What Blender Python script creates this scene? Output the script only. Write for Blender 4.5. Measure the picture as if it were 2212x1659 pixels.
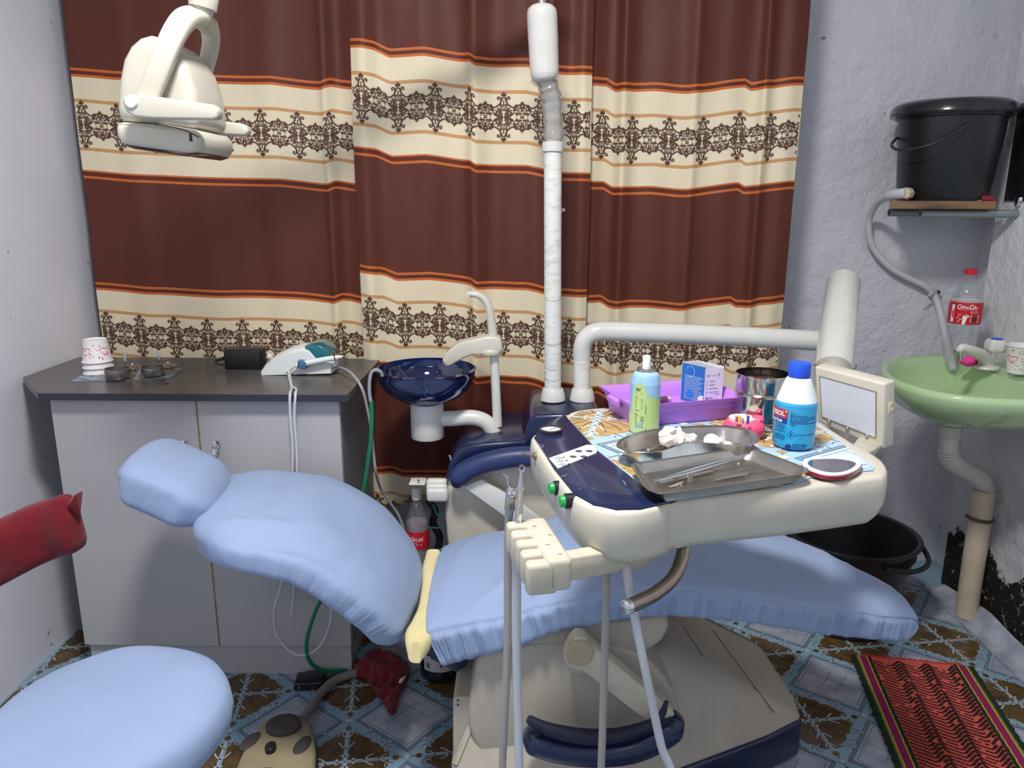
import bpy, bmesh, math, random
from math import sin, cos, pi, radians, sqrt, atan2, floor as mfloor
from mathutils import Vector as V, Matrix, noise
from mathutils.geometry import tessellate_polygon

random.seed(7)
for _o in list(bpy.data.objects):
    bpy.data.objects.remove(_o)
SC = bpy.context.scene
COL = SC.collection

# ---------------------------------------------------------------- camera
W, H, FPX = 2212, 1659, 1650.0
CAMH = 1.35
_p, _y, _r = radians(13.6), radians(-0.5), radians(0.2)
FW = V((sin(_y) * cos(_p), cos(_y) * cos(_p), -sin(_p)))
_rt = V((cos(_y), -sin(_y), 0))
_up = _rt.cross(FW)
RT = _rt * cos(_r) + _up * sin(_r)
UP = _up * cos(_r) - _rt * sin(_r)
EYE = V((0, 0, CAMH))
cam_data = bpy.data.cameras.new('camera')
cam_data.sensor_width = 36
cam_data.lens = 36 * FPX / W
cam_data.clip_start = 0.02
cam = bpy.data.objects.new('camera', cam_data)
COL.objects.link(cam)
cam.matrix_world = Matrix(((RT.x, UP.x, -FW.x, EYE.x), (RT.y, UP.y, -FW.y, EYE.y),
                           (RT.z, UP.z, -FW.z, EYE.z), (0, 0, 0, 1)))
SC.camera = cam

def ray(x, y):
    return FW + RT * ((x - W / 2) / FPX) - UP * ((y - H / 2) / FPX)
def PZ(x, y, z):
    d = ray(x, y); return EYE + d * ((z - CAMH) / d.z)
def PY(x, y, Y):
    d = ray(x, y); return EYE + d * (Y / d.y)
def PX(x, y, X):
    d = ray(x, y); return EYE + d * (X / d.x)

# ---------------------------------------------------------------- light
SC.view_settings.view_transform = 'Standard'
SC.view_settings.look = 'None'
SC.view_settings.gamma = 1
SC.view_settings.use_curve_mapping = False
SC.view_settings.exposure = 0.0
wd = bpy.data.worlds.new('world'); SC.world = wd
wd.use_nodes = True
wd.node_tree.nodes['Background'].inputs[0].default_value = (0.95, 0.97, 1.0, 1)
wd.node_tree.nodes['Background'].inputs[1].default_value = 0.05

def area_light(name, loc, target, size, power, color, size_y=None):
    l = bpy.data.lights.new(name, 'AREA')
    l.energy = power; l.color = color; l.size = size
    if size_y:
        l.shape = 'RECTANGLE'; l.size_y = size_y
    o = bpy.data.objects.new(name, l); COL.objects.link(o)
    o.location = loc
    o.rotation_euler = (V(target) - V(loc)).to_track_quat('-Z', 'Y').to_euler()
    return o
MAIN_LIGHT_AT = (-0.15, 0.70, 2.66)
SIDE_LIGHT_AT = (-0.35, -1.06, 2.35)
area_light("ceiling_lamp_light", MAIN_LIGHT_AT, (-0.15, 0.80, 0), 0.30, 53, (1.0, 0.98, 0.96))
area_light("wall_tube_light", SIDE_LIGHT_AT, (0.0, 1.9, 0.9), 1.1, 6, (1.0, 0.98, 0.96), 0.05)

# ---------------------------------------------------------------- materials
def lin(c):
    return c / 12.92 if c <= 0.04045 else ((c + 0.055) / 1.055) ** 2.4
def rgb(r, g, b):
    return (lin(r / 255), lin(g / 255), lin(b / 255), 1)
MATS = {}
def setin(n, key, val):
    if key in n.inputs:
        n.inputs[key].default_value = val
def mat(name, col, rough=0.5, metal=0.0, var=0.0, vscale=8.0, bump=0.0, bscale=60.0, trans=0.0, ior=1.45,
        spec=0.5, coat=0.0, sheen=0.0, emit=0.0, sub=0.0, stretch=None, col2=None, lo=0.35, hi=0.7, alpha=1.0):
    if name in MATS:
        return MATS[name]
    m = bpy.data.materials.new(name); m.use_nodes = True
    nt = m.node_tree; b = nt.nodes['Principled BSDF']
    b.inputs['Base Color'].default_value = col
    b.inputs['Roughness'].default_value = rough
    b.inputs['Metallic'].default_value = metal
    setin(b, 'Transmission Weight', trans); setin(b, 'IOR', ior); setin(b, 'Specular IOR Level', spec)
    setin(b, 'Coat Weight', coat); setin(b, 'Sheen Weight', sheen); setin(b, 'Subsurface Weight', sub)
    setin(b, 'Alpha', alpha)
    if sub:
        setin(b, 'Subsurface Radius', (0.02, 0.02, 0.02))
    if emit:
        setin(b, 'Emission Color', col); setin(b, 'Emission Strength', emit)
    tc = None
    if var or bump or col2:
        tc = nt.nodes.new('ShaderNodeTexCoord'); mp = nt.nodes.new('ShaderNodeMapping')
        nt.links.new(tc.outputs['Object'], mp.inputs[0])
        if stretch: mp.inputs['Scale'].default_value = stretch
    if var or col2:
        n = nt.nodes.new('ShaderNodeTexNoise'); n.inputs['Scale'].default_value = vscale; n.inputs['Detail'].default_value = 5
        nt.links.new(mp.outputs[0], n.inputs['Vector'])
        r = nt.nodes.new('ShaderNodeValToRGB')
        r.color_ramp.elements[0].position = lo; r.color_ramp.elements[1].position = hi
        if col2:
            r.color_ramp.elements[0].color = col; r.color_ramp.elements[1].color = col2
        else:
            k = 1 - var
            r.color_ramp.elements[0].color = (col[0] * k, col[1] * k, col[2] * k, 1)
            k = 1 + var * 0.5
            r.color_ramp.elements[1].color = (min(1, col[0] * k), min(1, col[1] * k), min(1, col[2] * k), 1)
        nt.links.new(n.outputs['Fac'], r.inputs[0]); nt.links.new(r.outputs[0], b.inputs['Base Color'])
    if bump:
        n2 = nt.nodes.new('ShaderNodeTexNoise'); n2.inputs['Scale'].default_value = bscale; n2.inputs['Detail'].default_value = 4
        nt.links.new(mp.outputs[0], n2.inputs['Vector'])
        bp = nt.nodes.new('ShaderNodeBump'); bp.inputs['Strength'].default_value = bump; bp.inputs['Distance'].default_value = 0.01
        nt.links.new(n2.outputs['Fac'], bp.inputs['Height']); nt.links.new(bp.outputs[0], b.inputs['Normal'])
    MATS[name] = m
    return m
def clear_mat(name, tint, refl=0.12, rough=0.03, body=0.0, bodycol=(1, 1, 1, 1)):
    if name in MATS: return MATS[name]
    m = bpy.data.materials.new(name); m.use_nodes = True
    nt = m.node_tree; nt.nodes.remove(nt.nodes['Principled BSDF'])
    out = nt.nodes['Material Output']
    tr = nt.nodes.new('ShaderNodeBsdfTransparent'); tr.inputs[0].default_value = tint
    gl = nt.nodes.new('ShaderNodeBsdfGlossy'); gl.inputs['Roughness'].default_value = rough
    lw = nt.nodes.new('ShaderNodeLayerWeight'); lw.inputs['Blend'].default_value = 0.35
    mr = nt.nodes.new('ShaderNodeMapRange'); mr.inputs['To Min'].default_value = refl * 0.35; mr.inputs['To Max'].default_value = min(1, refl * 4)
    nt.links.new(lw.outputs['Facing'], mr.inputs['Value'])
    mx = nt.nodes.new('ShaderNodeMixShader')
    nt.links.new(mr.outputs[0], mx.inputs[0]); nt.links.new(gl.outputs[0], mx.inputs[2])
    if body:
        df = nt.nodes.new('ShaderNodeBsdfDiffuse'); df.inputs[0].default_value = bodycol
        m2 = nt.nodes.new('ShaderNodeMixShader'); m2.inputs[0].default_value = body
        nt.links.new(tr.outputs[0], m2.inputs[1]); nt.links.new(df.outputs[0], m2.inputs[2])
        nt.links.new(m2.outputs[0], mx.inputs[1])
    else:
        nt.links.new(tr.outputs[0], mx.inputs[1])
    nt.links.new(mx.outputs[0], out.inputs[0])
    MATS[name] = m
    return m

CREAM = mat('cream_painted_metal', rgb(204, 199, 184), 0.35, var=0.06, vscale=14, coat=0.2)
CREAM2 = mat('aged_cream_paint', rgb(200, 193, 174), 0.4, var=0.14, vscale=22, coat=0.15)
BEIGE = mat('beige_base_plastic', rgb(186, 178, 164), 0.45, var=0.08, vscale=10)
WHITEP = mat('white_plastic', rgb(216, 216, 210), 0.35, var=0.04)
WHITE_ENAMEL = mat('white_enamel_tube', rgb(214, 214, 208), 0.25, var=0.05, vscale=18, coat=0.4)
WRAPPED = mat('tape_wrapped_white_tube', rgb(206, 204, 194), 0.3, col2=rgb(228, 228, 222), vscale=30, stretch=(1, 1, 2.5), lo=0.3, hi=0.5, bump=0.15, bscale=40)
NAVY = mat('navy_gloss_plastic', rgb(24, 36, 72), 0.25, var=0.15, vscale=12, coat=0.3)
NAVYV = mat('navy_vinyl', rgb(44, 56, 100), 0.4, var=0.1, vscale=20, bump=0.05, bscale=300)
BLACK = mat('black_plastic', rgb(30, 30, 33), 0.4, var=0.1)
BLACKG = mat('black_glossy_plastic', rgb(34, 35, 38), 0.3, var=0.1, bump=0.08, bscale=20, stretch=(1, 1, 14))
STEEL = mat('brushed_steel', rgb(196, 192, 186), 0.30, metal=1.0, var=0.1, vscale=30, bump=0.03, bscale=40)
CHROME = mat('chrome', rgb(215, 215, 215), 0.12, metal=1.0)
BLUECLOTH = mat('pale_blue_cotton', rgb(146, 166, 200), 0.8, var=0.05, vscale=5, sheen=0.1, bump=0.3, bscale=14)
REDVELVET = mat('dark_red_velvet', rgb(112, 8, 26), 0.9, var=0.25, vscale=30, sheen=0.15, bump=0.2, bscale=200)
WHITE_PRINT = mat('white_print', rgb(235, 235, 235), 0.6)
DARK_PRINT = mat('dark_ink_print', rgb(40, 38, 44), 0.6)

# ---------------------------------------------------------------- mesh helpers
class G:
    def __init__(s):
        s.v = []; s.f = []
    def add(s, vs, fs):
        k = len(s.v); s.v += [V(p) for p in vs]; s.f += [tuple(i + k for i in f) for f in fs]; return s
    def bm_add(s, bm):
        bm.verts.ensure_lookup_table(); bm.verts.index_update()
        s.add([v.co.copy() for v in bm.verts], [[v.index for v in f.verts] for f in bm.faces]); bm.free(); return s
    def box(s, c, size, rot=None, bev=0.0, seg=2):
        bm = bmesh.new(); bmesh.ops.create_cube(bm, size=1)
        for v in bm.verts: v.co = V((v.co.x * size[0], v.co.y * size[1], v.co.z * size[2]))
        if bev: bmesh.ops.bevel(bm, geom=bm.edges[:], offset=bev, segments=seg, profile=0.5, affect='EDGES')
        R = rot.to_3x3() if rot is not None else Matrix.Identity(3)
        for v in bm.verts: v.co = R @ v.co + V(c)
        return s.bm_add(bm)
    def hull(s, pts, bev=0.0, seg=2):
        bm = bmesh.new()
        for p in pts: bm.verts.new(p)
        bmesh.ops.convex_hull(bm, input=bm.verts[:])
        for v in [v for v in bm.verts if not v.link_faces]: bm.verts.remove(v)
        bmesh.ops.dissolve_limit(bm, angle_limit=0.02, verts=bm.verts[:], edges=bm.edges[:])
        if bev: bmesh.ops.bevel(bm, geom=bm.edges[:], offset=bev, segments=seg, profile=0.5, affect='EDGES')
        bmesh.ops.recalc_face_normals(bm, faces=bm.faces[:])
        return s.bm_add(bm)
    def prism(s, outline, axis, d0, d1, bev=0.0, seg=3):
        """outline: list of 3-D points (planar); extruded along axis from d0 to d1."""
        ax = V(axis).normalized(); bm = bmesh.new()
        a = [bm.verts.new(V(p) + ax * d0) for p in outline]; b = [bm.verts.new(V(p) + ax * d1) for p in outline]
        n = len(a)
        bm.faces.new(a); bm.faces.new(b[::-1])
        for i in range(n): bm.faces.new((a[(i + 1) % n], a[i], b[i], b[(i + 1) % n]))
        bmesh.ops.recalc_face_normals(bm, faces=bm.faces[:])
        if bev:
            es = [e for e in bm.edges if len(e.link_faces) == 2 and e.calc_face_angle() > 0.6]
            bmesh.ops.bevel(bm, geom=es, offset=bev, segments=seg, profile=0.5, affect='EDGES', clamp_overlap=True)
        big = [f for f in bm.faces if len(f.verts) > 4]
        bmesh.ops.triangulate(bm, faces=big)
        return s.bm_add(bm)
    def loft(s, rings, caps=True, closed=True):
        k = len(s.v); n = len(rings[0])
        for r in rings: s.v += [V(p) for p in r]
        for i in range(len(rings) - 1):
            for j in range(n if closed else n - 1):
                a = k + i * n + j; b = k + i * n + (j + 1) % n
                s.f.append((a, b, b + n, a + n))
        if caps:
            s.f.append(tuple(k + j for j in range(n))[::-1])
            s.f.append(tuple(k + (len(rings) - 1) * n + j for j in range(n)))
        return s
    def tube(s, pts, r, n=10, caps=True, rfun=None):
        pts = [V(p) for p in pts]; m = len(pts); rings = []
        up = None
        for i in range(m):
            t = (pts[min(i + 1, m - 1)] - pts[max(i - 1, 0)]).normalized()
            if up is None:
                up = t.orthogonal().normalized()
            up = (up - t * up.dot(t))
            up = up.normalized() if up.length > 1e-6 else t.orthogonal().normalized()
            sd = t.cross(up)
            ri = r[i] if isinstance(r, (list, tuple)) else r
            rings.append([pts[i] + (up * cos(a) + sd * sin(a)) * ri for a in [2 * pi * j / n for j in range(n)]])
        return s.loft(rings, caps)
    def lathe(s, prof, c=(0, 0, 0), n=32, M=None, caps=False, fun=None):
        """prof: (r, z) pairs; c base point; M optional 3x3."""
        rings = []
        for r, z in prof:
            ring = []
            for j in range(n):
                a = 2 * pi * j / n
                rr = r * (fun(a, z) if fun else 1)
                p = V((rr * cos(a), rr * sin(a), z))
                if M is not None: p = M @ p
                ring.append(p + V(c))
            rings.append(ring)
        return s.loft(rings, caps)
    def sphere(s, c, r, n=14, sc=(1, 1, 1), M=None):
        prof = [(max(1e-5, r * sin(pi * i / n)), -r * cos(pi * i / n)) for i in range(n + 1)]
        g = G().lathe(prof, (0, 0, 0), n * 2)
        vs = [V((p.x * sc[0], p.y * sc[1], p.z * sc[2])) for p in g.v]
        if M is not None: vs = [M @ p for p in vs]
        return s.add([p + V(c) for p in vs], g.f)
    def displace(s, amp, freq, seed=0.0, fun=None):
        for i, p in enumerate(s.v):
            q = p * freq + V((seed, seed * 1.7, seed * 0.3))
            d = noise.noise_vector(q) * amp
            s.v[i] = p + (d * (fun(p) if fun else 1))
        return s

def mk(name, g, m, parent=None, base=None, smooth=40, label=None, cat=None, group=None, kind=None, plabel=None):
    """link one mesh object; verts given in world space."""
    me = bpy.data.meshes.new(name)
    off = parent['_base'] if parent is not None else base
    if off is None:
        if g.v:
            xs = [p.x for p in g.v]; ys = [p.y for p in g.v]; zs = [p.z for p in g.v]
            off = ((min(xs) + max(xs)) / 2, (min(ys) + max(ys)) / 2, min(zs))
        else:
            off = (0, 0, 0)
    off = V(off)
    me.from_pydata([tuple(p - off) for p in g.v], [], g.f)
    me.update()
    bm = bmesh.new(); bm.from_mesh(me)
    if smooth is not None: bmesh.ops.remove_doubles(bm, verts=bm.verts[:], dist=1e-6)
    if kind != 'stuff': bmesh.ops.recalc_face_normals(bm, faces=bm.faces[:])
    bm.to_mesh(me); bm.free()
    if smooth is not None:
        me.polygons.foreach_set('use_smooth', [True] * len(me.polygons))
        if smooth < 180: me.set_sharp_from_angle(angle=radians(smooth))
    me.materials.append(m)
    o = bpy.data.objects.new(name, me); COL.objects.link(o)
    if parent is not None:
        o.parent = parent
        o['_base'] = tuple(off)
    else:
        o.location = off; o['_base'] = tuple(off)
    if label: o['label'] = label
    if cat: o['category'] = cat
    if group: o['group'] = group
    if kind: o['kind'] = kind
    if plabel: o['label'] = plabel
    return o
def thing(name, loc, label, cat, group=None):
    o = bpy.data.objects.new(name, None); COL.objects.link(o)
    o.empty_display_size = 0.05; o.location = loc; o['_base'] = tuple(loc)
    o['label'] = label; o['category'] = cat
    if group: o['group'] = group
    return o

def cr(pts, n=8, closed=False):
    """Catmull-Rom through points (any dimension)."""
    pts = [V(p) for p in pts]; out = []; m = len(pts)
    rng = m if closed else m - 1
    for i in range(rng):
        if closed:
            a, b, c, d = pts[i - 1], pts[i], pts[(i + 1) % m], pts[(i + 2) % m]
        else:
            a, b, c, d = pts[max(i - 1, 0)], pts[i], pts[i + 1], pts[min(i + 2, m - 1)]
        for k in range(n):
            t = k / n
            out.append(0.5 * ((2 * b) + (c - a) * t + (2 * a - 5 * b + 4 * c - d) * t * t + (3 * b - a - 3 * c + d) * t ** 3))
    if not closed: out.append(pts[-1].copy())
    return out
def interp(tab, x):
    if x <= tab[0][0]: return tab[0][1]
    for (a, u), (b, w) in zip(tab, tab[1:]):
        if x <= b:
            t = (x - a) / (b - a); t = t * t * (3 - 2 * t) * 0.35 + t * 0.65
            return u + (w - u) * t
    return tab[-1][1]
def rrect(w, h, r, n=6, cx=0, cy=0):
    out = []
    for sx, sy, a0 in ((1, 1, 0), (-1, 1, pi / 2), (-1, -1, pi), (1, -1, 3 * pi / 2)):
        for k in range(n + 1):
            a = a0 + (pi / 2) * k / n
            out.append((cx + sx * (w / 2 - r) + r * cos(a), cy + sy * (h / 2 - r) + r * sin(a)))
    return out

# 2-D print: polygons mapped onto a surface
class Print:
    def __init__(s): s.p = []
    def poly(s, pts): s.p.append([tuple(q) for q in pts]); return s
    def stroke(s, pts, w, taper=0.0, spline=0):
        if spline: pts = [(q.x, q.y) for q in cr([(a, b, 0) for a, b in pts], spline)]
        n = len(pts); L = []; R = []
        for i in range(n):
            x0, y0 = pts[max(i - 1, 0)]; x1, y1 = pts[min(i + 1, n - 1)]
            dx, dy = x1 - x0, y1 - y0; l = sqrt(dx * dx + dy * dy) or 1
            ww = w * 0.5 * (1 - taper * i / (n - 1))
            L.append((pts[i][0] - dy / l * ww, pts[i][1] + dx / l * ww)); R.append((pts[i][0] + dy / l * ww, pts[i][1] - dx / l * ww))
        for i in range(n - 1): s.p.append([R[i], R[i + 1], L[i + 1], L[i]])
        return s
    def spiral(s, cx, cy, r0, r1, a0, a1, w, taper=0.0, n=9):
        pts = [(cx + (r0 + (r1 - r0) * k / n) * cos(a0 + (a1 - a0) * k / n), cy + (r0 + (r1 - r0) * k / n) * sin(a0 + (a1 - a0) * k / n)) for k in range(n + 1)]
        return s.stroke(pts, w, taper)
    def drop(s, x, y, ang, l, w):
        c, d = cos(ang), sin(ang)
        loc = [(0, 0), (l * .35, -w / 2), (l * .75, -w * .42), (l, 0), (l * .75, w * .42), (l * .35, w / 2)]
        return s.poly([(x + a * c - b * d, y + a * d + b * c) for a, b in loc])
    def disc(s, x, y, r, ry=None, n=12):
        ry = ry or r
        return s.poly([(x + r * cos(2 * pi * k / n), y + ry * sin(2 * pi * k / n)) for k in range(n)])
    def rect(s, x0, y0, x1, y1): return s.poly([(x0, y0), (x1, y0), (x1, y1), (x0, y1)])
    def mirrored(s, mx=True, my=False):
        o = Print(); o.p = list(s.p)
        if mx: o.p += [[(-a, b) for a, b in q][::-1] for q in o.p]
        if my: o.p += [[(a, -b) for a, b in q][::-1] for q in o.p]
        return o
    def moved(s, dx=0, dy=0, sx=1, sy=1, rot=0):
        c, d = cos(rot), sin(rot); o = Print()
        o.p = [[(dx + (a * sx) * c - (b * sy) * d, dy + (a * sx) * d + (b * sy) * c) for a, b in q] for q in s.p]
        return o
    def join(s, o): s.p += o.p; return s
    def clip(s, fn):
        s.p = [q for q in s.p if all(fn(a, b) for a, b in q)]; return s
    def to_g(s, fun):
        g = G()
        for q in s.p:
            k = len(g.v)
            g.v += [fun(a, b) for a, b in q]
            if len(q) <= 4: g.f.append(tuple(range(k, k + len(q))))
            else:
                for t in tessellate_polygon([[V((a, b, 0)) for a, b in q]]): g.f.append(tuple(k + i for i in t))
        return g
def text_print(txt, size, align='LEFT', shear=0.0, bold=0.0):
    cu = bpy.data.curves.new('lettering', 'FONT'); cu.body = txt; cu.size = size; cu.align_x = align; cu.shear = shear
    cu.offset = bold; cu.resolution_u = 3
    o = bpy.data.objects.new('lettering', cu); COL.objects.link(o)
    me = bpy.data.meshes.new_from_object(o.evaluated_get(bpy.context.evaluated_depsgraph_get()))
    pr = Print(); pr.p = [[(me.vertices[i].co.x, me.vertices[i].co.y) for i in f.vertices] for f in me.polygons]
    bpy.data.objects.remove(o); bpy.data.curves.remove(cu); bpy.data.meshes.remove(me)
    return pr
def wrap_cyl(cx, cy, z0, r, a0):
    """print x -> arc length starting at angle a0 (counter-clockwise seen from above), y -> height."""
    return lambda x, y: V((cx + r * cos(a0 + x / r), cy + r * sin(a0 + x / r), z0 + y))
def on_plane(o, ux, uy):
    o, ux, uy = V(o), V(ux), V(uy)
    return lambda x, y: o + ux * x + uy * y

# ================================================================ the room
XL, XR, YB, YF, ZC = -1.42, 1.54, 2.72, -1.15, 2.78

def wall_material(name, base, dark_patch=False, rough_plaster=0.25, stain=0.08):
    m = bpy.data.materials.new(name); m.use_nodes = True
    nt = m.node_tree; b = nt.nodes['Principled BSDF']; b.inputs['Roughness'].default_value = 0.75
    setin(b, 'Specular IOR Level', 0.25)
    geo = nt.nodes.new('ShaderNodeNewGeometry')
    def nz(scale, detail=6, rough=0.6, stretch=None):
        n = nt.nodes.new('ShaderNodeTexNoise'); n.inputs['Scale'].default_value = scale; n.inputs['Detail'].default_value = detail
        n.inputs['Roughness'].default_value = rough
        if stretch:
            mp = nt.nodes.new('ShaderNodeMapping'); mp.inputs['Scale'].default_value = stretch
            nt.links.new(geo.outputs['Position'], mp.inputs[0]); nt.links.new(mp.outputs[0], n.inputs['Vector'])
        else:
            nt.links.new(geo.outputs['Position'], n.inputs['Vector'])
        return n.outputs['Fac']
    def ramp(fac, p0, c0, p1, c1):
        r = nt.nodes.new('ShaderNodeValToRGB'); e = r.color_ramp.elements
        e[0].position = p0; e[0].color = c0; e[1].position = p1; e[1].color = c1
        nt.links.new(fac, r.inputs[0]); return r.outputs[0]
    def mix(f, a, c):
        x = nt.nodes.new('ShaderNodeMix'); x.data_type = 'RGBA'
        if isinstance(f, float): x.inputs[0].default_value = f
        else: nt.links.new(f, x.inputs[0])
        for sock, val in ((x.inputs[6], a), (x.inputs[7], c)):
            if isinstance(val, tuple): sock.default_value = val
            else: nt.links.new(val, sock)
        return x.outputs[2]
    k = 1 - stain * 2.2
    col = ramp(nz(2.2), 0.3, (base[0] * k, base[1] * k, base[2] * (k + .03), 1), 0.65, base)
    # vertical wash streaks
    st = nz(7.0, 3, 0.5, (1, 1, 0.09))
    col = mix(ramp(st, 0.52, (0, 0, 0, 1), 0.75, (0.35, 0.35, 0.35, 1)), col, (base[0] * .86, base[1] * .87, base[2] * .95, 1))
    # small chips of missing paint
    ch = nz(26, 2, 0.4)
    col = mix(ramp(ch, 0.755, (0, 0, 0, 1), 0.78, (0.7, 0.7, 0.7, 1)), col, (0.12, 0.11, 0.10, 1))
    if dark_patch:
        sx = nt.nodes.new('ShaderNodeSeparateXYZ'); nt.links.new(geo.outputs['Position'], sx.inputs[0])
        a = nt.nodes.new('ShaderNodeMath'); a.operation = 'MULTIPLY_ADD'; a.inputs[1].default_value = -0.42; 
        nt.links.new(nz(6, 8, 0.7), a.inputs[0]); nt.links.new(sx.outputs['Z'], a.inputs[2])
        def thr(v0, v1):
            q = nt.nodes.new('ShaderNodeMapRange'); q.inputs['From Min'].default_value = v0; q.inputs['From Max'].default_value = v1
            q.inputs['To Min'].default_value = 1; q.inputs['To Max'].default_value = 0
            nt.links.new(a.outputs[0], q.inputs['Value']); return q.outputs[0]
        col = mix(thr(0.10, 0.45), col, (base[0] * .74, base[1] * .74, base[2] * .76, 1))
        dark = ramp(nz(45, 4, 0.6), 0.60, (0.016, 0.014, 0.011, 1), 0.68, (0.42, 0.40, 0.37, 1))
        col = mix(thr(0.0, 0.012), col, dark)
    nt.links.new(col, b.inputs['Base Color'])
    bp = nt.nodes.new('ShaderNodeBump'); bp.inputs['Strength'].default_value = rough_plaster; bp.inputs['Distance'].default_value = 0.02
    nt.links.new(nz(16, 8, 0.65), bp.inputs['Height']); nt.links.new(bp.outputs[0], b.inputs['Normal'])
    return m
WALLC = rgb(212, 214, 226)
M_WL = wall_material('painted_wall_left', rgb(232, 232, 240), rough_plaster=0.08, stain=0.03)
M_WB = wall_material('plaster_wall_back', rgb(230, 231, 238), dark_patch=False, rough_plaster=0.9)
M_WR = wall_material('plaster_wall_right', rgb(238, 238, 242), dark_patch=True, rough_plaster=1.0)
M_CEIL = mat('white_ceiling', rgb(232, 233, 236), 0.8, var=0.04)

def wall(name, lo, hi, m):
    lo, hi = V(lo), V(hi)
    o = mk(name, G().box((lo + hi) / 2, hi - lo), m, smooth=None); o['kind'] = 'structure'; return o
T = 0.12
wall('wall_back', (XL - T, YB, -0.1), (XR + T, YB + T, ZC), M_WB)
wall('wall_left', (XL - T, YF, -0.1), (XL, YB, ZC), M_WL)
w_right = wall('wall_right', (XR, YF, -0.1), (XR + T, 2.545, ZC), M_WR)
wall('wall_alcove', (XR + .07, 2.545, -0.1), (XR + T + .02, YB, ZC), M_WB)
wall('wall_front', (XL - T, YF - T, -0.1), (XR + T, YF, ZC), M_WL)
wall('ceiling', (XL - T, YF - T, ZC), (XR + T, YB + T, ZC + 0.1), M_CEIL)

# ---------------------------------------------------------------- vinyl floor print
M_VBLUE = mat('vinyl_light_blue', rgb(136, 168, 186), 0.22, var=0.10, vscale=9, bump=0.08, bscale=5, coat=0.2)
M_VBROWN = mat('vinyl_gold_brown', rgb(106, 82, 44), 0.25, col2=rgb(72, 56, 32), vscale=34, coat=0.2)
M_VGREY = mat('vinyl_quilted_grey', rgb(150, 155, 172), 0.25, col2=rgb(186, 190, 202), vscale=18, coat=0.2)
M_VLINE = mat('vinyl_dark_line', rgb(62, 66, 76), 0.4)
M_VPALE = mat('vinyl_pale_scroll', rgb(176, 182, 190), 0.3)
M_VMID = mat('vinyl_mid_line', rgb(112, 132, 146), 0.35)

def vinyl_cell(per=0.305):
    """one repeat of the printed sheet, node at the origin; returns prints per colour."""
    P = {k: Print() for k in ('brown', 'grey', 'line', 'pale', 'mid')}
    k = per / 0.305
    # scalloped gold patches in the four quarters round the node
    for qx in (-1, 1):
        for qy in (-1, 1):
            o = []
            for i in range(15):
                t = i / 14; a = t * pi / 2
                rr = 0.100 * (1 + 0.09 * abs(sin(a * 8))) * (1 - 0.20 * sin(2 * a))
                o.append((qx * (0.006 + rr * cos(a)) * k, qy * (0.006 + rr * sin(a)) * k))
            o.append((qx * 0.006 * k, qy * 0.006 * k))
            P['brown'].poly(o if qx * qy > 0 else o[::-1])
            # pale curls along the scallop edge
            for i in range(4):
                a = radians(14 + i * 20)
                cx, cy = qx * 0.106 * cos(a) * k, qy * 0.106 * sin(a) * k
                P['pale'].spiral(cx, cy, 0.010 * k, 0.004 * k, a * qx * qy, a * qx * qy + 4.4, 0.0032 * k, 0.3, 7)
                P['line'].spiral(cx * 1.06, cy * 1.06, 0.013 * k, 0.006 * k, a * qx * qy + 1, a * qx * qy + 4.0, 0.0013 * k, 0.3, 6)
                P['line'].stroke([(cx * .25, cy * .25), (cx * .5, cy * .42), (cx * .8, cy * .8)], 0.0018 * k)
    for i in range(4):
        a = i * pi / 2; c, s = cos(a), sin(a)
        def r(x, y): return ((x * c - y * s) * k, (x * s + y * c) * k)
        P['pale'].stroke([r(0.0, 0), r(0.05, 0.002), r(0.112, 0)], 0.0042 * k)
        for sd in (-1, 1):
            P['pale'].stroke([r(0.046, 0), r(0.056, sd * .012), r(0.070, sd * .020)], 0.0045 * k, 0.2)
            P['pale'].stroke([r(0.084, 0), r(0.094, sd * .010), r(0.104, sd * .014)], 0.0036 * k, 0.2)
            P['pale'].stroke([r(0.018, 0), r(0.022, sd * .010)], 0.006 * k)
        P['brown'].disc(*r(0.124, 0), 0.0085 * k)
        P['line'].stroke([r(0.131, 0), r(0.1525, 0)], 0.0016 * k)
        # small lozenge in the middle of each seam
        lz = [r(0.1525, 0.011), r(0.143, 0), r(0.1525, -0.011)]
        P['pale'].poly(lz)
    # diamond in the cell centre
    cx = cy = 0.1525 * k
    def dia(h): return [(cx + h * k, cy), (cx, cy + h * k), (cx - h * k, cy), (cx, cy - h * k)]
    P['grey'].poly(dia(0.122))
    def ring(pr, h, w):
        d = dia(h); pr.stroke(d + [d[0]], w * k)
    ring(P['mid'], 0.131, 0.0075); ring(P['line'], 0.126, 0.0014); ring(P['line'], 0.1365, 0.0014); ring(P['mid'], 0.112, 0.003)
    for t in (-0.045, 0.0, 0.045):     # quilted blocks
        d = 0.110 - abs(t)
        P['mid'].stroke([(cx + (t - d) * .5 * k + 0, cy + (t + d) * .5 * k), (cx + (t + d) * .5 * k, cy + (t - d) * .5 * k)], 0.0016 * k)
    for t in (-0.03, 0.03):
        P['mid'].stroke([(cx + (t - .08) * .5 * k, cy + (-t - .08) * .5 * k), (cx + (t + .08) * .5 * k, cy + (-t + .08) * .5 * k)], 0.0016 * k)
    for (sx, sy) in ((1, 1), (-1, 1), (-1, -1), (1, -1)):   # ticks between diamond and scrolls
        for f in (0.32, 0.68):
            x = cx + sx * 0.137 * f * k; y = cy + sy * 0.137 * (1 - f) * k
            P['line'].stroke([(x, y), (x + sx * 0.022 * k, y + sy * 0.022 * k)], 0.0013 * k)
            P['pale'].disc(x, y, 0.004 * k, n=8)
    return P
VCELL = vinyl_cell()
VKEYS = (('grey', M_VGREY, 0), ('brown', M_VBROWN, 0), ('mid', M_VMID, 1), ('line', M_VLINE, 2), ('pale', M_VPALE, 3))

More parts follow.
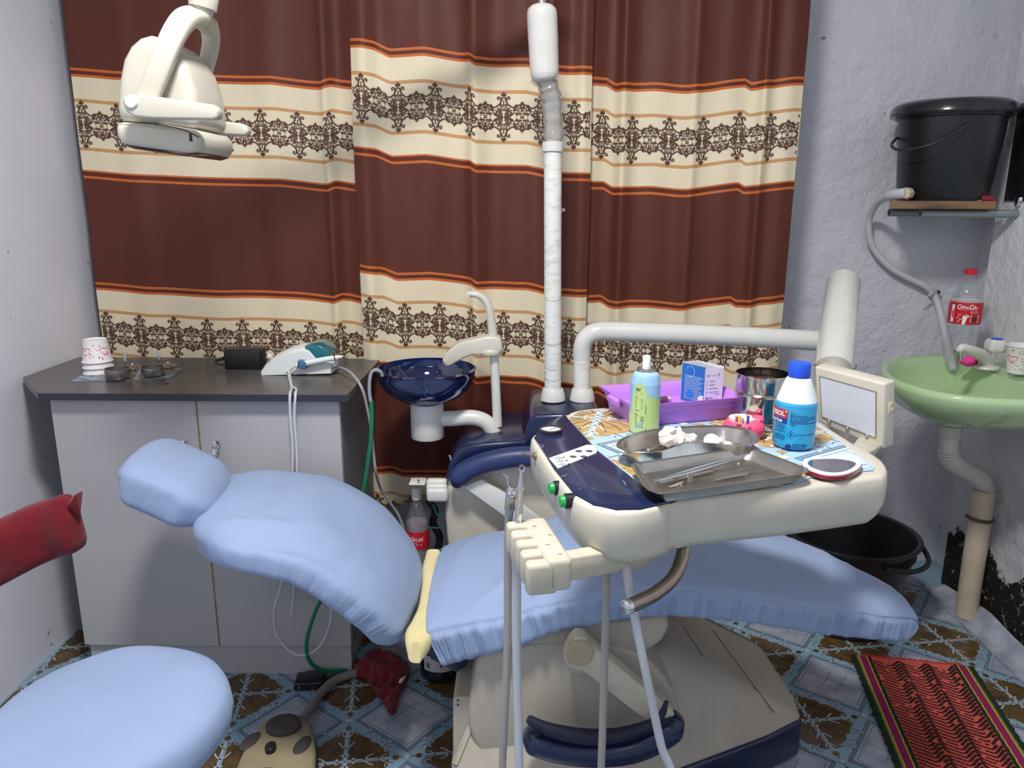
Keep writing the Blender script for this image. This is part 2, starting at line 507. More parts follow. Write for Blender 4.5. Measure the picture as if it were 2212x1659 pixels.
def clip_convex(poly, hull):
    out = list(poly)
    for (ax, ay), (bx, by) in zip(hull, hull[1:] + hull[:1]):
        src = out; out = []
        if not src: return out
        f = lambda p: (bx - ax) * (p[1] - ay) - (by - ay) * (p[0] - ax)
        for p, q in zip(src, src[1:] + src[:1]):
            fp, fq = f(p), f(q)
            if fp >= 0: out.append(p)
            if (fp >= 0) != (fq >= 0):
                t = fp / (fp - fq); out.append((p[0] + t * (q[0] - p[0]), p[1] + t * (q[1] - p[1])))
    return out
def vinyl_print(parent, inside, origin, rot, to3, rng, lift=0.0006, level=0.0003, hull=None):
    names = {'grey': 'printed_diamonds', 'brown': 'printed_gold_flowers', 'line': 'printed_dark_lines', 'pale': 'printed_pale_scrolls', 'mid': 'printed_borders'}
    c, s = cos(rot), sin(rot)
    for key, m, lv in VKEYS:
        pr = Print()
        for i in range(rng[0], rng[1]):
            for j in range(rng[2], rng[3]):
                x = 0.305 * i; y = 0.305 * j
                pr.join(VCELL[key].moved(origin[0] + x * c - y * s, origin[1] + x * s + y * c, 1, 1, rot))
        if hull: pr.p = [q for q in (clip_convex(q, hull) for q in pr.p) if len(q) > 2]
        else: pr.clip(inside)
        if pr.p:
            o = mk(names[key], pr.to_g(lambda a, b: to3(a, b, lift + level * lv)), m, parent, smooth=None, kind='stuff')

fl = mk('floor', G().box(((XL + XR) / 2, (YF + YB) / 2, -0.05), (XR - XL + 0.2, YB - YF + 0.2, 0.1)), M_VBLUE, smooth=None)
fl['kind'] = 'structure'
vinyl_print(fl, lambda x, y: XL + .02 < x < XR - 0.1 and 0.9 < y < YB - .02, (-0.423, 1.607), radians(8), lambda x, y, l: V((x, y, l)), (-7, 9, -4, 6), hull=[(XL + .01, .9), (1.475, .9), (1.475, YB - .02), (XL + .01, YB - .02)])
# sheet edge curling up against the right wall
prof = [(1.455, 0.003), (1.475, 0.005), (1.492, 0.014), (1.505, 0.030), (1.515, 0.050), (1.524, 0.070)]
def upturn(name, pts_of, n, side):
    g = G(); rings = []
    for i in range(n + 1):
        rings.append(pts_of(i / n))
    g.loft(rings, caps=False, closed=False)
    k = len(rings[0]); m_ = len(rings)
    base = list(g.v); nn = len(base)
    g.v += [p + V((0.003 * side, 0, 0.002)) for p in base]
    g.f += [tuple(i + nn for i in f)[::-1] for f in g.f[:]]
    return mk(name, g, M_VGREY, fl, kind=None)
def rp(t):
    y = 1.3 + t * 1.2; w = 0.6 + 0.4 * sin(t * 9) + (0.3 * noise.noise(V((t * 6, 1, 1))))
    hgt = max(0.25, min(1.0, 0.45 + 0.4 * w)) * (1.0 if t < .78 else max(0.3, 1 - (t - .78) * 3.2))
    return [V((px, y, pz * hgt if pz > 0.004 else pz)) for px, pz in prof]
up_r = upturn('curled_vinyl_edge', rp, 40, 1)
def lp(t):
    y = 0.9 + t * 1.62; w = 0.7 + 0.3 * sin(t * 7 + 1)
    return [V((XL + 1.54 - px if False else -px + 0.12, y, pz * w if pz > 0.004 else pz)) for px, pz in prof]

# ================================================================ curtains
def curtain_material():
    m = bpy.data.materials.new('banded_brown_curtain'); m.use_nodes = True
    nt = m.node_tree; b = nt.nodes['Principled BSDF']; b.inputs['Roughness'].default_value = 0.55
    setin(b, 'Sheen Weight', 0.03); setin(b, 'Specular IOR Level', 0.3)
    uv = nt.nodes.new('ShaderNodeUVMap'); sp = nt.nodes.new('ShaderNodeSeparateXYZ'); nt.links.new(uv.outputs[0], sp.inputs[0])
    fr = nt.nodes.new('ShaderNodeMath'); fr.operation = 'FRACT'; nt.links.new(sp.outputs['Y'], fr.inputs[0])
    r = nt.nodes.new('ShaderNodeValToRGB'); r.color_ramp.interpolation = 'CONSTANT'
    brown = rgb(90, 43, 32); orange = rgb(196, 104, 48); deep = rgb(96, 40, 24); cream = rgb(226, 214, 184); tan = rgb(198, 150, 100)
    P = 0.65
    stops = [(0, orange), (.006, deep), (.017, orange), (.023, cream), (.088, tan), (.097, cream), (.231, tan), (.240, cream), (.298, orange), (.304, deep), (.317, orange), (.323, brown)]
    el = r.color_ramp.elements
    el[0].position = 0; el[0].color = orange
    el[1].position = stops[1][0] / P; el[1].color = stops[1][1]
    for z, c in stops[2:]:
        e = el.new(z / P); e.color = c
    nt.links.new(fr.outputs[0], r.inputs[0])
    # woven shade variation
    n = nt.nodes.new('ShaderNodeTexNoise'); n.inputs['Scale'].default_value = 60
    mp = nt.nodes.new('ShaderNodeMapping'); mp.inputs['Scale'].default_value = (1, 4, 1)
    nt.links.new(uv.outputs[0], mp.inputs[0]); nt.links.new(mp.outputs[0], n.inputs['Vector'])
    mr = nt.nodes.new('ShaderNodeMapRange'); mr.inputs['To Min'].default_value = 0.86; mr.inputs['To Max'].default_value = 1.1
    nt.links.new(n.outputs['Fac'], mr.inputs['Value'])
    mx = nt.nodes.new('ShaderNodeMix'); mx.data_type = 'RGBA'; mx.blend_type = 'MULTIPLY'; mx.inputs[0].default_value = 1
    nt.links.new(r.outputs[0], mx.inputs[6]); nt.links.new(mr.outputs[0], mx.inputs[7]); nt.links.new(mx.outputs[2], b.inputs['Base Color'])
    w = nt.nodes.new('ShaderNodeTexWave'); w.bands_direction = 'Y'; w.inputs['Scale'].default_value = 42; w.inputs['Distortion'].default_value = 3
    nt.links.new(uv.outputs[0], w.inputs['Vector'])
    bp = nt.nodes.new('ShaderNodeBump'); bp.inputs['Strength'].default_value = 0.06; nt.links.new(w.outputs['Fac'], bp.inputs['Height']); nt.links.new(bp.outputs[0], b.inputs['Normal'])
    return m
M_CURT = curtain_material()
M_DAMASK = mat('dark_brown_damask_print', rgb(84, 50, 36), 0.6)

def damask():
    cm = 0.01; q = Print(); w = 0.0026
    def S(pts, ww=w, tp=0.3, sp=4): q.stroke([(a * cm, b * cm) for a, b in pts], ww * 1.3, tp, sp)
    def SP(cx, cy, r0, r1, a0, a1, ww=w): q.spiral(cx * cm, cy * cm, r0 * cm, r1 * cm, radians(a0), radians(a1), ww * 1.25, 0.2, 9)
    def D(x, y, a, l, ww): q.drop(x * cm, y * cm, radians(a), l * cm, ww * cm)
    # big motif (right upper quarter)
    for a, l in ((86, 1.15), (56, .95), (24, .8)): D(0.05, 5.35, a, l, .32)
    S([(0.1, 5.1), (0.45, 4.75), (0.55, 4.3), (0.9, 3.5), (1.6, 2.8), (2.35, 2.45)], .0030)
    SP(1.28, 4.75, .50, .16, 200, -150)
    S([(0.8, 4.55), (0.78, 4.0), (1.15, 3.3), (1.9, 2.75)], .0022)
    S([(0.03, 4.3), (0.04, 3.2), (0.03, 2.5)], .0018)
    SP(0.50, 2.95, .36, .12, -60, 250); SP(1.25, 2.15, .42, .14, 150, 480)
    D(0.1, 2.1, 35, .75, .28); D(0.6, 1.7, 60, .7, .26); D(1.5, 1.55, 20, .75, .28); D(1.0, 1.25, 100, .55, .24)
    S([(0.05, 1.95), (0.6, 1.62), (1.2, 1.45), (1.9, 1.2), (2.3, .7)], .0024)
    SP(0.72, 0.68, .56, .14, -20, 400, .0030); SP(1.75, .72, .36, .12, 190, 520)
    S([(0.1, 0.08), (0.9, 0.10), (1.6, .28), (2.2, .62), (2.6, 1.2), (2.45, 1.9)], .0026)
    SP(2.55, 2.35, .45, .14, -90, 190); S([(2.45, 1.9), (2.95, 2.3), (2.85, 2.9)], .0026)
    # hook joining to the palmette
    S([(2.6, 1.6), (3.05, 1.9), (3.2, 2.6), (3.0, 3.1)], .0026); SP(3.0, 2.95, .3, .1, 60, -200)
    q.p += []
    sm = Print()
    def S2(pts, ww=w, tp=0.3): sm.stroke([(a * cm, b * cm) for a, b in pts], ww * 1.3, tp, 4)
    def D2(x, y, a, l, ww): sm.drop(x * cm, y * cm, radians(a), l * cm, ww * cm)
    for a, l in ((88, 1.0), (58, .8), (28, .65)): D2(0.05, 2.9, a, l, .28)
    S2([(0.05, 2.05), (0.35, 2.6), (0.85, 2.95), (1.25, 2.7), (1.05, 2.2), (0.75, 1.7)], .0028)
    S2([(0.08, 1.5), (0.4, 2.1), (0.75, 2.45)], .0022)
    for i, (a, l) in enumerate(((80, .6), (50, .75), (25, .85), (5, .9))): D2(0.25 + i * .28, 1.05 - i * .12, a, l, .26)
    S2([(0.1, .85), (0.8, .72), (1.5, .75), (1.85, 1.1)], .0024)
    S2([(0.05, .12), (0.3, .28), (0.5, .12)], .0022); D2(1.2, .25, 15, .55, .2)
    S2([(1.0, 1.5), (1.5, 1.75), (1.75, 2.3), (1.55, 2.7)], .0024)
    return q.mirrored(True, True).moved(0, 0, 1.2, 1.10), sm.mirrored(True, True).moved(0, 0, 1.12, 1.15)
BIGM, SMALLM = damask()

def make_curtain(label, xa, xb, Yb, folds, ztab, hem, seed, phase):
    """folds: (x, amplitude, width, sharp) bumps; ztab: x -> height of the upper orange line."""
    def yf(x):
        y = Yb + 0.006 * sin(x * 9 + seed) + 0.004 * noise.noise(V((x * 7, seed, 0)))
        for fx, a, w_, sh in folds:
            d = (x - fx) / w_
            y -= a * math.exp(-d * d) * (1 + sh * math.tanh(d * 3))
        return y
    NX = 420; xs = [xa + (xb - xa) * i / NX for i in range(NX + 1)]
    ys = [yf(x) for x in xs]; us = [0.0]
    for i in range(NX): us.append(us[-1] + sqrt((xs[i + 1] - xs[i]) ** 2 + (ys[i + 1] - ys[i]) ** 2))
    ZT = 2.62; NZ = 60
    def P3(x, z, y):
        k = 0.55 + 0.45 * min(1, max(0, (ZT - z) / 1.2))
        wob = 0.008 * noise.noise(V((x * 5, z * 2.3, seed + 4))) + 0.004 * noise.noise(V((x * 14, z * 5, seed)))
        return V((x + 0.006 * noise.noise(V((x * 3, z * 1.5, seed + 9))), Yb + (y - Yb) * k + wob, z))
    vs = []; uvs = []
    for j in range(NZ + 1):
        for i in range(NX + 1):
            h0 = hem(xs[i]); z = ZT + (h0 - ZT) * j / NZ
            vs.append(P3(xs[i], z, ys[i])); uvs.append((us[i], (interp(ztab, xs[i]) - z) / 0.65 + 2))
    fs = []
    for j in range(NZ):
        for i in range(NX):
            a = j * (NX + 1) + i; fs.append((a, a + NX + 1, a + NX + 2, a + 1))
    # a real sheet: back face 3 mm behind
    n = len(vs)
    bx = V(((xa + xb) / 2, Yb, hem((xa + xb) / 2)))
    me = bpy.data.meshes.new('curtain'); me.from_pydata([tuple(v - bx) for v in vs], [], fs)
    uvl = me.uv_layers.new(name='UVMap')
    for l in me.loops: uvl.data[l.index].uv = uvs[l.vertex_index]
    me.polygons.foreach_set('use_smooth', [True] * len(fs)); me.materials.append(M_CURT); me.update()
    o = bpy.data.objects.new('curtain', me); COL.objects.link(o); o.location = bx; o['_base'] = tuple(bx)
    o['label'] = label; o['category'] = 'curtain'; o['group'] = 'brown banded curtains across the back wall'
    sol = o.modifiers.new('thickness', 'SOLIDIFY'); sol.thickness = 0.003; sol.offset = 1 if False else -1
    # printed damask borders
    def at_u(u):
        u = min(max(u, 0), us[-1]); lo, hi = 0, NX
        while hi - lo > 1:
            md = (lo + hi) // 2
            if us[md] <= u: lo = md
            else: hi = md
        t = (u - us[lo]) / (us[hi] - us[lo]); return xs[lo] + t * (xs[hi] - xs[lo]), ys[lo] + t * (ys[hi] - ys[lo])
    pr = Print(); per = 0.112
    k = -1
    while (k + phase) * per < us[-1] + per:
        for band in range(-1, 3):
            pr.join(BIGM.moved((k + phase) * per, -(band * 0.65 + 0.164))); pr.join(SMALLM.moved((k + phase + .5) * per, -(band * 0.65 + 0.164)))
        k += 1
    pr.clip(lambda a, b: 0.003 < a < us[-1] - .003)
    def f3(a, b):
        x, y = at_u(a); z = interp(ztab, x) + b
        return P3(x, z, y) + V((0, -0.0022, 0))
    pr.p = [q for q in pr.p if interp(ztab, at_u(q[0][0])[0]) + min(b for _, b in q) > hem(at_u(q[0][0])[0]) + .002 and interp(ztab, at_u(q[0][0])[0]) + q[0][1] < 2.5]
    mk('damask_border_print', pr.to_g(f3), M_DAMASK, o, smooth=None, kind='stuff')
    return o
# panels hang a hand's breadth in front of the wall
make_curtain('brown and cream curtain panel hanging behind the grey cabinet', -1.37, -0.455, 2.465,
             [(-1.2, .012, .05, 0), (-0.99, .016, .09, .2), (-0.76, .014, .05, 0), (-0.60, .022, .035, .6), (-0.50, .02, .03, 0)],
             [(-1.37, 1.735), (-1.2, 1.722), (-.95, 1.713), (-.75, 1.71), (-.6, 1.695), (-.57, 1.705), (-.48, 1.692)], lambda x: 0.08, 1.0, .2)
make_curtain('brown and cream curtain panel behind the spittoon bowl and lamp post', -0.495, 0.212, 2.40,
             [(-0.46, .035, .035, 0), (-0.30, .020, .08, .3), (-0.15, .030, .05, .7), (0.0, .020, .06, 0), (0.10, .028, .035, -.4), (0.185, .02, .025, 0)],
             [(-.5, 1.803), (-.43, 1.796), (-.38, 1.776), (-.28, 1.78), (-.15, 1.764), (-.13, 1.752), (.02, 1.75), (.12, 1.73), (.2, 1.728)],
             lambda x: interp([(-.5, .36), (-.43, .335), (-.3, .385), (-.2, .43), (0, .40), (.21, .38)], x), 3.0, .35)
make_curtain('brown and cream curtain panel behind the swing arm tube', 0.190, 0.845, 2.44,
             [(0.22, .02, .03, 0), (0.30, .028, .035, .7), (0.42, .014, .06, 0), (0.53, .024, .04, -.5), (0.63, .012, .04, 0), (0.715, .028, .03, .6), (0.80, .02, .035, 0)],
             [(.19, 1.705), (.26, 1.705), (.29, 1.688), (.4, 1.691), (.5, 1.682), (.67, 1.703), (.69, 1.692), (.83, 1.708)], lambda x: 0.12, 5.0, .6)
g = G().tube([(-1.40, 2.5, 2.60), (1.0, 2.5, 2.60)], 0.012, 10)
rod = thing('curtain_rod', (0, 2.46, 2.5), 'thin metal rod carrying the brown curtains', 'curtain rod')
mk('rod', g, STEEL, rod)
for x in (-1.395, 0.96):
    mk('bracket', G().box((x, 2.595, 2.60), (0.02, 0.25, 0.03), bev=.003), STEEL, rod)

# ================================================================ cabinet
FY = 1.95
ztop = PY(400, 849, FY - .02).z
xl = PY(108, 870, FY).x; xr = PY(732, 870, FY).x; xm = PY(436, 1000, FY).x
M_LAM = mat('grey_white_laminate', rgb(176, 175, 178), 0.5, var=0.07, vscale=3)
M_EDGE = mat('worn_particle_board_edge', rgb(150, 132, 104), 0.8, var=0.2, vscale=40)
M_TOP = mat('dark_woodgrain_laminate', rgb(92, 88, 86), 0.3, var=0.18, vscale=14, stretch=(1, 8, 1))
M_TOPE = mat('black_edge_band', rgb(48, 50, 60), 0.4)
cab = thing('cabinet', ((xl + xr) / 2, 2.15, 0), 'low grey two-door cabinet with a dark laminate top', 'cabinet')
zd0 = PY(600, 1398, FY).z
body = G()
body.box(((xl + xr) / 2 + .004, FY + .02 + .215, (zd0 + ztop - .02) / 2), (xr - xl - .008, .43, ztop - .02 - zd0 + .01))
mk('body', body, mat('cabinet_side_laminate', rgb(120, 118, 124), 0.6, var=.08), cab, smooth=None)
mk('plinth', G().box(((xl + xr) / 2, FY + .025, zd0 / 2), (xr - xl - .012, .02, zd0)), M_LAM, cab, smooth=None)
mk('plinth_side', G().box((xr - .02, FY + .23, zd0 / 2), (.018, .40, zd0)), M_LAM, cab, smooth=None)
for a, b, hx in ((xl, xm - .0015, PY(402, 1000, FY).x), (xm + .0015, xr, PY(472, 1000, FY).x)):
    d = mk('door', G().box(((a + b) / 2, FY + .009, (zd0 + ztop - .022) / 2), (b - a, .018, ztop - .026 - zd0), bev=.0012, seg=1), M_LAM, cab)
    zt_, zb_ = PY(472, 966, FY - .02).z, PY(472, 1030, FY - .02).z
    hg = G()
    hg.box((hx, FY - .003, zt_ + .004), (.018, .010, .020), bev=.003)
    hg.box((hx, FY - .012, zt_ - .012), (.016, .016, .012), bev=.003)
    hg.tube(cr([(hx, FY - .016, zt_ - .010), (hx, FY - .024, zt_ - .026), (hx, FY - .022, (zt_ + zb_) / 2 - .01), (hx, FY - .016, zb_)], 6), [.0075 - .00015 * i for i in range(19)], 10)
    mk('handle', hg, CHROME, d, plabel='bright metal pull handle')
    eg = G().box((b if a == xl else a, FY + .0087, (zd0 + ztop - .022) / 2), (.0022, .0185, ztop - .027 - zd0))
    mk('edge_strip', eg, M_EDGE, d, smooth=None)
xf0, xf1 = PY(83, 858, FY - .03).x, PY(749, 842, FY - .03).x
ctop = [V((xf0, FY - .03, 0)), V((xf1, FY - .03, 0)), V((xf1 + .005, 2.385, 0)), V((XL + .012, 2.385, 0)), V((XL + .012, 2.1, 0))]
mk('worktop', G().prism(ctop, (0, 0, 1), ztop - .019, ztop, bev=.001, seg=1), M_TOP, cab)
mk('edge_band', G().box(((xf0 + xf1) / 2, FY - .0305, ztop - .0095), (xf1 - xf0, .0014, .0185)), M_TOPE, cab, smooth=None)

# ---------------------------------------------------------------- things on the cabinet
ZT_ = ztop + 0.0004
def onct(x, y): return PZ(x, y, ZT_)
# scrap of printed vinyl
q = [onct(152, 824), onct(300, 821), onct(372, 816), onct(394, 795), onct(300, 796), onct(205, 800)]
sheet = mk('vinyl_scrap', G().prism(q, (0, 0, 1), 0, .0014), mat('pale_blue_vinyl_back', rgb(150, 172, 190), 0.3, var=.15, vscale=30), label='pale blue printed vinyl scrap lying on the cabinet under paper cups', cat='vinyl sheet')
def inq(x, y):
    s = None
    for a, b in zip(q, q[1:] + q[:1]):
        c_ = (b.x - a.x) * (y - a.y) - (b.y - a.y) * (x - a.x)
        if s is None: s = c_ > 0
        elif (c_ > 0) != s: return False
    return True
vinyl_print(sheet, inq, (-1.1, 2.15), .35, lambda x, y, l: V((x, y, ZT_ + .0014 + l * .3)), (-2, 3, -2, 3), hull=[(p.x, p.y) for p in q])

M_CUP = mat('white_paper_cup', rgb(232, 230, 232), 0.5)
M_PINK = mat('red_pink_cup_print', rgb(226, 60, 84), 0.6)
def heart(r):
    pts = []
    for k in range(20):
        t = 2 * pi * k / 20
        pts.append((r * (16 * sin(t) ** 3) / 17, r * (13 * cos(t) - 5 * cos(2 * t) - 2 * cos(3 * t) - cos(4 * t)) / 17))
    return pts
def cup_print(a_from, a_to, z0, z1, seed):
    rnd = random.Random(seed); big = Print(); sm = Print()
    return rnd
def paper_cup(label, base, r_open, r_foot, h, inverted, group=None, marks=True, seed=1):
    t = thing('paper_cup', base, label, 'cup', group)
    z = base[2]
    def rz(f): return r_open + (r_foot - r_open) * f       # f: 0 at mouth, 1 at foot
    if inverted:
        prof = [(r_open + .0025, z), (r_open + .0035, z + .0022), (r_open + .001, z + .0044), (rz(.06), z + .006), (r_foot, z + h), (r_foot - .002, z + h + .0003), (r_foot - .003, z + h - .004), (0.0005, z + h - .004)]
        inner = [(0.0005, z + h - .005), (r_foot - .003, z + h - .005), (r_open - .0008, z + .003), (r_open + .0025, z)]
    else:
        prof = [(0.0005, z + .004), (r_foot - .003, z + .004), (r_foot - .001, z), (r_foot, z + .0005), (rz(.06), z + h - .006), (r_open + .001, z + h - .004), (r_open + .0035, z + h - .002), (r_open + .002, z + h)]
        inner = [(r_open, z + h - .002), (r_foot - .0012, z + .006), (0.0005, z + .006)]
    mk('cup_wall', G().lathe(prof + inner, (base[0], base[1], 0), 36), M_CUP, t, smooth=50)
    if marks:
        rnd = random.Random(seed); pr = Print()
        def f3(x, y):     # x arc at mean radius, y height above base
            f = (y / h) if inverted else 1 - y / h
            r = rz(f) + .0005
            a = x / r_open
            return V((base[0] + r * cos(a), base[1] + r * sin(a), z + y))
        for k in range(46):
            a = -pi * rnd.random() ; y = rnd.uniform(.012, h - .012)
            pr.join(Print().poly(heart(rnd.uniform(.0012, .0026))).moved(a * r_open, y, rot=rnd.uniform(-.5, .5)))
        for a in (-2.75, -1.98 + .55 * (seed % 2), -0.35):
            pr.join(Print().poly([(x * 1.25, y * .95) for x, y in heart(.0155)]).moved(a * r_open, h * .52))
        mk('heart_print', pr.to_g(f3), M_PINK, t, smooth=None, kind='stuff')
    return t
cb = onct(214, 806)
for k, (lb) in enumerate(('lowest paper cup of the upside-down stack on the cabinet, white rim showing',
                          'middle paper cup of the upside-down stack on the cabinet, white rim showing',
                          'top paper cup of the upside-down stack on the cabinet, red hearts printed on it')):
    paper_cup(lb, (cb.x, cb.y, ZT_ + .0018 + k * .0165), .0385, .031, .066, True, 'paper cups stacked upside down', marks=(k == 2), seed=4)

def steel_pot(name, label, px, r, h, handle):
    b = onct(*px); t = thing(name, b, label, 'steel container', 'small steel containers on the cabinet')
    z = b.z + .0018
    pr = [(0.0005, z), (r * .92, z), (r, z + .004), (r, z + h - .002), (r + .002, z + h), (r - .0015, z + h), (r - .002, z + .005), (0.0005, z + .004)]
    mk('bowl', G().lathe(pr, (b.x, b.y, 0), 36), STEEL, t)
    if handle:
        mk('handle', G().box((b.x + .006, b.y + r + .002, z + h + .014), (.010, .0025, .05), bev=.001), STEEL, t)
    return t
steel_pot('steel_cup', 'small steel pot nearest the paper cups, with an upright flat handle', (256, 819), .034, .030, True)
steel_pot('steel_cup', 'small rounded steel pot farther from the paper cups, on the vinyl scrap', (331, 812), .031, .027, True)
for px, lb in (((287, 797), 'flat steel lid lying behind the pots near the paper cups'), ((364, 794), 'flat steel lid lying behind the rounded steel pot')):
    b = onct(*px); z = b.z + .0018
    t = thing('steel_dish_cover', b, lb, 'lid', 'steel lids on the cabinet')
    mk('disc', G().lathe([(.0005, z), (.024, z), (.025, z + .004), (.021, z + .007), (.0005, z + .009)], (b.x, b.y, 0), 28), STEEL, t)
    mk('knob', G().sphere((b.x, b.y, z + .012), .005, 8), CHROME, t)
b = onct(361, 829)
mk('debris_scrap', G().hull([b + V((-.006, 0, 0)), b + V((.007, -.002, 0)), b + V((.002, .005, 0)), b + V((0, .001, .004))]), BLACK, label='tiny dark scrap lying on the cabinet top', cat='scrap')

# black power adapter with cords
b = onct(523, 799); c0 = b + V((0, .035, 0))
ad = thing('power_adapter', (c0.x, c0.y, ZT_), 'black box power adapter standing on the cabinet', 'power adapter')
wA = PY(561, 790, b.y).x - PY(483, 790, b.y).x; hA = PY(500, 757, b.y).z - PY(500, 799, b.y).z
mk('case', G().box((c0.x, c0.y, ZT_ + hA / 2), (wA, .062, hA), bev=.004), BLACK, ad)
def pp(pts, Y): return [PY(x, y, Y) for x, y in pts]
for sgn, pts in ((-1, [(484, 774), (470, 778), (466, 782), (472, 787), (484, 788)]), (1, [(560, 768), (572, 766), (580, 767), (592, 772)])):
    P = cr(pp(pts, c0.y), 5)
    mk('strain_relief', G().tube(P[:8], [.006 - .0004 * i for i in range(8)], 8), BLACK, ad)
    mk('cord', G().tube(P[6:], .0026, 8), BLACK, ad)

# ultrasonic scaler
sb = onct(640, 811); SY = sb.y + .05
M_TEAL = mat('teal_gloss_plastic', rgb(26, 106, 116), 0.2, coat=.5)
M_SW = mat('white_gloss_plastic', rgb(222, 228, 226), 0.22, coat=.4)
M_BCLIP = mat('slate_blue_plastic', rgb(66, 104, 142), 0.4)
sc = thing('ultrasonic_scaler', (sb.x, SY, ZT_), 'white ultrasonic scaler with a teal control top on the cabinet', 'dental scaler')
Yn = sb.y
side = pp([(561, 811), (560, 801), (571, 785), (594, 768), (622, 755), (650, 749), (668, 750), (688, 775), (718, 784), (718, 806)], Yn)
zmin = ZT_
side = [V((p.x, Yn, max(p.z, zmin))) for p in side]
rings = []
for k in range(9):
    t = k / 8; y = Yn + t * .105
    ins = 1 - .16 * (abs(2 * t - 1) ** 3)
    cxx = (side[0].x + side[-1].x) / 2
    rings.append([V((cxx + (p.x - cxx) * (1 - .05 * abs(2 * t - 1) ** 4), y, zmin + (p.z - zmin) * ins)) for p in side])
mk('housing', G().loft(rings), M_SW, sc, smooth=50)
tp = pp([(655, 751), (668, 747), (686, 748), (702, 756), (712, 768), (712, 773), (690, 780), (678, 776), (668, 764)], Yn - .003)
mk('control_top', G().prism([V((p.x, Yn, p.z + .002)) for p in tp], (0, 1, 0), .004, .101, bev=.006), M_TEAL, sc)
kb = PY(695, 751, Yn + .04)
mk('dial', G().lathe([(.0005, .0), (.011, 0), (.011, .006), (.008, .008), (.0005, .008)], kb + V((0, 0, -.003)), 20, Matrix.Rotation(radians(25), 3, 'Y')), STEEL, sc)
hp = [PY(641, 790, Yn - .016), PY(665, 784, Yn - .016), PY(700, 777, Yn - .016), PY(723, 773, Yn - .016), PY(734, 771, Yn - .016), PY(741, 770, Yn - .016)]
hand = mk('handpiece', G().tube(hp, [.0075, .0085, .0085, .0078, .005, .0022], 14), M_SW, sc)
mk('collar', G().tube([PY(723, 773, Yn - .016), PY(725, 772.6, Yn - .016)], .0083, 14), BLACK, hand)
mk('scaling_tip', G().tube(cr([PY(741, 770, Yn - .016), PY(748, 769, Yn - .016), PY(753, 771, Yn - .016)], 4), .0011, 6), CHROME, hand)
hc = PY(654, 787, Yn - .012)
mk('holder_clip', G().box(hc, (.026, .026, .022), rot=Matrix.Rotation(radians(-12), 4, 'Y').inverted(), bev=.003), M_BCLIP, sc)
mk('air_vent_knob', G().sphere(PY(583, 770, Yn + .085), .010, 8), WHITEP, sc)
M_CABLE = mat('pale_grey_cable', rgb(196, 198, 204), 0.4)
Ye = FY - .036
def cable(name, label, pts3, r, m, n=8, cat='cable', group=None, sub=6):
    return mk(name, G().tube(cr(pts3, sub), r, n), m, label=label, cat=cat, group=group)
z0c = ZT_ + .004
cable('scaler_cable', 'pale grey cable running from the scaler handpiece over the cabinet edge',
      [hp[0] + V((-.001, 0, 0)), PY(631, 795, Yn - .018), PY(624, 808, Yn - .03), V((PY(624, 830, FY).x, FY + .02, z0c)), V((PY(625, 850, Ye).x, Ye + .004, ztop - .001)), PY(627, 900, Ye), PY(632, 960, Ye), PY(632, 1010, Ye), PY(627, 1100, Ye), PY(610, 1250, Ye - .01), PY(593, 1320, Ye - .02), PY(600, 1375, Ye - .02), PY(640, 1414, Ye - .025), PY(685, 1402, Ye - .02), PY(712, 1350, Ye - .02), PY(716, 1290, Ye - .01), PY(712, 1200, Ye)], .0035, M_CABLE)
cable('foot_switch_cable', 'pale grey cable running from the scaler housing over the cabinet edge',
      [PY(618, 803, Yn - .002), PY(625, 806, Yn - .012), V((PY(632, 822, FY + .06).x, FY + .05, z0c)), V((PY(637, 836, FY).x, FY + .01, z0c)), V((PY(637, 850, Ye).x, Ye + .004, ztop - .001)), PY(636, 900, Ye), PY(640, 960, Ye), PY(642, 1030, Ye), PY(640, 1150, Ye), PY(636, 1260, Ye), PY(630, 1330, Ye)], .0035, M_CABLE)
M_TUBE = mat('grey_rubber_tube', rgb(150, 154, 160), 0.45)
M_GREEN = mat('green_rubber_tube', rgb(20, 122, 84), 0.4)
YS = 2.02
cable('water_hose', 'thin grey hose with a metal tip running from the scaler past the spittoon bowl',
      [PY(704, 787, Yn + .03), PY(724, 791, Yn + .03), PY(755, 803, 2.08), PY(780, 835, YS), PY(793, 880, YS), PY(802, 930, YS), PY(807, 980, YS), PY(812, 1020, YS), PY(822, 1055, YS + .06), PY(842, 1085, YS + .09), PY(864, 1120, YS + .1), PY(880, 1180, YS + .1), PY(885, 1280, YS + .1)], .004, M_TUBE)
YG = 1.985
cable('bowl_siphon_tube', 'short clear grey tube hooked over the rim of the blue bowl',
      [PY(826, 812, YG + .01), PY(822, 803, YG + .005), PY(812, 799, YG), PY(802, 806, YG), PY(798, 830, YG), PY(799, 855, YG), PY(802, 872, YG)], .0048, M_TUBE)
cable('green_drain_tube', 'green rubber tube dropping from beside the blue bowl to the floor',
      [PY(802, 866, YG), PY(803, 900, YG), PY(801, 950, YG), PY(793, 1010, YG), PY(785, 1060, YG), PY(765, 1140, YG), PY(725, 1240, FY - .06), PY(686, 1310, FY - .06), PY(668, 1360, FY - .06), PY(662, 1400, FY - .06), PY(672, 1432, FY - .05), PY(705, 1449, FY - .02), PZ(760, 1446, .008), PZ(800, 1440, .008), PZ(860, 1424, .012)],
      .0058, M_GREEN)

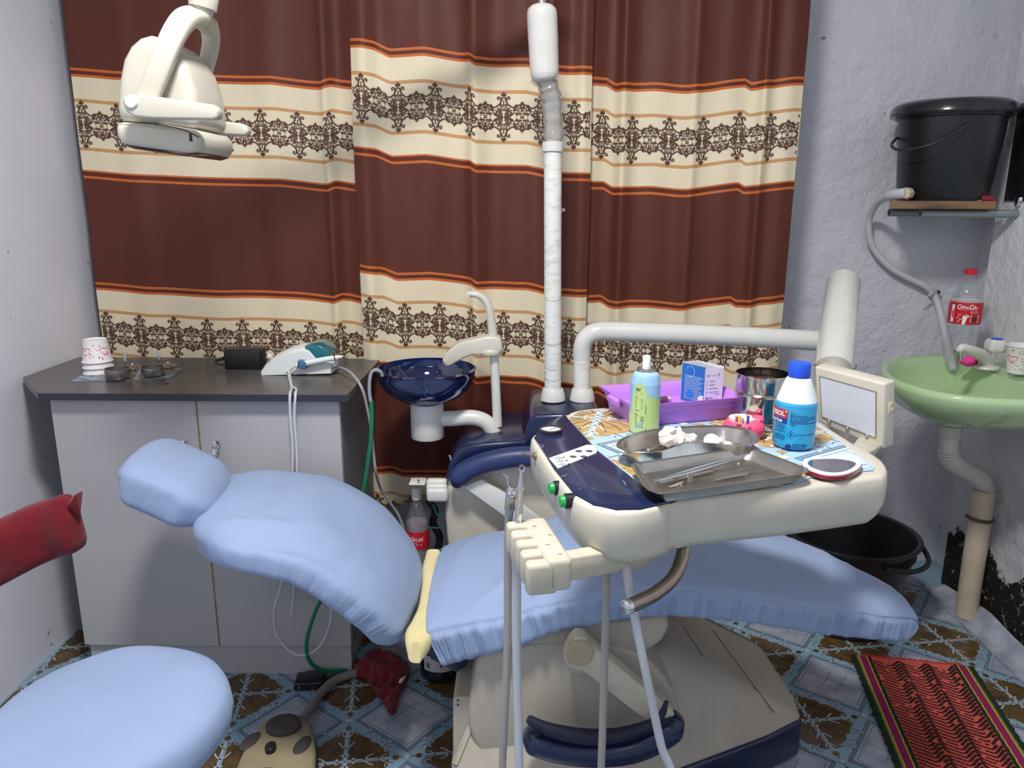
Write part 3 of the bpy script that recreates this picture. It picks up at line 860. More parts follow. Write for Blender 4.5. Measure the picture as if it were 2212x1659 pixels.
# ================================================================ dental chair
def spow(a, e): return math.copysign(abs(a) ** e, a)
def cushion(st, nr=56, ex=4.0, dome=0.02, gather=0.0, gfreq=90, wr=0.004, wfreq=(9, 9, 9), seed=0.0, endr=0.03, ends=(1, 1), folds=None, sub=7, endw=.28, shear=(0, 0), crease=None, groove=0.0):
    """st: (x, z_top, y_near, y_far, thick); lofted along x."""
    S = cr([V((a, b, c)) for a, b, c, d, e in st], sub); S2 = cr([V((d, e, 0)) for a, b, c, d, e in st], sub)
    n = len(S); rings = []
    L = [0.0]
    for i in range(n - 1): L.append(L[-1] + (V((S[i + 1].x, S[i + 1].y, 0)) - V((S[i].x, S[i].y, 0))).length)
    tot = L[-1]
    idx = []
    for i in range(n): idx.append(i)
    for i in idx:
        a, b = S[max(i - 1, 0)], S[min(i + 1, n - 1)]
        t = V((b.x - a.x, 0, b.y - a.y)).normalized(); nrm = V((-t.z, 0, t.x))
        yn, yf, th = S[i].z, S2[i].x, S2[i].y
        d0, d1 = L[i], tot - L[i]
        k = 1.0
        for d, on in ((d0, ends[0]), (d1, ends[1])):
            if on and d < endr * on: k = min(k, sqrt(max(0.0, 1 - (1 - d / (endr * on)) ** 2)))
        kk = max(k, 0.12)
        top = V((S[i].x, 0, S[i].y)); ctr = top - nrm * th / 2
        yc, hw = (yn + yf) / 2, (yf - yn) / 2 * (1 - endw + endw * kk)
        ring = []
        for j in range(nr):
            an = 2 * pi * (j + .5) / nr
            cy, sz = spow(cos(an), 2 / ex), spow(sin(an), 2 / ex)
            off = sz * th / 2 * kk
            if sz > 0: off += dome * (1 - cy * cy) * kk
            p = V((ctr.x, yc + hw * cy, ctr.z)) + nrm * off
            p.x -= (shear[0] + (shear[1] - shear[0]) * L[i] / tot) * hw * cy
            side = max(0, 1 - abs(sz)) ** .5
            if gather and abs(cy) > .9:
                g_ = gather * side * (2.2 * noise.noise(V((L[i] * gfreq * .16, p.z * 6, seed))) + 1.6 * abs(noise.noise(V((L[i] * gfreq * .4, p.z * 9, seed + 5)))))
                below = 1 / (1 + math.exp((sz - .62) * 24))
                gr_ = groove * math.exp(-((sz - .66) / .10) ** 2)
                p.y += (g_ * below + gr_) if cy < 0 else -(g_ * below + gr_)
            q = V((p.x * wfreq[0], p.y * wfreq[1], p.z * wfreq[2])) + V((seed, seed, seed))
            p += nrm * (noise.noise(q) * wr + noise.noise(q * 2.3) * wr * .5) * (1 if sz > 0 else .6)
            if crease:
                am, cx_, cy_, fs_, fd_ = crease; s_ = p.x * cx_ + p.y * cy_; d_ = -p.x * cy_ + p.y * cx_
                v_ = 0
                for w_, ww in ((1, 1), (2.1, .45)):
                    q2 = noise.noise(V((s_ * fs_ * w_ + .6 * noise.noise(V((d_ * 9, s_ * 5, seed))), d_ * fd_ * w_, seed + w_)))
                    v_ += ww * max(0, 1 - 3.2 * abs(q2)) ** 1.5
                p += nrm * am * v_ * (.5 + .5 * noise.noise(V((p.x * 4, p.y * 4, seed + 3)))) * (1 if sz > -.5 else 0)
            if folds: p += nrm * folds(p.x, p.y) * (1 if sz > -.3 else 0)
            ring.append(p)
        rings.append(ring)
    return G().loft(rings)

CY = 1.66
chair = thing('dental_chair', (0.3, CY, 0), 'reclined dental chair with pale blue cloth covers on a beige base', 'dental chair')
seat_st = [(-.205, .462, 1.435, 1.875, .112), (-.16, .480, 1.432, 1.88, .112), (-.10, .495, 1.43, 1.885, .108), (-.03, .508, 1.43, 1.89, .098), (.05, .533, 1.43, 1.89, .088), (.13, .552, 1.43, 1.89, .087),
           (.22, .570, 1.43, 1.89, .086), (.32, .578, 1.43, 1.89, .086), (.42, .572, 1.43, 1.885, .086), (.52, .558, 1.43, 1.87, .084), (.62, .538, 1.43, 1.84, .08), (.70, .524, 1.432, 1.79, .076),
           (.77, .513, 1.435, 1.70, .07), (.82, .507, 1.44, 1.60, .065), (.85, .504, 1.445, 1.53, .06)]
def seat_folds(x, y):
    v = 0.0
    for x0, y0, dx, dy, a, w_ in ((-.10, 1.47, .5, .5, .007, .014), (-.03, 1.45, .35, .9, .006, .012), (.04, 1.5, .8, .5, .004, .014), (-.16, 1.6, .2, 1, .006, .018), (.12, 1.46, .6, .6, .004, .012)):
        l = sqrt(dx * dx + dy * dy); ux, uy = dx / l, dy / l
        s = (x - x0) * ux + (y - y0) * uy; d = (x - x0) * -uy + (y - y0) * ux
        if -.02 < s < .22: v += a * math.exp(-(d / w_) ** 2) * max(0, sin(pi * (s + .02) / .24))
    return v
seat_o = mk('seat', cushion(seat_st, nr=110, ex=5, groove=.006, dome=.016, gather=.0085, gfreq=260, wr=.003, wfreq=(7, 10, 6), endr=.03, ends=(.45, 1), endw=.2, crease=(.005, .5, .86, 2.6, 9), folds=seat_folds, sub=24), BLUECLOTH, chair, smooth=180)
back_st = [(-.755, .650, 1.58, 1.80, .07), (-.73, .660, 1.52, 1.83, .08), (-.68, .670, 1.47, 1.86, .085), (-.62, .672, 1.435, 1.885, .085), (-.54, .662, 1.42, 1.895, .085), (-.46, .644, 1.415, 1.90, .085), (-.39, .606, 1.415, 1.90, .085),
           (-.33, .560, 1.42, 1.895, .085), (-.285, .508, 1.43, 1.88, .082), (-.255, .455, 1.45, 1.86, .08), (-.235, .405, 1.48, 1.82, .07)]
def back_folds(x, y):
    v = 0.0
    for x0, y0, dx, dy, a, w_, ln in ((-.69, 1.48, 1, .16, .014, .016, .34), (-.66, 1.445, 1, .03, -.012, .013, .32), (-.60, 1.53, 1, .1, .006, .010, .24), (-.52, 1.60, 1, .35, -.004, .012, .2), (-.56, 1.62, 1, -.5, .004, .02, .22), (-.42, 1.46, .5, .7, .006, .014, .16), (-.33, 1.47, .6, .5, .006, .012, .12), (-.30, 1.75, .5, -.6, .005, .016, .18), (-.45, 1.78, .8, -.2, .004, .02, .2)):
        l = sqrt(dx * dx + dy * dy); ux, uy = dx / l, dy / l
        s = (x - x0) * ux + (y - y0) * uy; d = (x - x0) * -uy + (y - y0) * ux
        if 0 < s < ln: v += a * math.exp(-(d / w_) ** 2) * sin(pi * s / ln)
    return v
mk('backrest', cushion(back_st, ex=4.2, dome=.02, gather=.0022, gfreq=160, wr=.004, wfreq=(6, 9, 6), seed=3, endr=.05, endw=.22, shear=(.16, 0), crease=(.006, .92, .38, 3.2, 11), folds=back_folds, sub=24), BLUECLOTH, chair, smooth=180)
head_st = [(-.895, .796, 1.53, 1.78, .095), (-.86, .794, 1.525, 1.785, .10), (-.815, .780, 1.525, 1.785, .10), (-.76, .754, 1.525, 1.785, .10), (-.71, .728, 1.525, 1.785, .10), (-.66, .696, 1.53, 1.78, .095)]
mk('headrest', cushion(head_st, ex=4.6, dome=.012, gather=.0018, gfreq=120, wr=.002, wfreq=(9, 9, 9), seed=6, endr=.085, endw=.62, shear=(.10, .10), sub=24), BLUECLOTH, chair, smooth=180)
tw = G()
for i in range(5):
    p = PY(352 + i * 9, 1092 + i * 5, 1.55)
    tw.sphere(p + V((0, 0, -.002)), .009, 6, (1.2, .8, .8))
tw.displace(.006, 60, 2)
mk('torn_lining', tw, mat('white_lining', rgb(205, 202, 192), .8), chair, smooth=180, plabel='white torn lining under the headrest')
neck = G().tube([(-.74, 1.66, .66), (-.68, 1.66, .60), (-.60, 1.66, .58)], .018, 10)
mk('headrest_bar', neck, STEEL, chair)
# exposed foam between seat and backrest
FOAM = mat('pale_yellow_foam', rgb(228, 214, 160), .8, var=.06, vscale=20, bump=.1, bscale=60)
fr = []
N = 16
for i in range(N + 1):
    t = i / N
    px = interp([(0, 936), (.15, 928), (.5, 926), (.75, 916), (.9, 903), (1, 897)], t); py = 1205 + t * 205
    wd_ = interp([(0, 18), (.3, 16), (.6, 20), (.8, 30), (.92, 24), (1, 12)], t)
    Yd = 1.80 - t * .40
    c_ = PY(px, py, Yd); hw = wd_ * .0011
    ring = []
    for j in range(14):
        a = 2 * pi * j / 14
        ring.append(c_ + V((spow(cos(a), .6) * hw, .012 * sin(a) * .4, spow(sin(a), .6) * .022)) + noise.noise_vector(V((t * 9, j * .7, 2))) * (.0015 + .008 * max(0, t - .75) * 2))
    fr.append(ring)
mk('exposed_foam', G().loft(fr), FOAM, chair, smooth=70, plabel='exposed pale yellow foam')
# under-structure
def outl(pts, Y): return [PY(x, y, Y) for x, y in pts]
mk('underframe', G().prism(outl([(1036, 1404), (1100, 1378), (1250, 1352), (1442, 1328), (1448, 1356), (1432, 1386), (1398, 1410), (1310, 1417), (1150, 1432), (1050, 1440)], 1.475), (0, 1, 0), 0, .37, bev=.012), BEIGE, chair)
mk('side_cover', G().prism(outl([(p.x, p.y) for p in cr([V(q) for q in ((1046, 1410, 0), (1022, 1470, 0), (1011, 1540, 0), (1018, 1592, 0), (1044, 1634, 0), (1085, 1652, 0), (1200, 1662, 0), (1330, 1664, 0), (1430, 1640, 0), (1470, 1560, 0), (1440, 1470, 0), (1350, 1400, 0), (1180, 1390, 0))], 4, True)], 1.47), (0, 1, 0), 0, .33, bev=.012), BEIGE, chair)
mk('rear_plate', G().prism(outl([(978, 1512), (986, 1506), (1100, 1508), (1100, 1690), (978, 1690)], 1.50), (0, 1, 0), 0, .30, bev=.006), BEIGE, chair)
for px, py in ((989, 1513), (989, 1523)):
    mk('screw', G().sphere(PY(px, py, 1.499), .0022, 6), BLACK, chair)
plan = [(-.15, 1.45), (.10, 1.43), (.36, 1.46), (.60, 1.575), (.705, 1.64), (.715, 1.72), (.70, 1.95), (.30, 1.965), (-.15, 1.965)]
mk('base_skirt', G().prism([V((x, y, 0)) for x, y in plan], (0, 0, 1), .0015, .105, bev=.012), NAVY, chair)
bb = [V((x * 1.0 - .0, y, .105)) for x, y in plan] + [V((x * .97 + .005, 1.72 + (y - 1.72) * .96, .125)) for x, y in plan]
bb += [V(p) for p in ((-.05, 1.55, .30), (.30, 1.55, .335), (.36, 1.62, .33), (.36, 1.86, .33), (-.05, 1.9, .30), (.52, 1.62, .21), (.54, 1.9, .21))]
mk('base_body', G().hull(bb, bev=.012, seg=3), BEIGE, chair)
for a, b_ in (((1475, 1352, .335), (1569, 1490, .205)), ((1540, 1362, .30), (1672, 1540, .15))):
    A = PZ(*a); B = PZ(*b_)
    mk('panel_seam', G().tube([A, (A + B) / 2, B], .0012, 6), mat('dark_grey_seam', rgb(90, 86, 80), .8), chair)  # thin dark grey line along the panel joint
# near armrest, folded down
AY = 1.395
arm = mk('armrest_bar', G().prism(outl([(1217, 1416), (1228, 1388), (1244, 1369), (1262, 1372), (1290, 1398), (1448, 1526), (1464, 1552), (1440, 1580), (1420, 1572), (1258, 1444), (1228, 1438)], AY), (0, 1, 0), -.012, .028, bev=.005), CREAM2, chair)
dc = PY(1251, 1409, AY - .012)
MY = Matrix.Rotation(radians(90), 3, 'X')
mk('pivot_cap', G().lathe([(.0005, .006), (.027, .006), (.0295, .003), (.0295, -.02)], dc, 36, MY), mat('rust_speckled_cap', rgb(176, 160, 134), .5, col2=rgb(120, 88, 62), vscale=60, lo=.6, hi=.8), arm)
mk('armrest_mount', G().box(PY(1251, 1409, AY + .05), (.05, .09, .05), bev=.008), BEIGE, chair)
pd = []
path = cr([PY(x, y, AY - .004) for x, y in ((1136, 1583), (1170, 1600), (1230, 1614), (1300, 1618), (1370, 1608), (1430, 1580), (1468, 1548))], 6)
nP = len(path)
for i, p in enumerate(path):
    t = (path[min(i + 1, nP - 1)] - path[max(i - 1, 0)]).normalized(); nr_ = V((-t.z, 0, t.x))
    k = min(1, .45 + min(i, nP - 1 - i) * .16)
    ring = []
    for j in range(20):
        a = 2 * pi * j / 20
        ring.append(p + nr_ * spow(sin(a), .7) * .029 * k + V((0, spow(cos(a), .7) * .036 * k, 0)))
    pd.append(ring)
padn = mk('armrest_pad', G().loft(pd), NAVY, chair, smooth=60)  # darker navy than the far pad: its shade is put into the colour
lip = cr([PY(x, y, AY - .034) for x, y in ((1141, 1553), (1180, 1573), (1240, 1588), (1300, 1592), (1360, 1582), (1420, 1556), (1440, 1515))], 5)
mk('pad_flap', G().tube(lip, [.004 + .012 * sin(pi * min(1, (i + 4) / (len(lip) + 3))) for i in range(len(lip))], 10), mat('worn_dark_navy_vinyl', rgb(30, 34, 58), .6, var=.2), padn)
# rear bracket below the foam
mk('seat_bracket', G().prism(outl([(893, 1360), (950, 1352), (1005, 1400), (1010, 1440), (985, 1455), (930, 1425)], 1.56), (0, 1, 0), 0, .2, bev=.006), NAVY, chair)
# far armrest beside the unit
fp = cr([PY(x, y, 1.945) for x, y in ((986, 1052), (992, 1030), (1020, 1010), (1070, 994), (1130, 986), (1190, 990), (1230, 1000))], 6)
rr = [.010 + .018 * min(1, i / 5) for i in range(len(fp))]
fa = mk('far_armrest_pad', G().tube(fp, rr, 16), NAVYV, chair, smooth=60)
mk('far_armrest_bar', G().prism(outl([(1000, 1052), (1040, 1036), (1130, 1092), (1190, 1140), (1150, 1160), (1075, 1106)], 1.95), (0, 1, 0), 0, .02, bev=.003), WHITEP, chair)

# ================================================================ stool with red backrest
sc_ = PZ(236, 1522, .50); SR = (PZ(489, 1528, .49) - sc_).x
st = thing('dentist_stool', (sc_.x, sc_.y, 0), 'round stool with a pale blue cloth seat and red velvet backrest', 'stool')
prf = [(.0005, .415), (SR * .8, .417), (SR * .93, .425), (SR * .985, .443), (SR, .462), (SR * .985, .482), (SR * .93, .497), (SR * .8, .507), (SR * .5, .512), (.0005, .514)]
prf = [(a.x, a.y) for a in cr([V((r, z, 0)) for r, z in prf], 3)]
sg = G().lathe(prf, (sc_.x, sc_.y, 0), 72, fun=lambda a, z: 1 + (.006 * sin(a * 34 + 2 * sin(a * 5)) * max(0, 1 - abs(z - .455) / .035)))
sg.displace(.004, 9, 5)
seat2 = mk('seat', sg, BLUECLOTH, st, smooth=180)
mk('gas_column', G().tube([(sc_.x, sc_.y, .09), (sc_.x, sc_.y, .25), (sc_.x, sc_.y, .2501), (sc_.x, sc_.y, .42)], [.03, .03, .018, .018], 16), CHROME, st)
mk('seat_plate', G().box((sc_.x, sc_.y, .405), (.18, .18, .02), bev=.004), BLACK, st)
for k in range(5):
    a = 2 * pi * k / 5 + .4
    e = V((sc_.x + .23 * cos(a), sc_.y + .23 * sin(a), .065))
    lg = mk('leg', G().tube([(sc_.x + .02 * cos(a), sc_.y + .02 * sin(a), .10), tuple((V((sc_.x, sc_.y, .09)) + e) / 2), e], [.022, .018, .013], 10), CHROME, st)
    MW = Matrix.Rotation(a + pi / 2, 3, 'Z') @ Matrix.Rotation(radians(90), 3, 'Y')
    mk('caster', G().lathe([(.0005, -.012), (.024, -.012), (.026, -.008), (.026, .008), (.024, .012), (.0005, .012)], e + V((0, 0, -.036)), 18, MW), BLACK, lg)
# red bolster backrest curving round the stool
bp_ = [(162, 1128, 1.36), (120, 1140, 1.37), (70, 1160, 1.36), (10, 1188, 1.33), (-60, 1225, 1.27), (-130, 1275, 1.18), (-185, 1335, 1.08)]
bc = cr([PY(x, y, Y) for x, y, Y in bp_], 6); rings = []
nb = len(bc)
for i, p in enumerate(bc):
    t = (bc[min(i + 1, nb - 1)] - bc[max(i - 1, 0)]); t.z *= .6; t.normalize()
    sd = V((t.y, -t.x, 0)).normalized(); upv = t.cross(sd); upv = upv if upv.z > 0 else -upv
    k = min(1, .55 + .2 * min(i, nb - 1 - i))
    rings.append([p + upv * spow(sin(2 * pi * j / 28), .62) * .058 * k + sd * spow(cos(2 * pi * j / 28), .62) * .032 * k for j in range(28)])
rb = mk('backrest', G().loft(rings).displace(.003, 14, 1), REDVELVET, st, smooth=70)
tipc = PY(166, 1075, 1.36)
mk('cloth_corner', G().hull([tipc + V((-.014, -.01, -.012)), tipc + V((.006, -.012, .012)), tipc + V((.007, .012, .010)), tipc + V((.001, .0, -.045)), tipc + V((-.016, .01, -.004))], bev=.002), REDVELVET, rb)
mk('backrest_arm', G().tube(cr([bc[-8] + V((0, 0, -.02)), V((sc_.x - .23, sc_.y + .02, .5)), V((sc_.x - .17, sc_.y + .02, .40)), V((sc_.x - .06, sc_.y, .40))], 6), .012, 10), CHROME, st)

# ================================================================ spittoon unit
UY = 2.0
unit = thing('spittoon_unit', (0.05, 2.15, 0), 'navy topped spittoon unit with a blue glass bowl behind the dental chair', 'dental unit')
mk('body', G().prism(outl([(1002, 1004), (972, 1028), (964, 1060), (961, 1110), (966, 1170), (982, 1260), (996, 1420), (998, 1634), (1290, 1634), (1290, 955), (1150, 965), (1060, 978)], UY), (0, 1, 0), 0, .26, bev=.012), CREAM, unit)
mk('navy_deck', G().prism(outl([(962, 1034), (971, 996), (988, 970), (1013, 958), (1040, 955), (1082, 952), (1131, 949), (1135, 930), (1143, 903), (1158, 894), (1288, 890), (1300, 902), (1302, 985), (1150, 974), (1064, 980), (1008, 1006), (975, 1040)], UY), (0, 1, 0), -.012, .285, bev=.014), NAVY, unit)
mk('white_rim', G().tube(cr([PY(x, y, UY - .013) for x, y in ((1008, 1004), (1030, 990), (1062, 979), (1100, 974), (1148, 971))], 5), .0045, 8), WHITEP, unit)
mk('toggle_lever', G().tube([PY(975, 1000, UY), PY(973, 988, UY - .01), PY(971, 984, UY - .012)], .0022, 6), WHITEP, unit)
BY = 2.10
k_ = BY * 1.0 / FPX
# pedestal and arm
pc = PY(923, 905, BY)
R1 = 36 * k_ * 1.03
ztp, zbt = PY(923, 869, BY).z, PY(923, 944, BY).z
mk('bowl_pedestal', G().lathe([(.0005, zbt), (R1 * .96, zbt), (R1, zbt + .003), (R1, ztp - .004), (R1 - .002, ztp), (R1 - .012, ztp)], (pc.x, BY, 0), 40), WHITEP, unit)
ap = cr([PY(945, 905, BY), PY(980, 904, BY), PY(1020, 902, BY), PY(1050, 912, BY), PY(1068, 938, BY), PY(1072, 952, BY)], 7)
mk('bowl_arm', G().tube(ap, 17.5 * k_, 20), WHITEP, unit)
rc = PY(1068, 944, BY)
mk('arm_collar', G().lathe([(.021, -.006), (.0265, -.004), (.0265, .003), (.021, .007)], rc, 28), CHROME, unit)
# glass bowl
rim = PY(920, 797, BY); RB = 107 * k_ * 1.02; zb_ = ztp + .002; hB = rim.z - zb_
prof = []
for i in range(13):
    t = i / 12; prof.append((.02 + (RB - .02) * sin(t * pi / 2) ** 1.0 if i else .02, zb_ + hB * (1 - cos(t * pi / 2)) ** 1.05))
inn = [(max(.004, r - .005), z + .005) for r, z in prof][::-1]
M_BOWL = clear_mat('dark_blue_glass', (0.05, 0.14, 0.42, 1), refl=0.16, body=0.28, bodycol=rgb(24, 44, 110))
bowl = mk('glass_bowl', G().lathe([(.004, zb_)] + prof + [(RB + .002, rim.z + .002)] + inn, (pc.x, BY, 0), 64), M_BOWL, unit, smooth=60, plabel='dark blue glass bowl')
mk('drain_strainer', G().lathe([(.0005, zb_ + .012), (.03, zb_ + .014), (.034, zb_ + .020), (.03, zb_ + .026), (.0005, zb_ + .022)], (pc.x, BY, 0), 28), WHITEP, bowl)
mk('bowl_gasket', G().lathe([(R1 * .9, ztp - .002), (R1 * .92, ztp + .006), (R1 * .7, ztp + .009), (.01, ztp + .006)], (pc.x, BY, 0), 32), BLACK, unit)
# water post, cup bracket and spout
mk('water_post', G().tube([PY(1066, 735, BY), PY(1070, 820, BY), PY(1075, 920, BY)], [9.5 * k_, 10 * k_, 10.5 * k_], 18), WHITEP, unit)
mk('cup_bracket', G().prism(outl([(954, 780), (962, 764), (985, 745), (1000, 738), (1052, 727), (1080, 729), (1084, 742), (1085, 757), (1078, 766), (1050, 768), (1018, 768), (1000, 776), (972, 792), (962, 793)], BY - .03), (0, 1, 0), 0, .055, bev=.007), CREAM, unit)
lpz = PY(1060, 757, BY)
mk('bracket_collar', G().lathe([(.0005, -.008), (.034, -.008), (.036, -.003), (.036, .003), (.033, .007), (.0005, .007)], lpz, 30), CREAM, unit)
spx = [(1066, 732), (1062, 700), (1057, 668), (1048, 648), (1034, 638), (1018, 635), (1011, 636), (1010, 642)]
mk('water_spout', G().tube(cr([PY(x, y, BY) for x, y in spx], 5), [(10.5 - 4.3 * min(1, i / 28)) * k_ for i in range(36)], 16), CREAM, unit)
# assistant rack
AR = 1.985
for i, (px, py) in enumerate(((944, 1048), (944, 1058), (945, 1068))):
    mk('assistant_rack_lobe', G().box(PY(px, py, AR + .04 - i * .02), (.060, .026, .040), bev=.010, seg=3), WHITEP, unit)
mk('bottle_plate', G().box(PY(903, 1040, 2.03), (.045, .05, .005), bev=.002), WHITEP, unit)
for px, py in ((904, 1037.5), (904, 1042)):
    mk('plate_hole', G().lathe([(.0005, 0), (.0038, 0), (.0038, .0006), (.0005, .0006)], PZ(px, py, PY(903, 1040, 2.03).z + .0026), 14), BLACK, unit)
TEALT = mat('teal_thin_tube', rgb(60, 140, 140), .4)
for pts in ([(960, 1108), (945, 1112), (940, 1100), (936, 1090)], [(985, 1135), (950, 1140), (930, 1140), (915, 1146)], [(960, 1185), (935, 1192), (915, 1200), (905, 1215)]):
    mk('air_line', G().tube(cr([PY(x, y, 2.06) for x, y in pts], 5), .0028, 7), TEALT, unit)
mk('dark_tubing', G().tube(cr([PY(x, y, 2.09) for x, y in ((925, 1080), (940, 1105), (935, 1130), (950, 1160), (945, 1200), (955, 1260))], 5), .011, 9), BLACK, unit)

# plastic drink bottle used as the unit's water bottle
PET = clear_mat('clear_pet', (0.93, 0.95, 0.96, 1), refl=0.10, body=0.05, bodycol=(.8, .84, .86, 1))
COKE = mat('red_label_film', rgb(196, 26, 40), .35)
def drink_bottle(label, base, r, h, cap_m, label_z, tilt=None, water=None, cap_h=.018, neck=.34):
    t = thing('drink_bottle', base, label, 'bottle')
    x, y, z = base
    prof = [(.0005, z + .006), (r * .55, z + .001), (r * .86, z), (r * .97, z + .012), (r, z + .03), (r * .98, z + h * .16), (r * .93, z + h * .30), (r * .97, z + h * .40), (r, z + h * .47), (r, z + h * .60), (r * .97, z + h * .66), (r * .86, z + h * .75), (r * .60, z + h * .85), (r * .36, z + h * .915), (r * neck, z + h * .94), (r * neck, z + h * .97)]
    prof = [(p.x, p.y) for p in cr([V((a, b, 0)) for a, b in prof], 3)]
    mk('bottle_wall', G().lathe(prof, (x, y, 0), 40), PET, t, smooth=70)
    mk('cap', G().lathe([(r * neck + .001, z + h * .945), (r * neck + .0028, z + h * .947), (r * neck + .0028, z + h * .945 + cap_h), (r * neck + .001, z + h * .948 + cap_h), (.0005, z + h * .948 + cap_h)], (x, y, 0), 30), cap_m, t)
    def rr_(zz):
        for (a, b), (c, d) in zip(prof, prof[1:]):
            if b <= zz <= d: return a + (c - a) * (zz - b) / max(1e-6, d - b)
        return r
    zs = [label_z[0] + (label_z[1] - label_z[0]) * i / 6 for i in range(7)]
    lb = mk('wrap_label', G().lathe([(rr_(q) + .0006, q) for q in zs], (x, y, 0), 40), COKE, t, smooth=70, plabel='red wrap label with white lettering')
    if water:
        wp = [(a - .0015, b + .001) for a, b in prof if b < water] ; wp.append((rr_(water) - .0015, water)); wp.append((.0005, water))
        mk('liquid', G().lathe(wp, (x, y, 0), 36), clear_mat('cloudy_water', (.86, .84, .86, 1), refl=.05, body=.35, bodycol=rgb(200, 186, 192)), t, smooth=60)
    return t, lb, rr_
bc_ = PY(903, 1140, 2.07); zc_ = PY(904, 1079, 2.03)
ztp_ = PY(904, 1078, 2.05).z; rbt = 27 * 2.07 / FPX; hbt = (ztp_ - PY(900, 1245, 2.05).z) / .95
zb0 = ztp_ - .95 * hbt
wb, wl, rrw = drink_bottle('clear drink bottle with red Bengali label hanging beside the spittoon unit', (bc_.x, 2.055, zb0), rbt, hbt, WHITEP,
                           (PY(900, 1180, 2.05).z, PY(900, 1142, 2.05).z), water=PY(900, 1127, 2.05).z, cap_h=.032)
# Bengali lettering drawn as strokes
bl = Print(); u = .001
def bs(pts, w_=1.3): bl.stroke([(a * u, b * u) for a, b in pts], w_ * u, 0, 3)
bs([(-19, 4), (-16, 9), (-11, 11), (-7, 8), (-9, 3), (-14, -1), (-16, -5)]); bs([(-17, 5), (-4, 4), (3, 5)])
bs([(-9, 4), (-9, -4)]); bs([(-9, 2), (-13, 0), (-15, -3), (-11, -3), (-8, -1)]); bs([(-8, 2), (-4, 1), (-3, -2), (-6, -3)])
bs([(0, 5), (0, -5)]); bs([(4, 6), (9, 5), (14, 6)]); bs([(8, 5), (8, -4)]); bs([(8, 2), (5, -1), (4, -3), (7, -3)]); bs([(9, 2), (12, 0), (11, -3)])
bs([(14, 6), (14, -4)]); bs([(21, 8), (17, 6), (16, 1), (18, -4), (21, -5)])
bs([(-16, -9), (-9, -10), (-1, -9)], 1.0)
for i in range(3): bl.rect(-1 * u, (-13 - i * 2.2) * u, 14 * u, (-12.2 - i * 2.2) * u)
zl = (PY(900, 1180, 2.05).z + PY(900, 1142, 2.05).z) / 2 + .004
mk('label_lettering', bl.to_g(lambda a, b: V((bc_.x + (rrw(zl + b) + .0012) * cos(-1.5 + a * .95 / rbt), 2.055 + (rrw(zl + b) + .0012) * sin(-1.5 + a * .95 / rbt), zl + b * .95))), WHITE_PRINT, wl, smooth=None)

# ================================================================ operating lamp on its post
PYY = 2.13
kp = PYY / FPX
lamp = thing('operating_lamp', (PY(1194, 870, PYY).x, PYY, PY(1194, 872, PYY).z), 'cream dental operating lamp hanging from a tape wrapped white post', 'lamp')
DKZ = PY(1200, 892, UY - .012).z
def collar(px, z0, Y, w0, w1, parent):
    c_ = PY(px, 880, Y); c_.z = z0; h_ = .034; k = Y / FPX
    return mk('base_collar', G().lathe([(w1 * k, 0), (w1 * k, .004), (w0 * k, h_ - .003), (w0 * k - .002, h_), (w0 * k * .8, h_), (w0 * k * .8, h_ - .012)], c_, 36), WHITEP, parent)
collar(1194, DKZ, PYY, 23, 28, lamp)
mk('post', G().tube([PY(1194, 880, PYY), PY(1194, 700, PYY), PY(1194, 500, PYY), PY(1194, 322, PYY)], 18.5 * kp, 24), WRAPPED, lamp)
tapes = G(); 
rnd = random.Random(3)
for py in (380, 470, 512, 596, 640, 735, 788, 812):
    cz = PY(1194, py, PYY)
    ring = [cz + V((cos(a) * (18.7 * kp), sin(a) * 18.7 * kp, .010 * sin(a + rnd.uniform(0, .1)))) for a in [2 * pi * j / 24 for j in range(25)]]
    tapes.tube(ring[:rnd.randint(14, 25)], .0006, 5)
mk('tape_edge', tapes, mat('grey_tape_edge', rgb(150, 150, 146), .6), lamp, kind='stuff')
cz = PY(1194, 318, PYY)
mk('post_ring', G().lathe([(20 * kp, -.013), (22 * kp, -.011), (22 * kp, .011), (20 * kp, .013)], cz, 30), WHITEP, lamp)
PLW = clear_mat('clear_plastic_wrap', (.9, .9, .9, 1), refl=.2, rough=.15, body=.25, bodycol=rgb(215, 212, 205))
el = cr([PY(1195, 325, PYY), PY(1195, 270, PYY), PY(1192, 225, PYY - .005), PY(1185, 190, PYY - .015), PY(1177, 165, PYY - .025), PY(1174, 120, PYY - .03)], 6)
mk('elbow', G().tube(el, 17.5 * kp, 20), mat('greyish_elbow', rgb(188, 184, 176), .35, var=.12, vscale=40), lamp)
wg = G().tube(el[3:], [20.5 * kp * (1 + .06 * sin(i * 1.7)) for i in range(len(el) - 3)], 22, caps=False).displace(.004, 40, 3)
mk('plastic_wrap', wg, PLW, lamp, smooth=30)
for px, py, dx, dy in ((1160, 190, -14, -10), (1215, 2, 12, -8), (1212, 460, 10, -5)):
    a = PY(px, py, PYY - .03); mk('wrap_flap', G().hull([a, a + V((dx * kp, -.004, -dy * kp)), a + V((dx * kp * .6, .01, -dy * kp * 2.2)), a + V((0, -.008, .01))], bev=.0008), PLW, lamp, smooth=20)
cp = [PY(1178, 178, PYY - .03), PY(1177, 168, PYY - .03), PY(1176, 150, PYY - .03), PY(1173, 80, PYY - .035), PY(1171, 35, PYY - .04), PY(1171, 18, PYY - .04), PY(1171, 10, PYY - .04)]
mk('arm_cover', G().tube(cr(cp, 4), [(a) * kp for a in [12, 17, 21, 24, 26, 27, 28, 28.5, 29, 29.3, 29.5, 29.7, 30, 30, 30, 30, 30, 29.5, 29, 28, 26, 24, 22, 19, 16]], 26), WHITE_ENAMEL, lamp, smooth=60)
pt = PY(1171, 12, PYY - .04); top = pt + V((0, 0, .16))
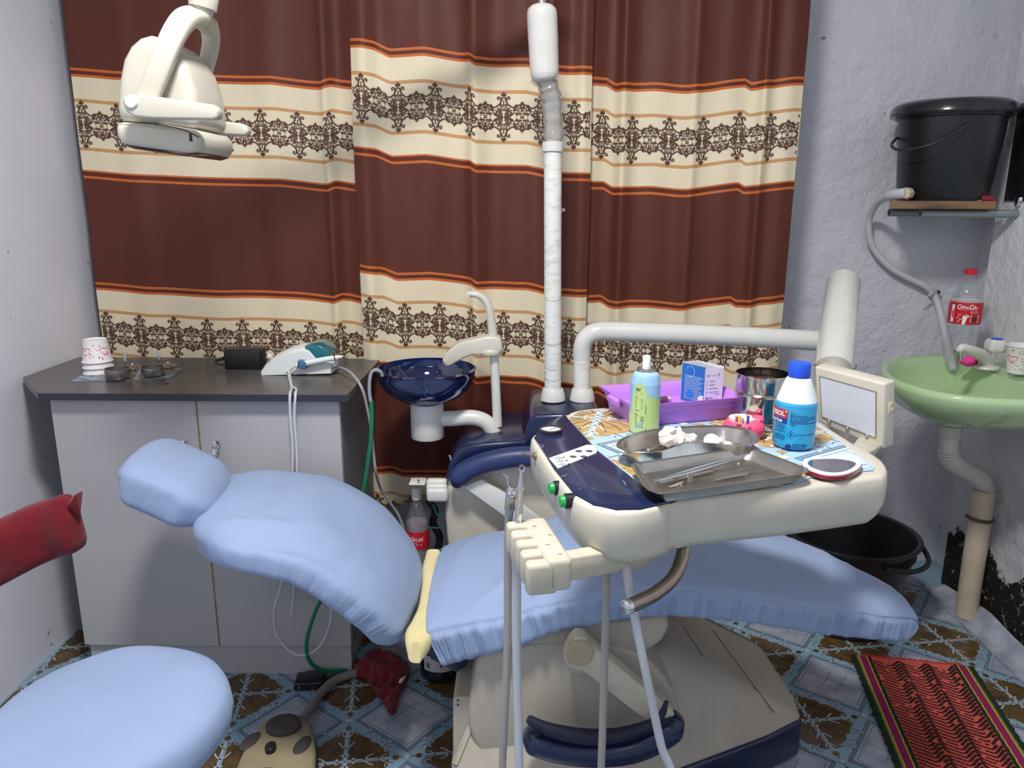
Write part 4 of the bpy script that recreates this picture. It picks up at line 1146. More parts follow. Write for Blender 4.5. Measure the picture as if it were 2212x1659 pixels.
mk('arm_pin', G().tube([pt, top], .012, 14), STEEL, lamp)
LY = 1.55
stt = PY(437, -30, LY)
armz = top.z
sq = V((stt.x, LY, armz))
mk('swing_arm', G().tube([top + V((.02, .01, -.01)), top + V((-.02, -.02, -.01)), sq + V((.02, 0, -.01)), sq + V((-.03, -.02, -.01))], .024, 18), WHITE_ENAMEL, lamp)
# lamp head
kl = LY / FPX
mk('hanger_stem', G().tube([sq, PY(440, 0, LY), PY(438, 18, LY)], [.024, 29 * kl, 27 * kl], 22), CREAM, lamp)
mk('hanger_neck', G().tube([PY(438, 14, LY), PY(434, 36, LY), PY(430, 50, LY)], [22 * kl, 21 * kl, 18 * kl], 20), CREAM, lamp)
def arm_outline(l, r): return l + r[::-1]
nl = [(398, 30), (370, 40), (345, 75), (318, 140), (302, 200), (318, 212)]
def arch(pts, widths, Y0, dy, name):
    P = cr([PY(x, y, Y) for x, y, Y in pts], 7); rings = []; n = len(P)
    W_ = cr([V((a, b, 0)) for a, b in widths], 7)
    for i, p in enumerate(P):
        t = (P[min(i + 1, n - 1)] - P[max(i - 1, 0)]).normalized(); sd = V((0, 1, 0)); sd = (sd - t * sd.dot(t)).normalized(); nn = t.cross(sd)
        rings.append([p + nn * spow(cos(a), .55) * W_[i].x * kl / 2 + sd * spow(sin(a), .55) * W_[i].y / 2 for a in [2 * pi * j / 20 for j in range(20)]])
    return mk(name, G().loft(rings), CREAM, lamp, smooth=60)
arch([(450, 60, 1.60), (430, 38, 1.55), (400, 42, 1.50), (372, 82, 1.465), (345, 150, 1.452), (318, 215, 1.45)], [(30, .03), (44, .03), (46, .028), (44, .024), (42, .022), (40, .02)], 0, 0, 'yoke')
arch([(425, 40, 1.55), (448, 50, 1.60), (456, 90, 1.65), (446, 140, 1.665), (432, 200, 1.67)], [(40, .03), (36, .03), (34, .026), (32, .022), (28, .02)], 0, 0, 'yoke')
shell = [(318, 72), (296, 78), (275, 96), (259, 126), (251, 168), (247, 215), (246, 262), (425, 280), (424, 240), (415, 190), (398, 140), (375, 105), (348, 80)]
mk('lamp_shell', G().prism(outl(shell, 1.475), (0, 1, 0), 0, .165, bev=.022, seg=4), CREAM, lamp, smooth=55)
low = [(246, 262), (249, 290), (258, 312), (300, 318), (400, 332), (430, 330), (433, 300), (426, 280), (340, 266)]
lh = mk('lower_housing', G().prism(outl(low, 1.47), (0, 1, 0), 0, .175, bev=.012, seg=3), CREAM, lamp, smooth=55)
mk('housing_seam', G().tube(cr([PY(x, y, 1.4705) for x, y in ((247, 262), (300, 265), (350, 270), (400, 282), (430, 297))], 5), .0009, 6), BLACK, lamp)
mk('lens', G().prism(outl([(262, 312), (300, 319), (400, 333), (428, 331), (405, 338), (345, 330), (290, 322)], 1.475), (0, 1, 0), 0, .165, bev=.002), mat('brown_tinted_lens', rgb(86, 62, 56), .15, coat=.4), lamp)
mk('indicator_slot', G().box(PY(412, 297, 1.4695), (.005, .002, .014), bev=.0005), BLACK, lamp)
for pts, Y, nm in (([(262, 214), (268, 206), (285, 203), (330, 207), (462, 226), (471, 238), (469, 254), (460, 258), (330, 256), (290, 252), (270, 240)], 1.425, 'handle'),
                   ([(430, 255), (520, 266), (534, 274), (536, 286), (528, 293), (430, 290)], 1.67, 'handle')):
    hd = mk(nm, G().prism(outl(pts, Y), (0, 1, 0), 0, .028, bev=.007, seg=3), CREAM, lamp, smooth=55)
    if Y < 1.5:
        mk('pivot_button', G().lathe([(.0005, .004), (.010, .004), (.0125, .001), (.0125, -.01)], PY(284, 220, Y), 22, MY), WHITEP, hd)
# tie from far yoke

# ================================================================ delivery unit (swing arm and tray table)
TZ = 0.96
dl = thing('delivery_unit', (PY(1255, 866, PYY).x, PYY, PY(1255, 868, PYY).z), 'cream tray table with a navy control strip on a white swing arm', 'dental tray table')
collar(1257, DKZ, PYY, 23, 28, dl)
mk('arm_post', G().tube([PY(1257, 880, PYY), PY(1257, 800, PYY), PY(1257, 765, PYY)], 18.5 * kp, 24), WRAPPED, dl)
AYR = 2.08
ht = cr([PY(1257, 775, PYY), PY(1258, 748, PYY), PY(1268, 728, PYY), PY(1290, 717, PYY), PY(1330, 716, PYY), PY(1500, 722, PYY - .02), PY(1640, 729, PYY - .035), PY(1775, 737, AYR)], 8)
mk('swing_arm', G().tube(ht, [(18.8 + 2.8 * min(1, i / 28)) * kp for i in range(len(ht))], 28), WHITE_ENAMEL, dl, smooth=60)
A0, A1 = PY(1822, 612, 2.16), PY(1800, 800, 1.86)
mk('balance_arm', G().tube([A0 + (A0 - A1) * .075, A0 + (A0 - A1) * .065, A0 + (A0 - A1) * .03, A0, (A0 + A1) / 2, A1], [.012, .028, .041, .045, .0455, .046], 32), WHITE_ENAMEL, dl, smooth=50)
A2 = PY(1796, 905, 1.50)
mk('lower_arm', G().tube([A1 + (A1 - A2) * .05, A1, (A1 + A2) / 2, A2, A2 + V((0, -.03, -.03))], [.030, .042, .038, .034, .030], 24), CREAM, dl, smooth=50)
ec = PY(1801, 797, 1.83)
mk('joint_seam', G().tube([ec + (RT * cos(a) * .050 + (FW * sin(a)) * .05 + V((0, 0, .01 * cos(a * 2)))) for a in [pi + pi * j / 14 for j in range(15)]], .001, 6), BLACK, dl)
um = V((.46, 1.27, TZ - .095))
mk('tray_mount', G().tube(cr([A2 + V((0, -.02, -.02)), PY(1800, 950, 1.44), V((PY(1800, 980, 1.38).x - .01, 1.38, TZ - .085)), um], 6), [.032 - .0006 * k for k in range(19)], 16), CREAM2, dl)
mk('under_tray_plate', G().box((.38, 1.20, TZ - .088), (.22, .18, .022), bev=.005), CREAM2, dl)
# tray body
top_out = [(1152, 952), (1165, 935), (1190, 915), (1222, 900), (1249, 888), (1336, 880), (1560, 872), (1700, 885), (1770, 915), (1840, 958), (1893, 988), (1911, 1008), (1908, 1026), (1880, 1034), (1700, 1058), (1480, 1080), (1437, 1094), (1383, 1106), (1332, 1107), (1282, 1096), (1238, 1073), (1195, 1019)]
topw = [PZ(x, y, TZ) for x, y in top_out]
topw = cr(topw, 4, True)
cen = sum(topw, V()) / len(topw)
def ins(k, z, grow=0.0):
    o = []
    for p in topw:
        d = (p - cen); d.z = 0; l = d.length
        o.append(V((cen.x + d.x * (1 + k / l), cen.y + d.y * (1 + k / l), z)))
    return o
rings = [ins(-.05, TZ - .080), ins(-.028, TZ - .080), ins(-.012, TZ - .074), ins(-.002, TZ - .062), ins(.004, TZ - .045), ins(.005, TZ - .02), ins(.003, TZ - .004), ins(0, TZ), ins(-.004, TZ + .0015), ins(-.02, TZ + .0015)]
tb = mk('tray_body', G().loft(rings), CREAM, dl, smooth=50)
# navy control strip
nv = [(1154, 950), (1167, 934), (1190, 915), (1222, 899), (1226, 908), (1289, 978), (1354, 1029), (1392, 1060), (1430, 1073), (1478, 1077), (1437, 1092), (1383, 1104), (1332, 1105), (1282, 1094), (1240, 1071), (1197, 1017)]
nvw = [PZ(x, y, TZ) for x, y in nv]
navy = mk('control_strip', G().prism(nvw, (0, 0, 1), -.002, .0055, bev=.002, seg=2), NAVY, dl)
ZN = TZ + .0055
gz = PZ(1190, 932, ZN)
gauge = mk('pressure_gauge', G().lathe([(.0005, .001), (.0185, .001), (.0195, .0), (.0205, .005), (.0185, .0065), (.0175, .003), (.0005, .003)], gz, 32), mat('dark_brown_bezel', rgb(66, 52, 50), .4), dl)
gm = mk('gauge_face', G().lathe([(.0005, .0034), (.0172, .0034)], gz, 28), mat('white_gauge_face', rgb(205, 215, 225), .4), gauge)
gp = Print()
for k in range(11):
    a = radians(220 - k * 26); gp.stroke([(.0125 * cos(a), .0125 * sin(a)), (.0155 * cos(a), .0155 * sin(a))], .0008)
gp.stroke([(-.004, -.004), (.010, .009)], .0012)
mk('gauge_marks', gp.to_g(lambda a, b: gz + V((a, b, .0038))), DARK_PRINT, gauge, smooth=None)
# membrane keypad
kpd = [(1186, 991), (1268, 962), (1283, 963), (1290, 974), (1288, 980), (1205, 1013)]
kw = [PZ(x, y, ZN) for x, y in kpd]
key = mk('membrane_keypad', G().prism(kw, (0, 0, 1), 0, .0012), mat('white_keypad_film', rgb(214, 230, 234), .35), dl)
def onN(px, py): return PZ(px, py, ZN + .0016)
kp1, kp2, kp3 = Print(), Print(), Print()
def keyoval(pr, px, py, s): 
    c_ = onN(px, py); pr.disc(c_.x, c_.y, s, s * 1.05, 16)
for px, py in ((1250, 974), (1273, 974), (1238, 986), (1261, 986)): keyoval(kp1, px, py, .0052)
for px, py in ((1206, 989), (1211, 995.5), (1216, 1003)): keyoval(kp2, px, py, .0058)
for px, py in ((1217.5, 988), (1224, 995), (1229, 1002)): keyoval(kp1, px, py, .0020)
for px, py in ((1250, 974), (1273, 974), (1238, 986), (1261, 986)):
    c_ = onN(px, py); kp3.stroke([(c_.x - .003, c_.y - .0015), (c_.x, c_.y + .001), (c_.x + .001, c_.y - .0015), (c_.x + .003, c_.y + .002)], .0008)
mk('key_button', kp1.to_g(lambda a, b: V((a, b, ZN + .0016))), DARK_PRINT, key, smooth=None)
mk('key_button', kp2.to_g(lambda a, b: V((a, b, ZN + .0016))), mat('grey_key_print', rgb(158, 168, 172), .5), key, smooth=None)
mk('key_symbol', kp3.to_g(lambda a, b: V((a, b, ZN + .0020))), WHITE_PRINT, key, smooth=None, kind='stuff')
# scratches on the strip
sc2 = Print()
for pts in (((1345, 1036), (1350, 1041), (1351, 1046)), ((1250, 1054), (1254, 1055)), ((1280, 1053), (1284, 1053)), ((1212, 1028), (1226, 1023)), ((1160, 962), (1170, 958), (1174, 962), (1168, 966))):
    sc2.stroke([(onN(*p).x, onN(*p).y) for p in pts], .0009)
mk('scratch_mark', sc2.to_g(lambda a, b: V((a, b, ZN + .0004))), mat('pale_scratch', rgb(170, 176, 190), .6), navy, smooth=None, kind='stuff')
# side: toggle switch and two green lit buttons
def side_pt(px, py, z):
    return PZ(px, py, z)
SA, SB = PZ(1165, 974, TZ), PZ(1238, 1073, TZ)
sdir = (SB - SA).normalized(); sn = V((sdir.y, -sdir.x, 0)); sn = sn if sn.x < 0 else -sn
SO = SA + sn * .0045
def onS(px, py):
    d = ray(px, py); return EYE + d * ((SO - EYE).dot(sn) / d.dot(sn))
tg = onS(1158, 985)
mk('toggle_switch', G().tube([tg - sn * .004, tg + sn * .003, tg + sn * .004, tg + sn * .0042, tg + sn * .022 + V((0, 0, .006))], [.006, .006, .006, .002, .0025], 10), mat('old_brass', rgb(150, 136, 112), .35, metal=.7), dl)
GRN = mat('green_lit_button', rgb(24, 150, 70), .25, emit=.35)
for px, py in ((1205, 1054), (1229, 1082)):
    p = onS(px, py); dr = sn
    MB_ = dr.to_track_quat('Z', 'Y').to_matrix()
    bt = mk('button_bezel', G().lathe([(.0105, -.014), (.0105, .001), (.0095, .002), (.008, .002)], p + dr * .004, 24, MB_, caps=True), BLACK, dl)
    mk('green_lens', G().lathe([(.0082, .0), (.0082, .0075), (.0072, .009), (.0005, .009)], p + dr * .004, 22, MB_), GRN, bt, plabel='green lit push button')
# vinyl mat on the tray
mt_out = [(1230, 905), (1252, 891), (1336, 884), (1560, 876), (1700, 888), (1772, 920), (1835, 972), (1888, 1010), (1886, 1017), (1810, 1024), (1760, 1030), (1700, 1052), (1640, 1048), (1480, 1074), (1420, 1068), (1395, 1058), (1355, 1026), (1292, 976)]
ZM = TZ + .0022
mw = [PZ(x, y, ZM) for x, y in mt_out]
M_MAT = mat('light_blue_vinyl_mat', rgb(172, 204, 224), .3, var=.06, vscale=10, coat=.2)
matt = mk('vinyl_tray_mat', G().prism(mw, (0, 0, 1), 0, .0014), M_MAT, label='light blue vinyl mat with gold flowers lining the tray table', cat='mat', base=(cen.x, cen.y, ZM))
def inmat(x, y):
    r = False; n = len(mw)
    for i in range(n):
        a, b = mw[i], mw[i - 1]
        if (a.y > y) != (b.y > y) and x < (b.x - a.x) * (y - a.y) / (b.y - a.y) + a.x: r = not r
    return r
M_MGOLD = mat('mat_gold_flower', rgb(196, 164, 108), .35, col2=rgb(168, 134, 78), vscale=50)
_sv = VKEYS
VKEYS = (('grey', mat('mat_pale_diamond', rgb(200, 214, 226), .3), 0), ('brown', M_MGOLD, 0), ('mid', mat('mat_blue_border', rgb(128, 160, 186), .35), 1), ('line', M_VLINE, 2), ('pale', mat('mat_white_scroll', rgb(228, 234, 238), .35), 3))
og = PZ(1290, 905, ZM)
vinyl_print(matt, inmat, (og.x, og.y), radians(-12), lambda x, y, l: V((x, y, ZM + .0014 + l * .5)), (-3, 4, -3, 3), hull=[(mw[i].x, mw[i].y) for i in (17, 14, 12, 10, 8, 7, 6, 5, 4, 3, 2, 1, 0)])
VKEYS = _sv
ZI = ZM + .0026      # things stand on this level
def onT(x, y): return PZ(x, y, ZI)

# x-ray viewer
TLv, TRv, BLv = PY(1760, 790, 1.40), PY(1912, 829, 1.29), PY(1767, 912, 1.395)
nrm_ = (TRv - TLv).cross(BLv - TLv).normalized()
if nrm_.y > 0: nrm_ = -nrm_
def on_v(px, py):
    d = ray(px, py); return EYE + d * ((TLv - EYE).dot(nrm_) / d.dot(nrm_))
fr_ = [on_v(x, y) for x, y in ((1760, 790), (1912, 829), (1909, 972), (1767, 912))]
xv = mk('film_viewer_case', G().prism(fr_, -nrm_, -.001, .034, bev=.004, seg=3), CREAM, dl, smooth=45)
def onF(px, py, off=0.0):
    d = ray(px, py); o = fr_[0]; t = (o - EYE).dot(nrm_) / d.dot(nrm_); return EYE + d * t + nrm_ * off
mk('viewer_panel', G().prism([onF(x, y) for x, y in ((1772, 812), (1894, 846), (1893, 945), (1777, 899))], nrm_, .001, .0022), mat('white_opal_panel', rgb(206, 212, 222), .25, coat=.3), xv)
fr2 = G()
for a, b_ in (((1772, 812), (1894, 846)), ((1894, 846), (1893, 945)), ((1772, 812), (1777, 899)), ((1777, 899), (1893, 945))):
    fr2.tube([onF(*a, .0022), onF(*b_, .0022)], .0009, 6)
mk('panel_groove', fr2, mat('grey_groove', rgb(120, 118, 116), .7), xv)
for px, py in ((1793, 909), (1832, 925), (1874, 940)):
    mk('film_clip', G().sphere(onF(px, py, .003), .0035, 8), CHROME, xv)
vdir = (fr_[1] - fr_[0]).normalized()
swp = (fr_[1] + fr_[2]) / 2 - nrm_ * .017 + vdir * .0005 + V((0, 0, .012))
VR = Matrix((( vdir.x, -nrm_.x, 0), (vdir.y, -nrm_.y, 0), (0, 0, 1))).to_4x4()
rs = mk('rocker_switch', G().box(swp, (.004, .014, .022), rot=VR, bev=.001), mat('tan_switch', rgb(196, 178, 148), .5), xv)
mk('rocker', G().box(swp + vdir * .002 + V((0, 0, -.003)), (.004, .008, .009), rot=VR, bev=.001), BEIGE, rs)
vb = [on_v(1850, 948), on_v(1896, 966)]
tc_ = [PZ(1838, 966, TZ), PZ(1872, 984, TZ)]
mk('viewer_foot', G().hull([vb[0] - nrm_ * .006, vb[1] - nrm_ * .006, vb[0] - nrm_ * .024, vb[1] - nrm_ * .024, tc_[0], tc_[1], tc_[0] + V((.012, .016, 0)), tc_[1] + V((.012, .016, 0)), tc_[0] + V((0, 0, -.02)), tc_[1] + V((.012, .016, -.02))], bev=.003), CREAM2, dl)

# instrument holder on its bar below the tray
HY = .86
hbp = []
for px, py, Y in ((1192, 1212, .868), (1192, 1262, .868), (1310, 1189, .93), (1310, 1242, .93), (1396, 1176, .985), (1396, 1226, .985), (1432, 1174, .99), (1432, 1192, .99)):
    for dy in (0, .022): hbp.append(PY(px, py, Y) + V((0, dy, 0)))
mk('holder_bar', G().hull(hbp, bev=.0025), CREAM2, dl)
chip = Print()
# holder block: comb of rounded lobes seen end-on
zt0 = PY(1200, 1208, .80).z
hn, hf = PZ(1196, 1212, zt0), PZ(1140, 1118, zt0)
hdir = hf - hn; Lh = hdir.length; hdir.normalize(); hs = V((hdir.y, -hdir.x, 0))     # hs points to the right
HR = Matrix(((hs.x, hdir.x, 0), (hs.y, hdir.y, 0), (0, 0, 1))).to_4x4()
hh_ = .040
hold = mk('instrument_holder', G().box((hn + hf) / 2 + hs * .008 + V((0, 0, -hh_ / 2)), (.030, Lh, hh_), rot=HR, bev=.006, seg=3), CREAM2, dl, smooth=50)
for i in range(5):
    t = i / 4
    wl_ = Lh / 5 * .78
    mk('holder_lobe', G().box(hn + hdir * (wl_ / 2 + (Lh - wl_) * t) - hs * .012 + V((0, 0, -hh_ / 2 - .001 - .002 * (1 - t))), (.036, wl_, hh_ * .98), rot=HR, bev=.0055, seg=3), CREAM2, hold, smooth=50)
for k, (t_, off_) in enumerate(((.12, .012), (.34, .004), (.55, .014), (.78, .002))):     # chipped paint
    c_ = hn + hdir * Lh * t_ + hs * off_ + V((0, 0, .0003))
    ch_ = Print().poly([(.0045 * cos(a) * (.6 + .4 * sin(a * 3 + k)), .0028 * sin(a) * (.7 + .3 * cos(a * 2 + k))) for a in [2 * pi * j / 11 for j in range(11)]])
    mk('paint_chip', ch_.to_g(lambda a, b: c_ + hs * a + hdir * b), mat('chipped_paint', rgb(150, 140, 122), .8), hold, smooth=None)
# chrome handle
hy = [(1478, 1178, .99), (1470, 1215, .975), (1450, 1252, .95), (1415, 1282, .92), (1385, 1298, .90), (1356, 1310, .885)]
hh = cr([PY(x, y, Y) for x, y, Y in hy], 7)
hdl = mk('grab_handle', G().tube(hh, .0098, 20), mat('bronze_chrome', rgb(150, 138, 126), .16, metal=1.0), dl)
td = (hh[-1] - hh[-2]).normalized()
mk('handle_cap', G().tube([hh[-1] - td * .002, hh[-1] + td * .004, hh[-1] + td * .006], [.0102, .0095, .006], 18), CHROME, hdl)

# instruments hanging in the holder, with their hoses
def handpiece(name, label, px_top, px_bot, Y, build):
    pass
ai = thing('air_water_syringe', PY(1100, 1150, .955), 'chrome three-way syringe with a curved tip standing in the holder', 'dental syringe')
SYr = .95; ks = SYr / FPX
mk('barrel', G().tube([PY(1097, 1148, SYr), PY(1099, 1120, SYr), PY(1100, 1104, SYr), PY(1101, 1100, SYr), PY(1103, 1070, SYr), PY(1104, 1062, SYr)], [8.5 * ks, 9.5 * ks, 10 * ks, 12.5 * ks, 12 * ks, 8 * ks], 18), STEEL, ai)
mk('valve_head', G().box(PY(1106, 1063, SYr - .008), (.014, .012, .018), bev=.004), CHROME, ai)
for s_ in (-5, 5):
    mk('push_button', G().sphere(PY(1107 + s_, 1067, SYr - .015), .0035, 8), CHROME, ai)
mk('tip', G().tube(cr([PY(1101, 1056, SYr), PY(1098, 1040, SYr), PY(1093, 1028, SYr), PY(1086, 1023, SYr)], 5), [.0022 - .00008 * i for i in range(16)], 8), CHROME, ai)
hpn = thing('dental_handpiece', PY(1118, 1175, .91), 'chrome dental handpiece with a ribbed grip standing in the holder', 'dental handpiece')
HYr = .905; kh = HYr / FPX
mk('shank', G().tube([PY(1113, 1175, HYr), PY(1115, 1160, HYr), PY(1116, 1158, HYr), PY(1121, 1108, HYr)], [9 * kh, 9.3 * kh, 9.5 * kh, 8.2 * kh], 20), CHROME, hpn)
gr = []; rr2 = []
for i in range(34):
    t = i / 33; gr.append(PY(1121 + 3.2 * t, 1108 - 50 * t, HYr)); rr2.append((8.0 + .8 * (i % 2) - 1.0 * t) * kh)
mk('ribbed_grip', G().tube(gr, rr2, 20), STEEL, hpn)
mk('neck', G().tube([PY(1124, 1058, HYr), PY(1125, 1048, HYr), PY(1126, 1030, HYr), PY(1126.5, 1020, HYr)], [8 * kh, 7 * kh, 5 * kh, 4.2 * kh], 18), CHROME, hpn)
hd2 = mk('head', G().lathe([(.0005, -.0055), (.0035, -.0055), (.0042, -.003), (.0042, .003), (.0035, .0055), (.0005, .0055)], PY(1127, 1012, HYr), 20, MY), CHROME, hpn)
mk('bur_chuck', G().lathe([(.0005, .0002), (.0018, .0002), (.0018, -.001), (.0005, -.001)], PY(1127, 1012, HYr - .0056), 12, MY), BLACK, hd2)
M_HOSE = mat('grey_beige_hose', rgb(160, 152, 148), .5)
M_HOSE2 = mat('pale_grey_hose', rgb(186, 188, 196), .45)
cable('syringe_hose', 'grey brown hose hanging in a loop from the syringe to the tray table',
      [PY(1097, 1150, .95), PY(1097, 1250, .95), PY(1096, 1400, .945), PY(1090, 1550, .94), PY(1085, 1660, .94), PY(1082, 1760, .94), V((.05, .96, .42)), V((.13, .97, .42)), PY(1297, 1720, .965), PY(1302, 1560, .965), PY(1308, 1350, .97), PY(1311, 1180, .975)], .0056, M_HOSE, n=12, cat='hose', group=None)
cable('handpiece_hose', 'pale grey hose hanging in a loop from the ribbed handpiece to the tray table',
      [PY(1113, 1176, .905), PY(1116, 1260, .905), PY(1116, 1400, .90), PY(1119, 1550, .895), PY(1122, 1660, .89), PY(1130, 1760, .89), V((.08, .885, .40)), V((.20, .90, .39)), PY(1452, 1700, .92), PY(1428, 1610, .925), PY(1405, 1500, .93), PY(1378, 1370, .935), PY(1357, 1255, .94), PY(1345, 1180, .97)], .0060, M_HOSE2, n=12, cat='hose')

# ================================================================ things on the tray table
# aerosol can
kc = 1.26 / FPX * 1.02
b = onT(1390, 930); rC = 32.5 * kc
can = thing('aerosol_can', b, 'blue and green aerosol spray can with a white nozzle on the tray table', 'spray can')
def zpx(py, at): return PY(1390, py, at.y).z
zsh = zpx(835, b); zrg = zpx(800, b)
M_CBLUE = mat('light_blue_can_paint', rgb(150, 190, 226), .25, coat=.4)
M_CGREEN = mat('pale_green_can_paint', rgb(182, 206, 130), .3, coat=.3)
zb_c = ZI
prf = [(.0005, zb_c + .004), (rC * .8, zb_c + .001), (rC * .95, zb_c), (rC, zb_c + .004), (rC, zsh), (rC * .97, zsh + .010), (rC * .86, zsh + .022), (rC * .68, zrg - .002), (rC * .62, zrg)]
cw = mk('can_body', G().lathe([(p.x, p.y) for p in cr([V((a, c, 0)) for a, c in prf[3:]], 5)] , (b.x, b.y, 0), 48), M_CBLUE, can, smooth=60)
mk('can_bottom', G().lathe(prf[:4], (b.x, b.y, 0), 40), STEEL, can)
mk('rolled_rim', G().lathe([(rC * .60, zrg - .004), (rC * .64, zrg), (rC * .62, zrg + .004), (rC * .54, zrg + .005), (rC * .46, zrg + .003), (rC * .42, zrg - .001), (.0005, zrg - .001)], (b.x, b.y, 0), 40), STEEL, can)
nzt = PY(1383, 768, b.y).z
mk('nozzle', G().lathe([(rC * .26, zrg - .001), (rC * .26, nzt - .002), (rC * .23, nzt), (.0005, nzt)], (b.x, b.y, 0), 24), mat('white_nozzle', rgb(235, 236, 238), .4), can)
a0 = -pi / 2 - .05
wf = wrap_cyl(b.x, b.y, ZI, rC + .0004, a0); wf2 = wrap_cyl(b.x, b.y, ZI, rC + .0008, a0)
def toy(py): return zpx(py, b) - ZI
gp_ = Print()
# green field: arch on the left, cloud edge on the right; built in vertical strips so that it bends with the can
NSTR = 60
for i in range(NSTR):
    x0 = -pi * rC * .62 + i * (2 * pi * rC * .62) / NSTR; x1 = x0 + (2 * pi * rC * .62) / NSTR
    def topf(x):
        s = x / rC
        if s < .12: 
            d = (s + .50) / .62
            return toy(820) - (1 - sqrt(max(0, 1 - d * d))) * .05 if abs(d) < 1 else toy(890)
        return toy(852) + .004 * abs(sin(s * 9)) - .006 * s
    gp_.poly([(x0, .003), (x1, .003), (x1, topf(x1)), (x0, topf(x0))])
mk('green_print', gp_.to_g(wf), M_CGREEN, cw, smooth=180)
gt = Print()
bx0 = -rC * .78
gt2 = Print(); 
# small logo mark and text lines
for k, (x, h_) in enumerate(((0, 5), (1.6, 4), (3.2, 5), (4.8, 3.6), (6.4, 5))): gt2.rect(bx0 + (x) * .0011, toy(838), bx0 + (x + 1.1) * .0011, toy(838) + h_ * .0009)
gt2.stroke([(bx0, toy(838) + .0042), (bx0 + .0095, toy(838) + .0048)], .0009)
mk('logo_print', gt2.to_g(wf2), mat('dark_green_ink', rgb(24, 120, 60), .6), cw, smooth=None, kind='stuff')
rd = Print().stroke([(bx0, toy(843)), (bx0 + .0115, toy(843))], .0008)
mk('logo_underline', rd.to_g(wf2), mat('red_ink', rgb(190, 60, 50), .6), cw, smooth=None)
rnd = random.Random(5)
for py, n_ in ((851, 1), (855, 3), (858, 3), (861, 3), (864, 3), (867, 4), (871, 3), (875, 3), (880, 2), (887, 1), (890, 1.5), (895, 1), (900, 1), (905, 1)):
    x = bx0; L_ = n_ * .0042
    gt.rect(x, toy(py), x + L_, toy(py) + .0008)
for py in (893, 896, 899, 902): gt.rect(bx0 + .010, toy(py), bx0 + .0165, toy(py) + .0007)
gt.rect(bx0 + .0185, toy(885), bx0 + .0193, toy(868)); gt.rect(bx0 + .0195, toy(928), bx0 + .0203, toy(915))
mk('text_print', gt.to_g(wf2), DARK_PRINT, cw, smooth=None, kind='stuff')
bcd = Print().rect(bx0 + .002, toy(916), bx0 + .0145, toy(904)); bcw = Print()
for k in range(9): bcw.rect(bx0 + .0035 + k * .0012, toy(914), bx0 + .0035 + k * .0012 + rnd.uniform(.0003, .0008), toy(905))
mk('barcode_panel', bcd.to_g(wf2), mat('blue_barcode_panel', rgb(98, 132, 190), .5), cw, smooth=None)
mk('barcode_lines', bcw.to_g(wrap_cyl(b.x, b.y, ZI, rC + .0011, a0)), mat('pale_blue_ink', rgb(160, 186, 220), .5), cw, smooth=None, kind='stuff')

# purple basket
M_PUR = mat('purple_plastic', rgb(184, 124, 222), .38, var=.04)
bl_, br_ = onT(1372, 921), onT(1590, 903)
ux = (br_ - bl_); Lb = ux.length; ux.normalize(); uy = V((-ux.y, ux.x, 0)); DB = .122
bask = thing('plastic_basket', (bl_ + br_) / 2 + uy * DB / 2, 'purple plastic basket holding a small carton on the tray table', 'basket')
cB = (bl_ + br_) / 2 + uy * DB / 2
def rect3(l, w, z, r=.01):
    return [cB + ux * a + uy * c_ + V((0, 0, z - cB.z)) for a, c_ in rrect(l, w, r, 4)]
rg_ = [rect3(Lb, DB, ZI), rect3(Lb + .004, DB + .004, ZI + .010), rect3(Lb + .006, DB + .006, ZI + .022), rect3(Lb + .014, DB + .014, ZI + .023), rect3(Lb + .016, DB + .016, ZI + .034), rect3(Lb + .024, DB + .024, ZI + .035), rect3(Lb + .028, DB + .028, ZI + .042), rect3(Lb + .024, DB + .024, ZI + .042),
       rect3(Lb + .012, DB + .012, ZI + .036), rect3(Lb + .002, DB + .002, ZI + .022), rect3(Lb - .004, DB - .004, ZI + .014)]
mk('basket_shell', G().loft(rg_), M_PUR, bask, smooth=35)
mk('end_lug', G().hull([cB - ux * (Lb / 2 + .012) + uy * s * .022 + V((0, 0, dz)) - ux * dx for s in (-1, 1) for dz, dx in ((.020, 0), (.041, 0), (.036, .008), (.028, .008))], bev=.001), M_PUR, bask)
# carton standing in the basket
zc0 = ZI + .0145
kb = PZ(1519, 876, zc0)
lf, rt_ = V((-.60, .80, 0)).normalized(), V((.93, .36, 0)).normalized()
wl_, wr_ = .056, .040
hc_ = PY(1519, 797, kb.y).z - zc0
M_WCARD = mat('white_card', rgb(222, 220, 226), .6)
M_BCARD = mat('blue_card', rgb(30, 106, 176), .45)
cart = thing('carton_box', kb + (lf * wl_ + rt_ * wr_) / 2, 'open blue and white cardboard carton standing in the purple basket', 'carton')
def quadp(name, o, ax_, l, h_, m, thick, par): 
    n_ = ax_.cross(V((0, 0, 1)))
    return mk(name, G().prism([o, o + ax_ * l, o + ax_ * l + V((0, 0, h_)), o + V((0, 0, h_))], n_, 0, thick), m, par, smooth=None)
quadp('blue_side', kb, lf, wl_, hc_ + .0025, M_BCARD, .0008, cart)
fw_ = quadp('white_front', kb, rt_, wr_, hc_, M_WCARD, .0008, cart)
quadp('back_side', kb + rt_ * wr_, lf, wl_, hc_ + .002, M_WCARD, .0008, cart)
quadp('rear_wall', kb + lf * wl_, rt_, wr_, hc_ + .004, M_WCARD, .0008, cart)
mk('carton_floor', G().prism([kb, kb + rt_ * wr_, kb + rt_ * wr_ + lf * wl_, kb + lf * wl_], (0, 0, 1), 0, .001), M_WCARD, cart, smooth=None)
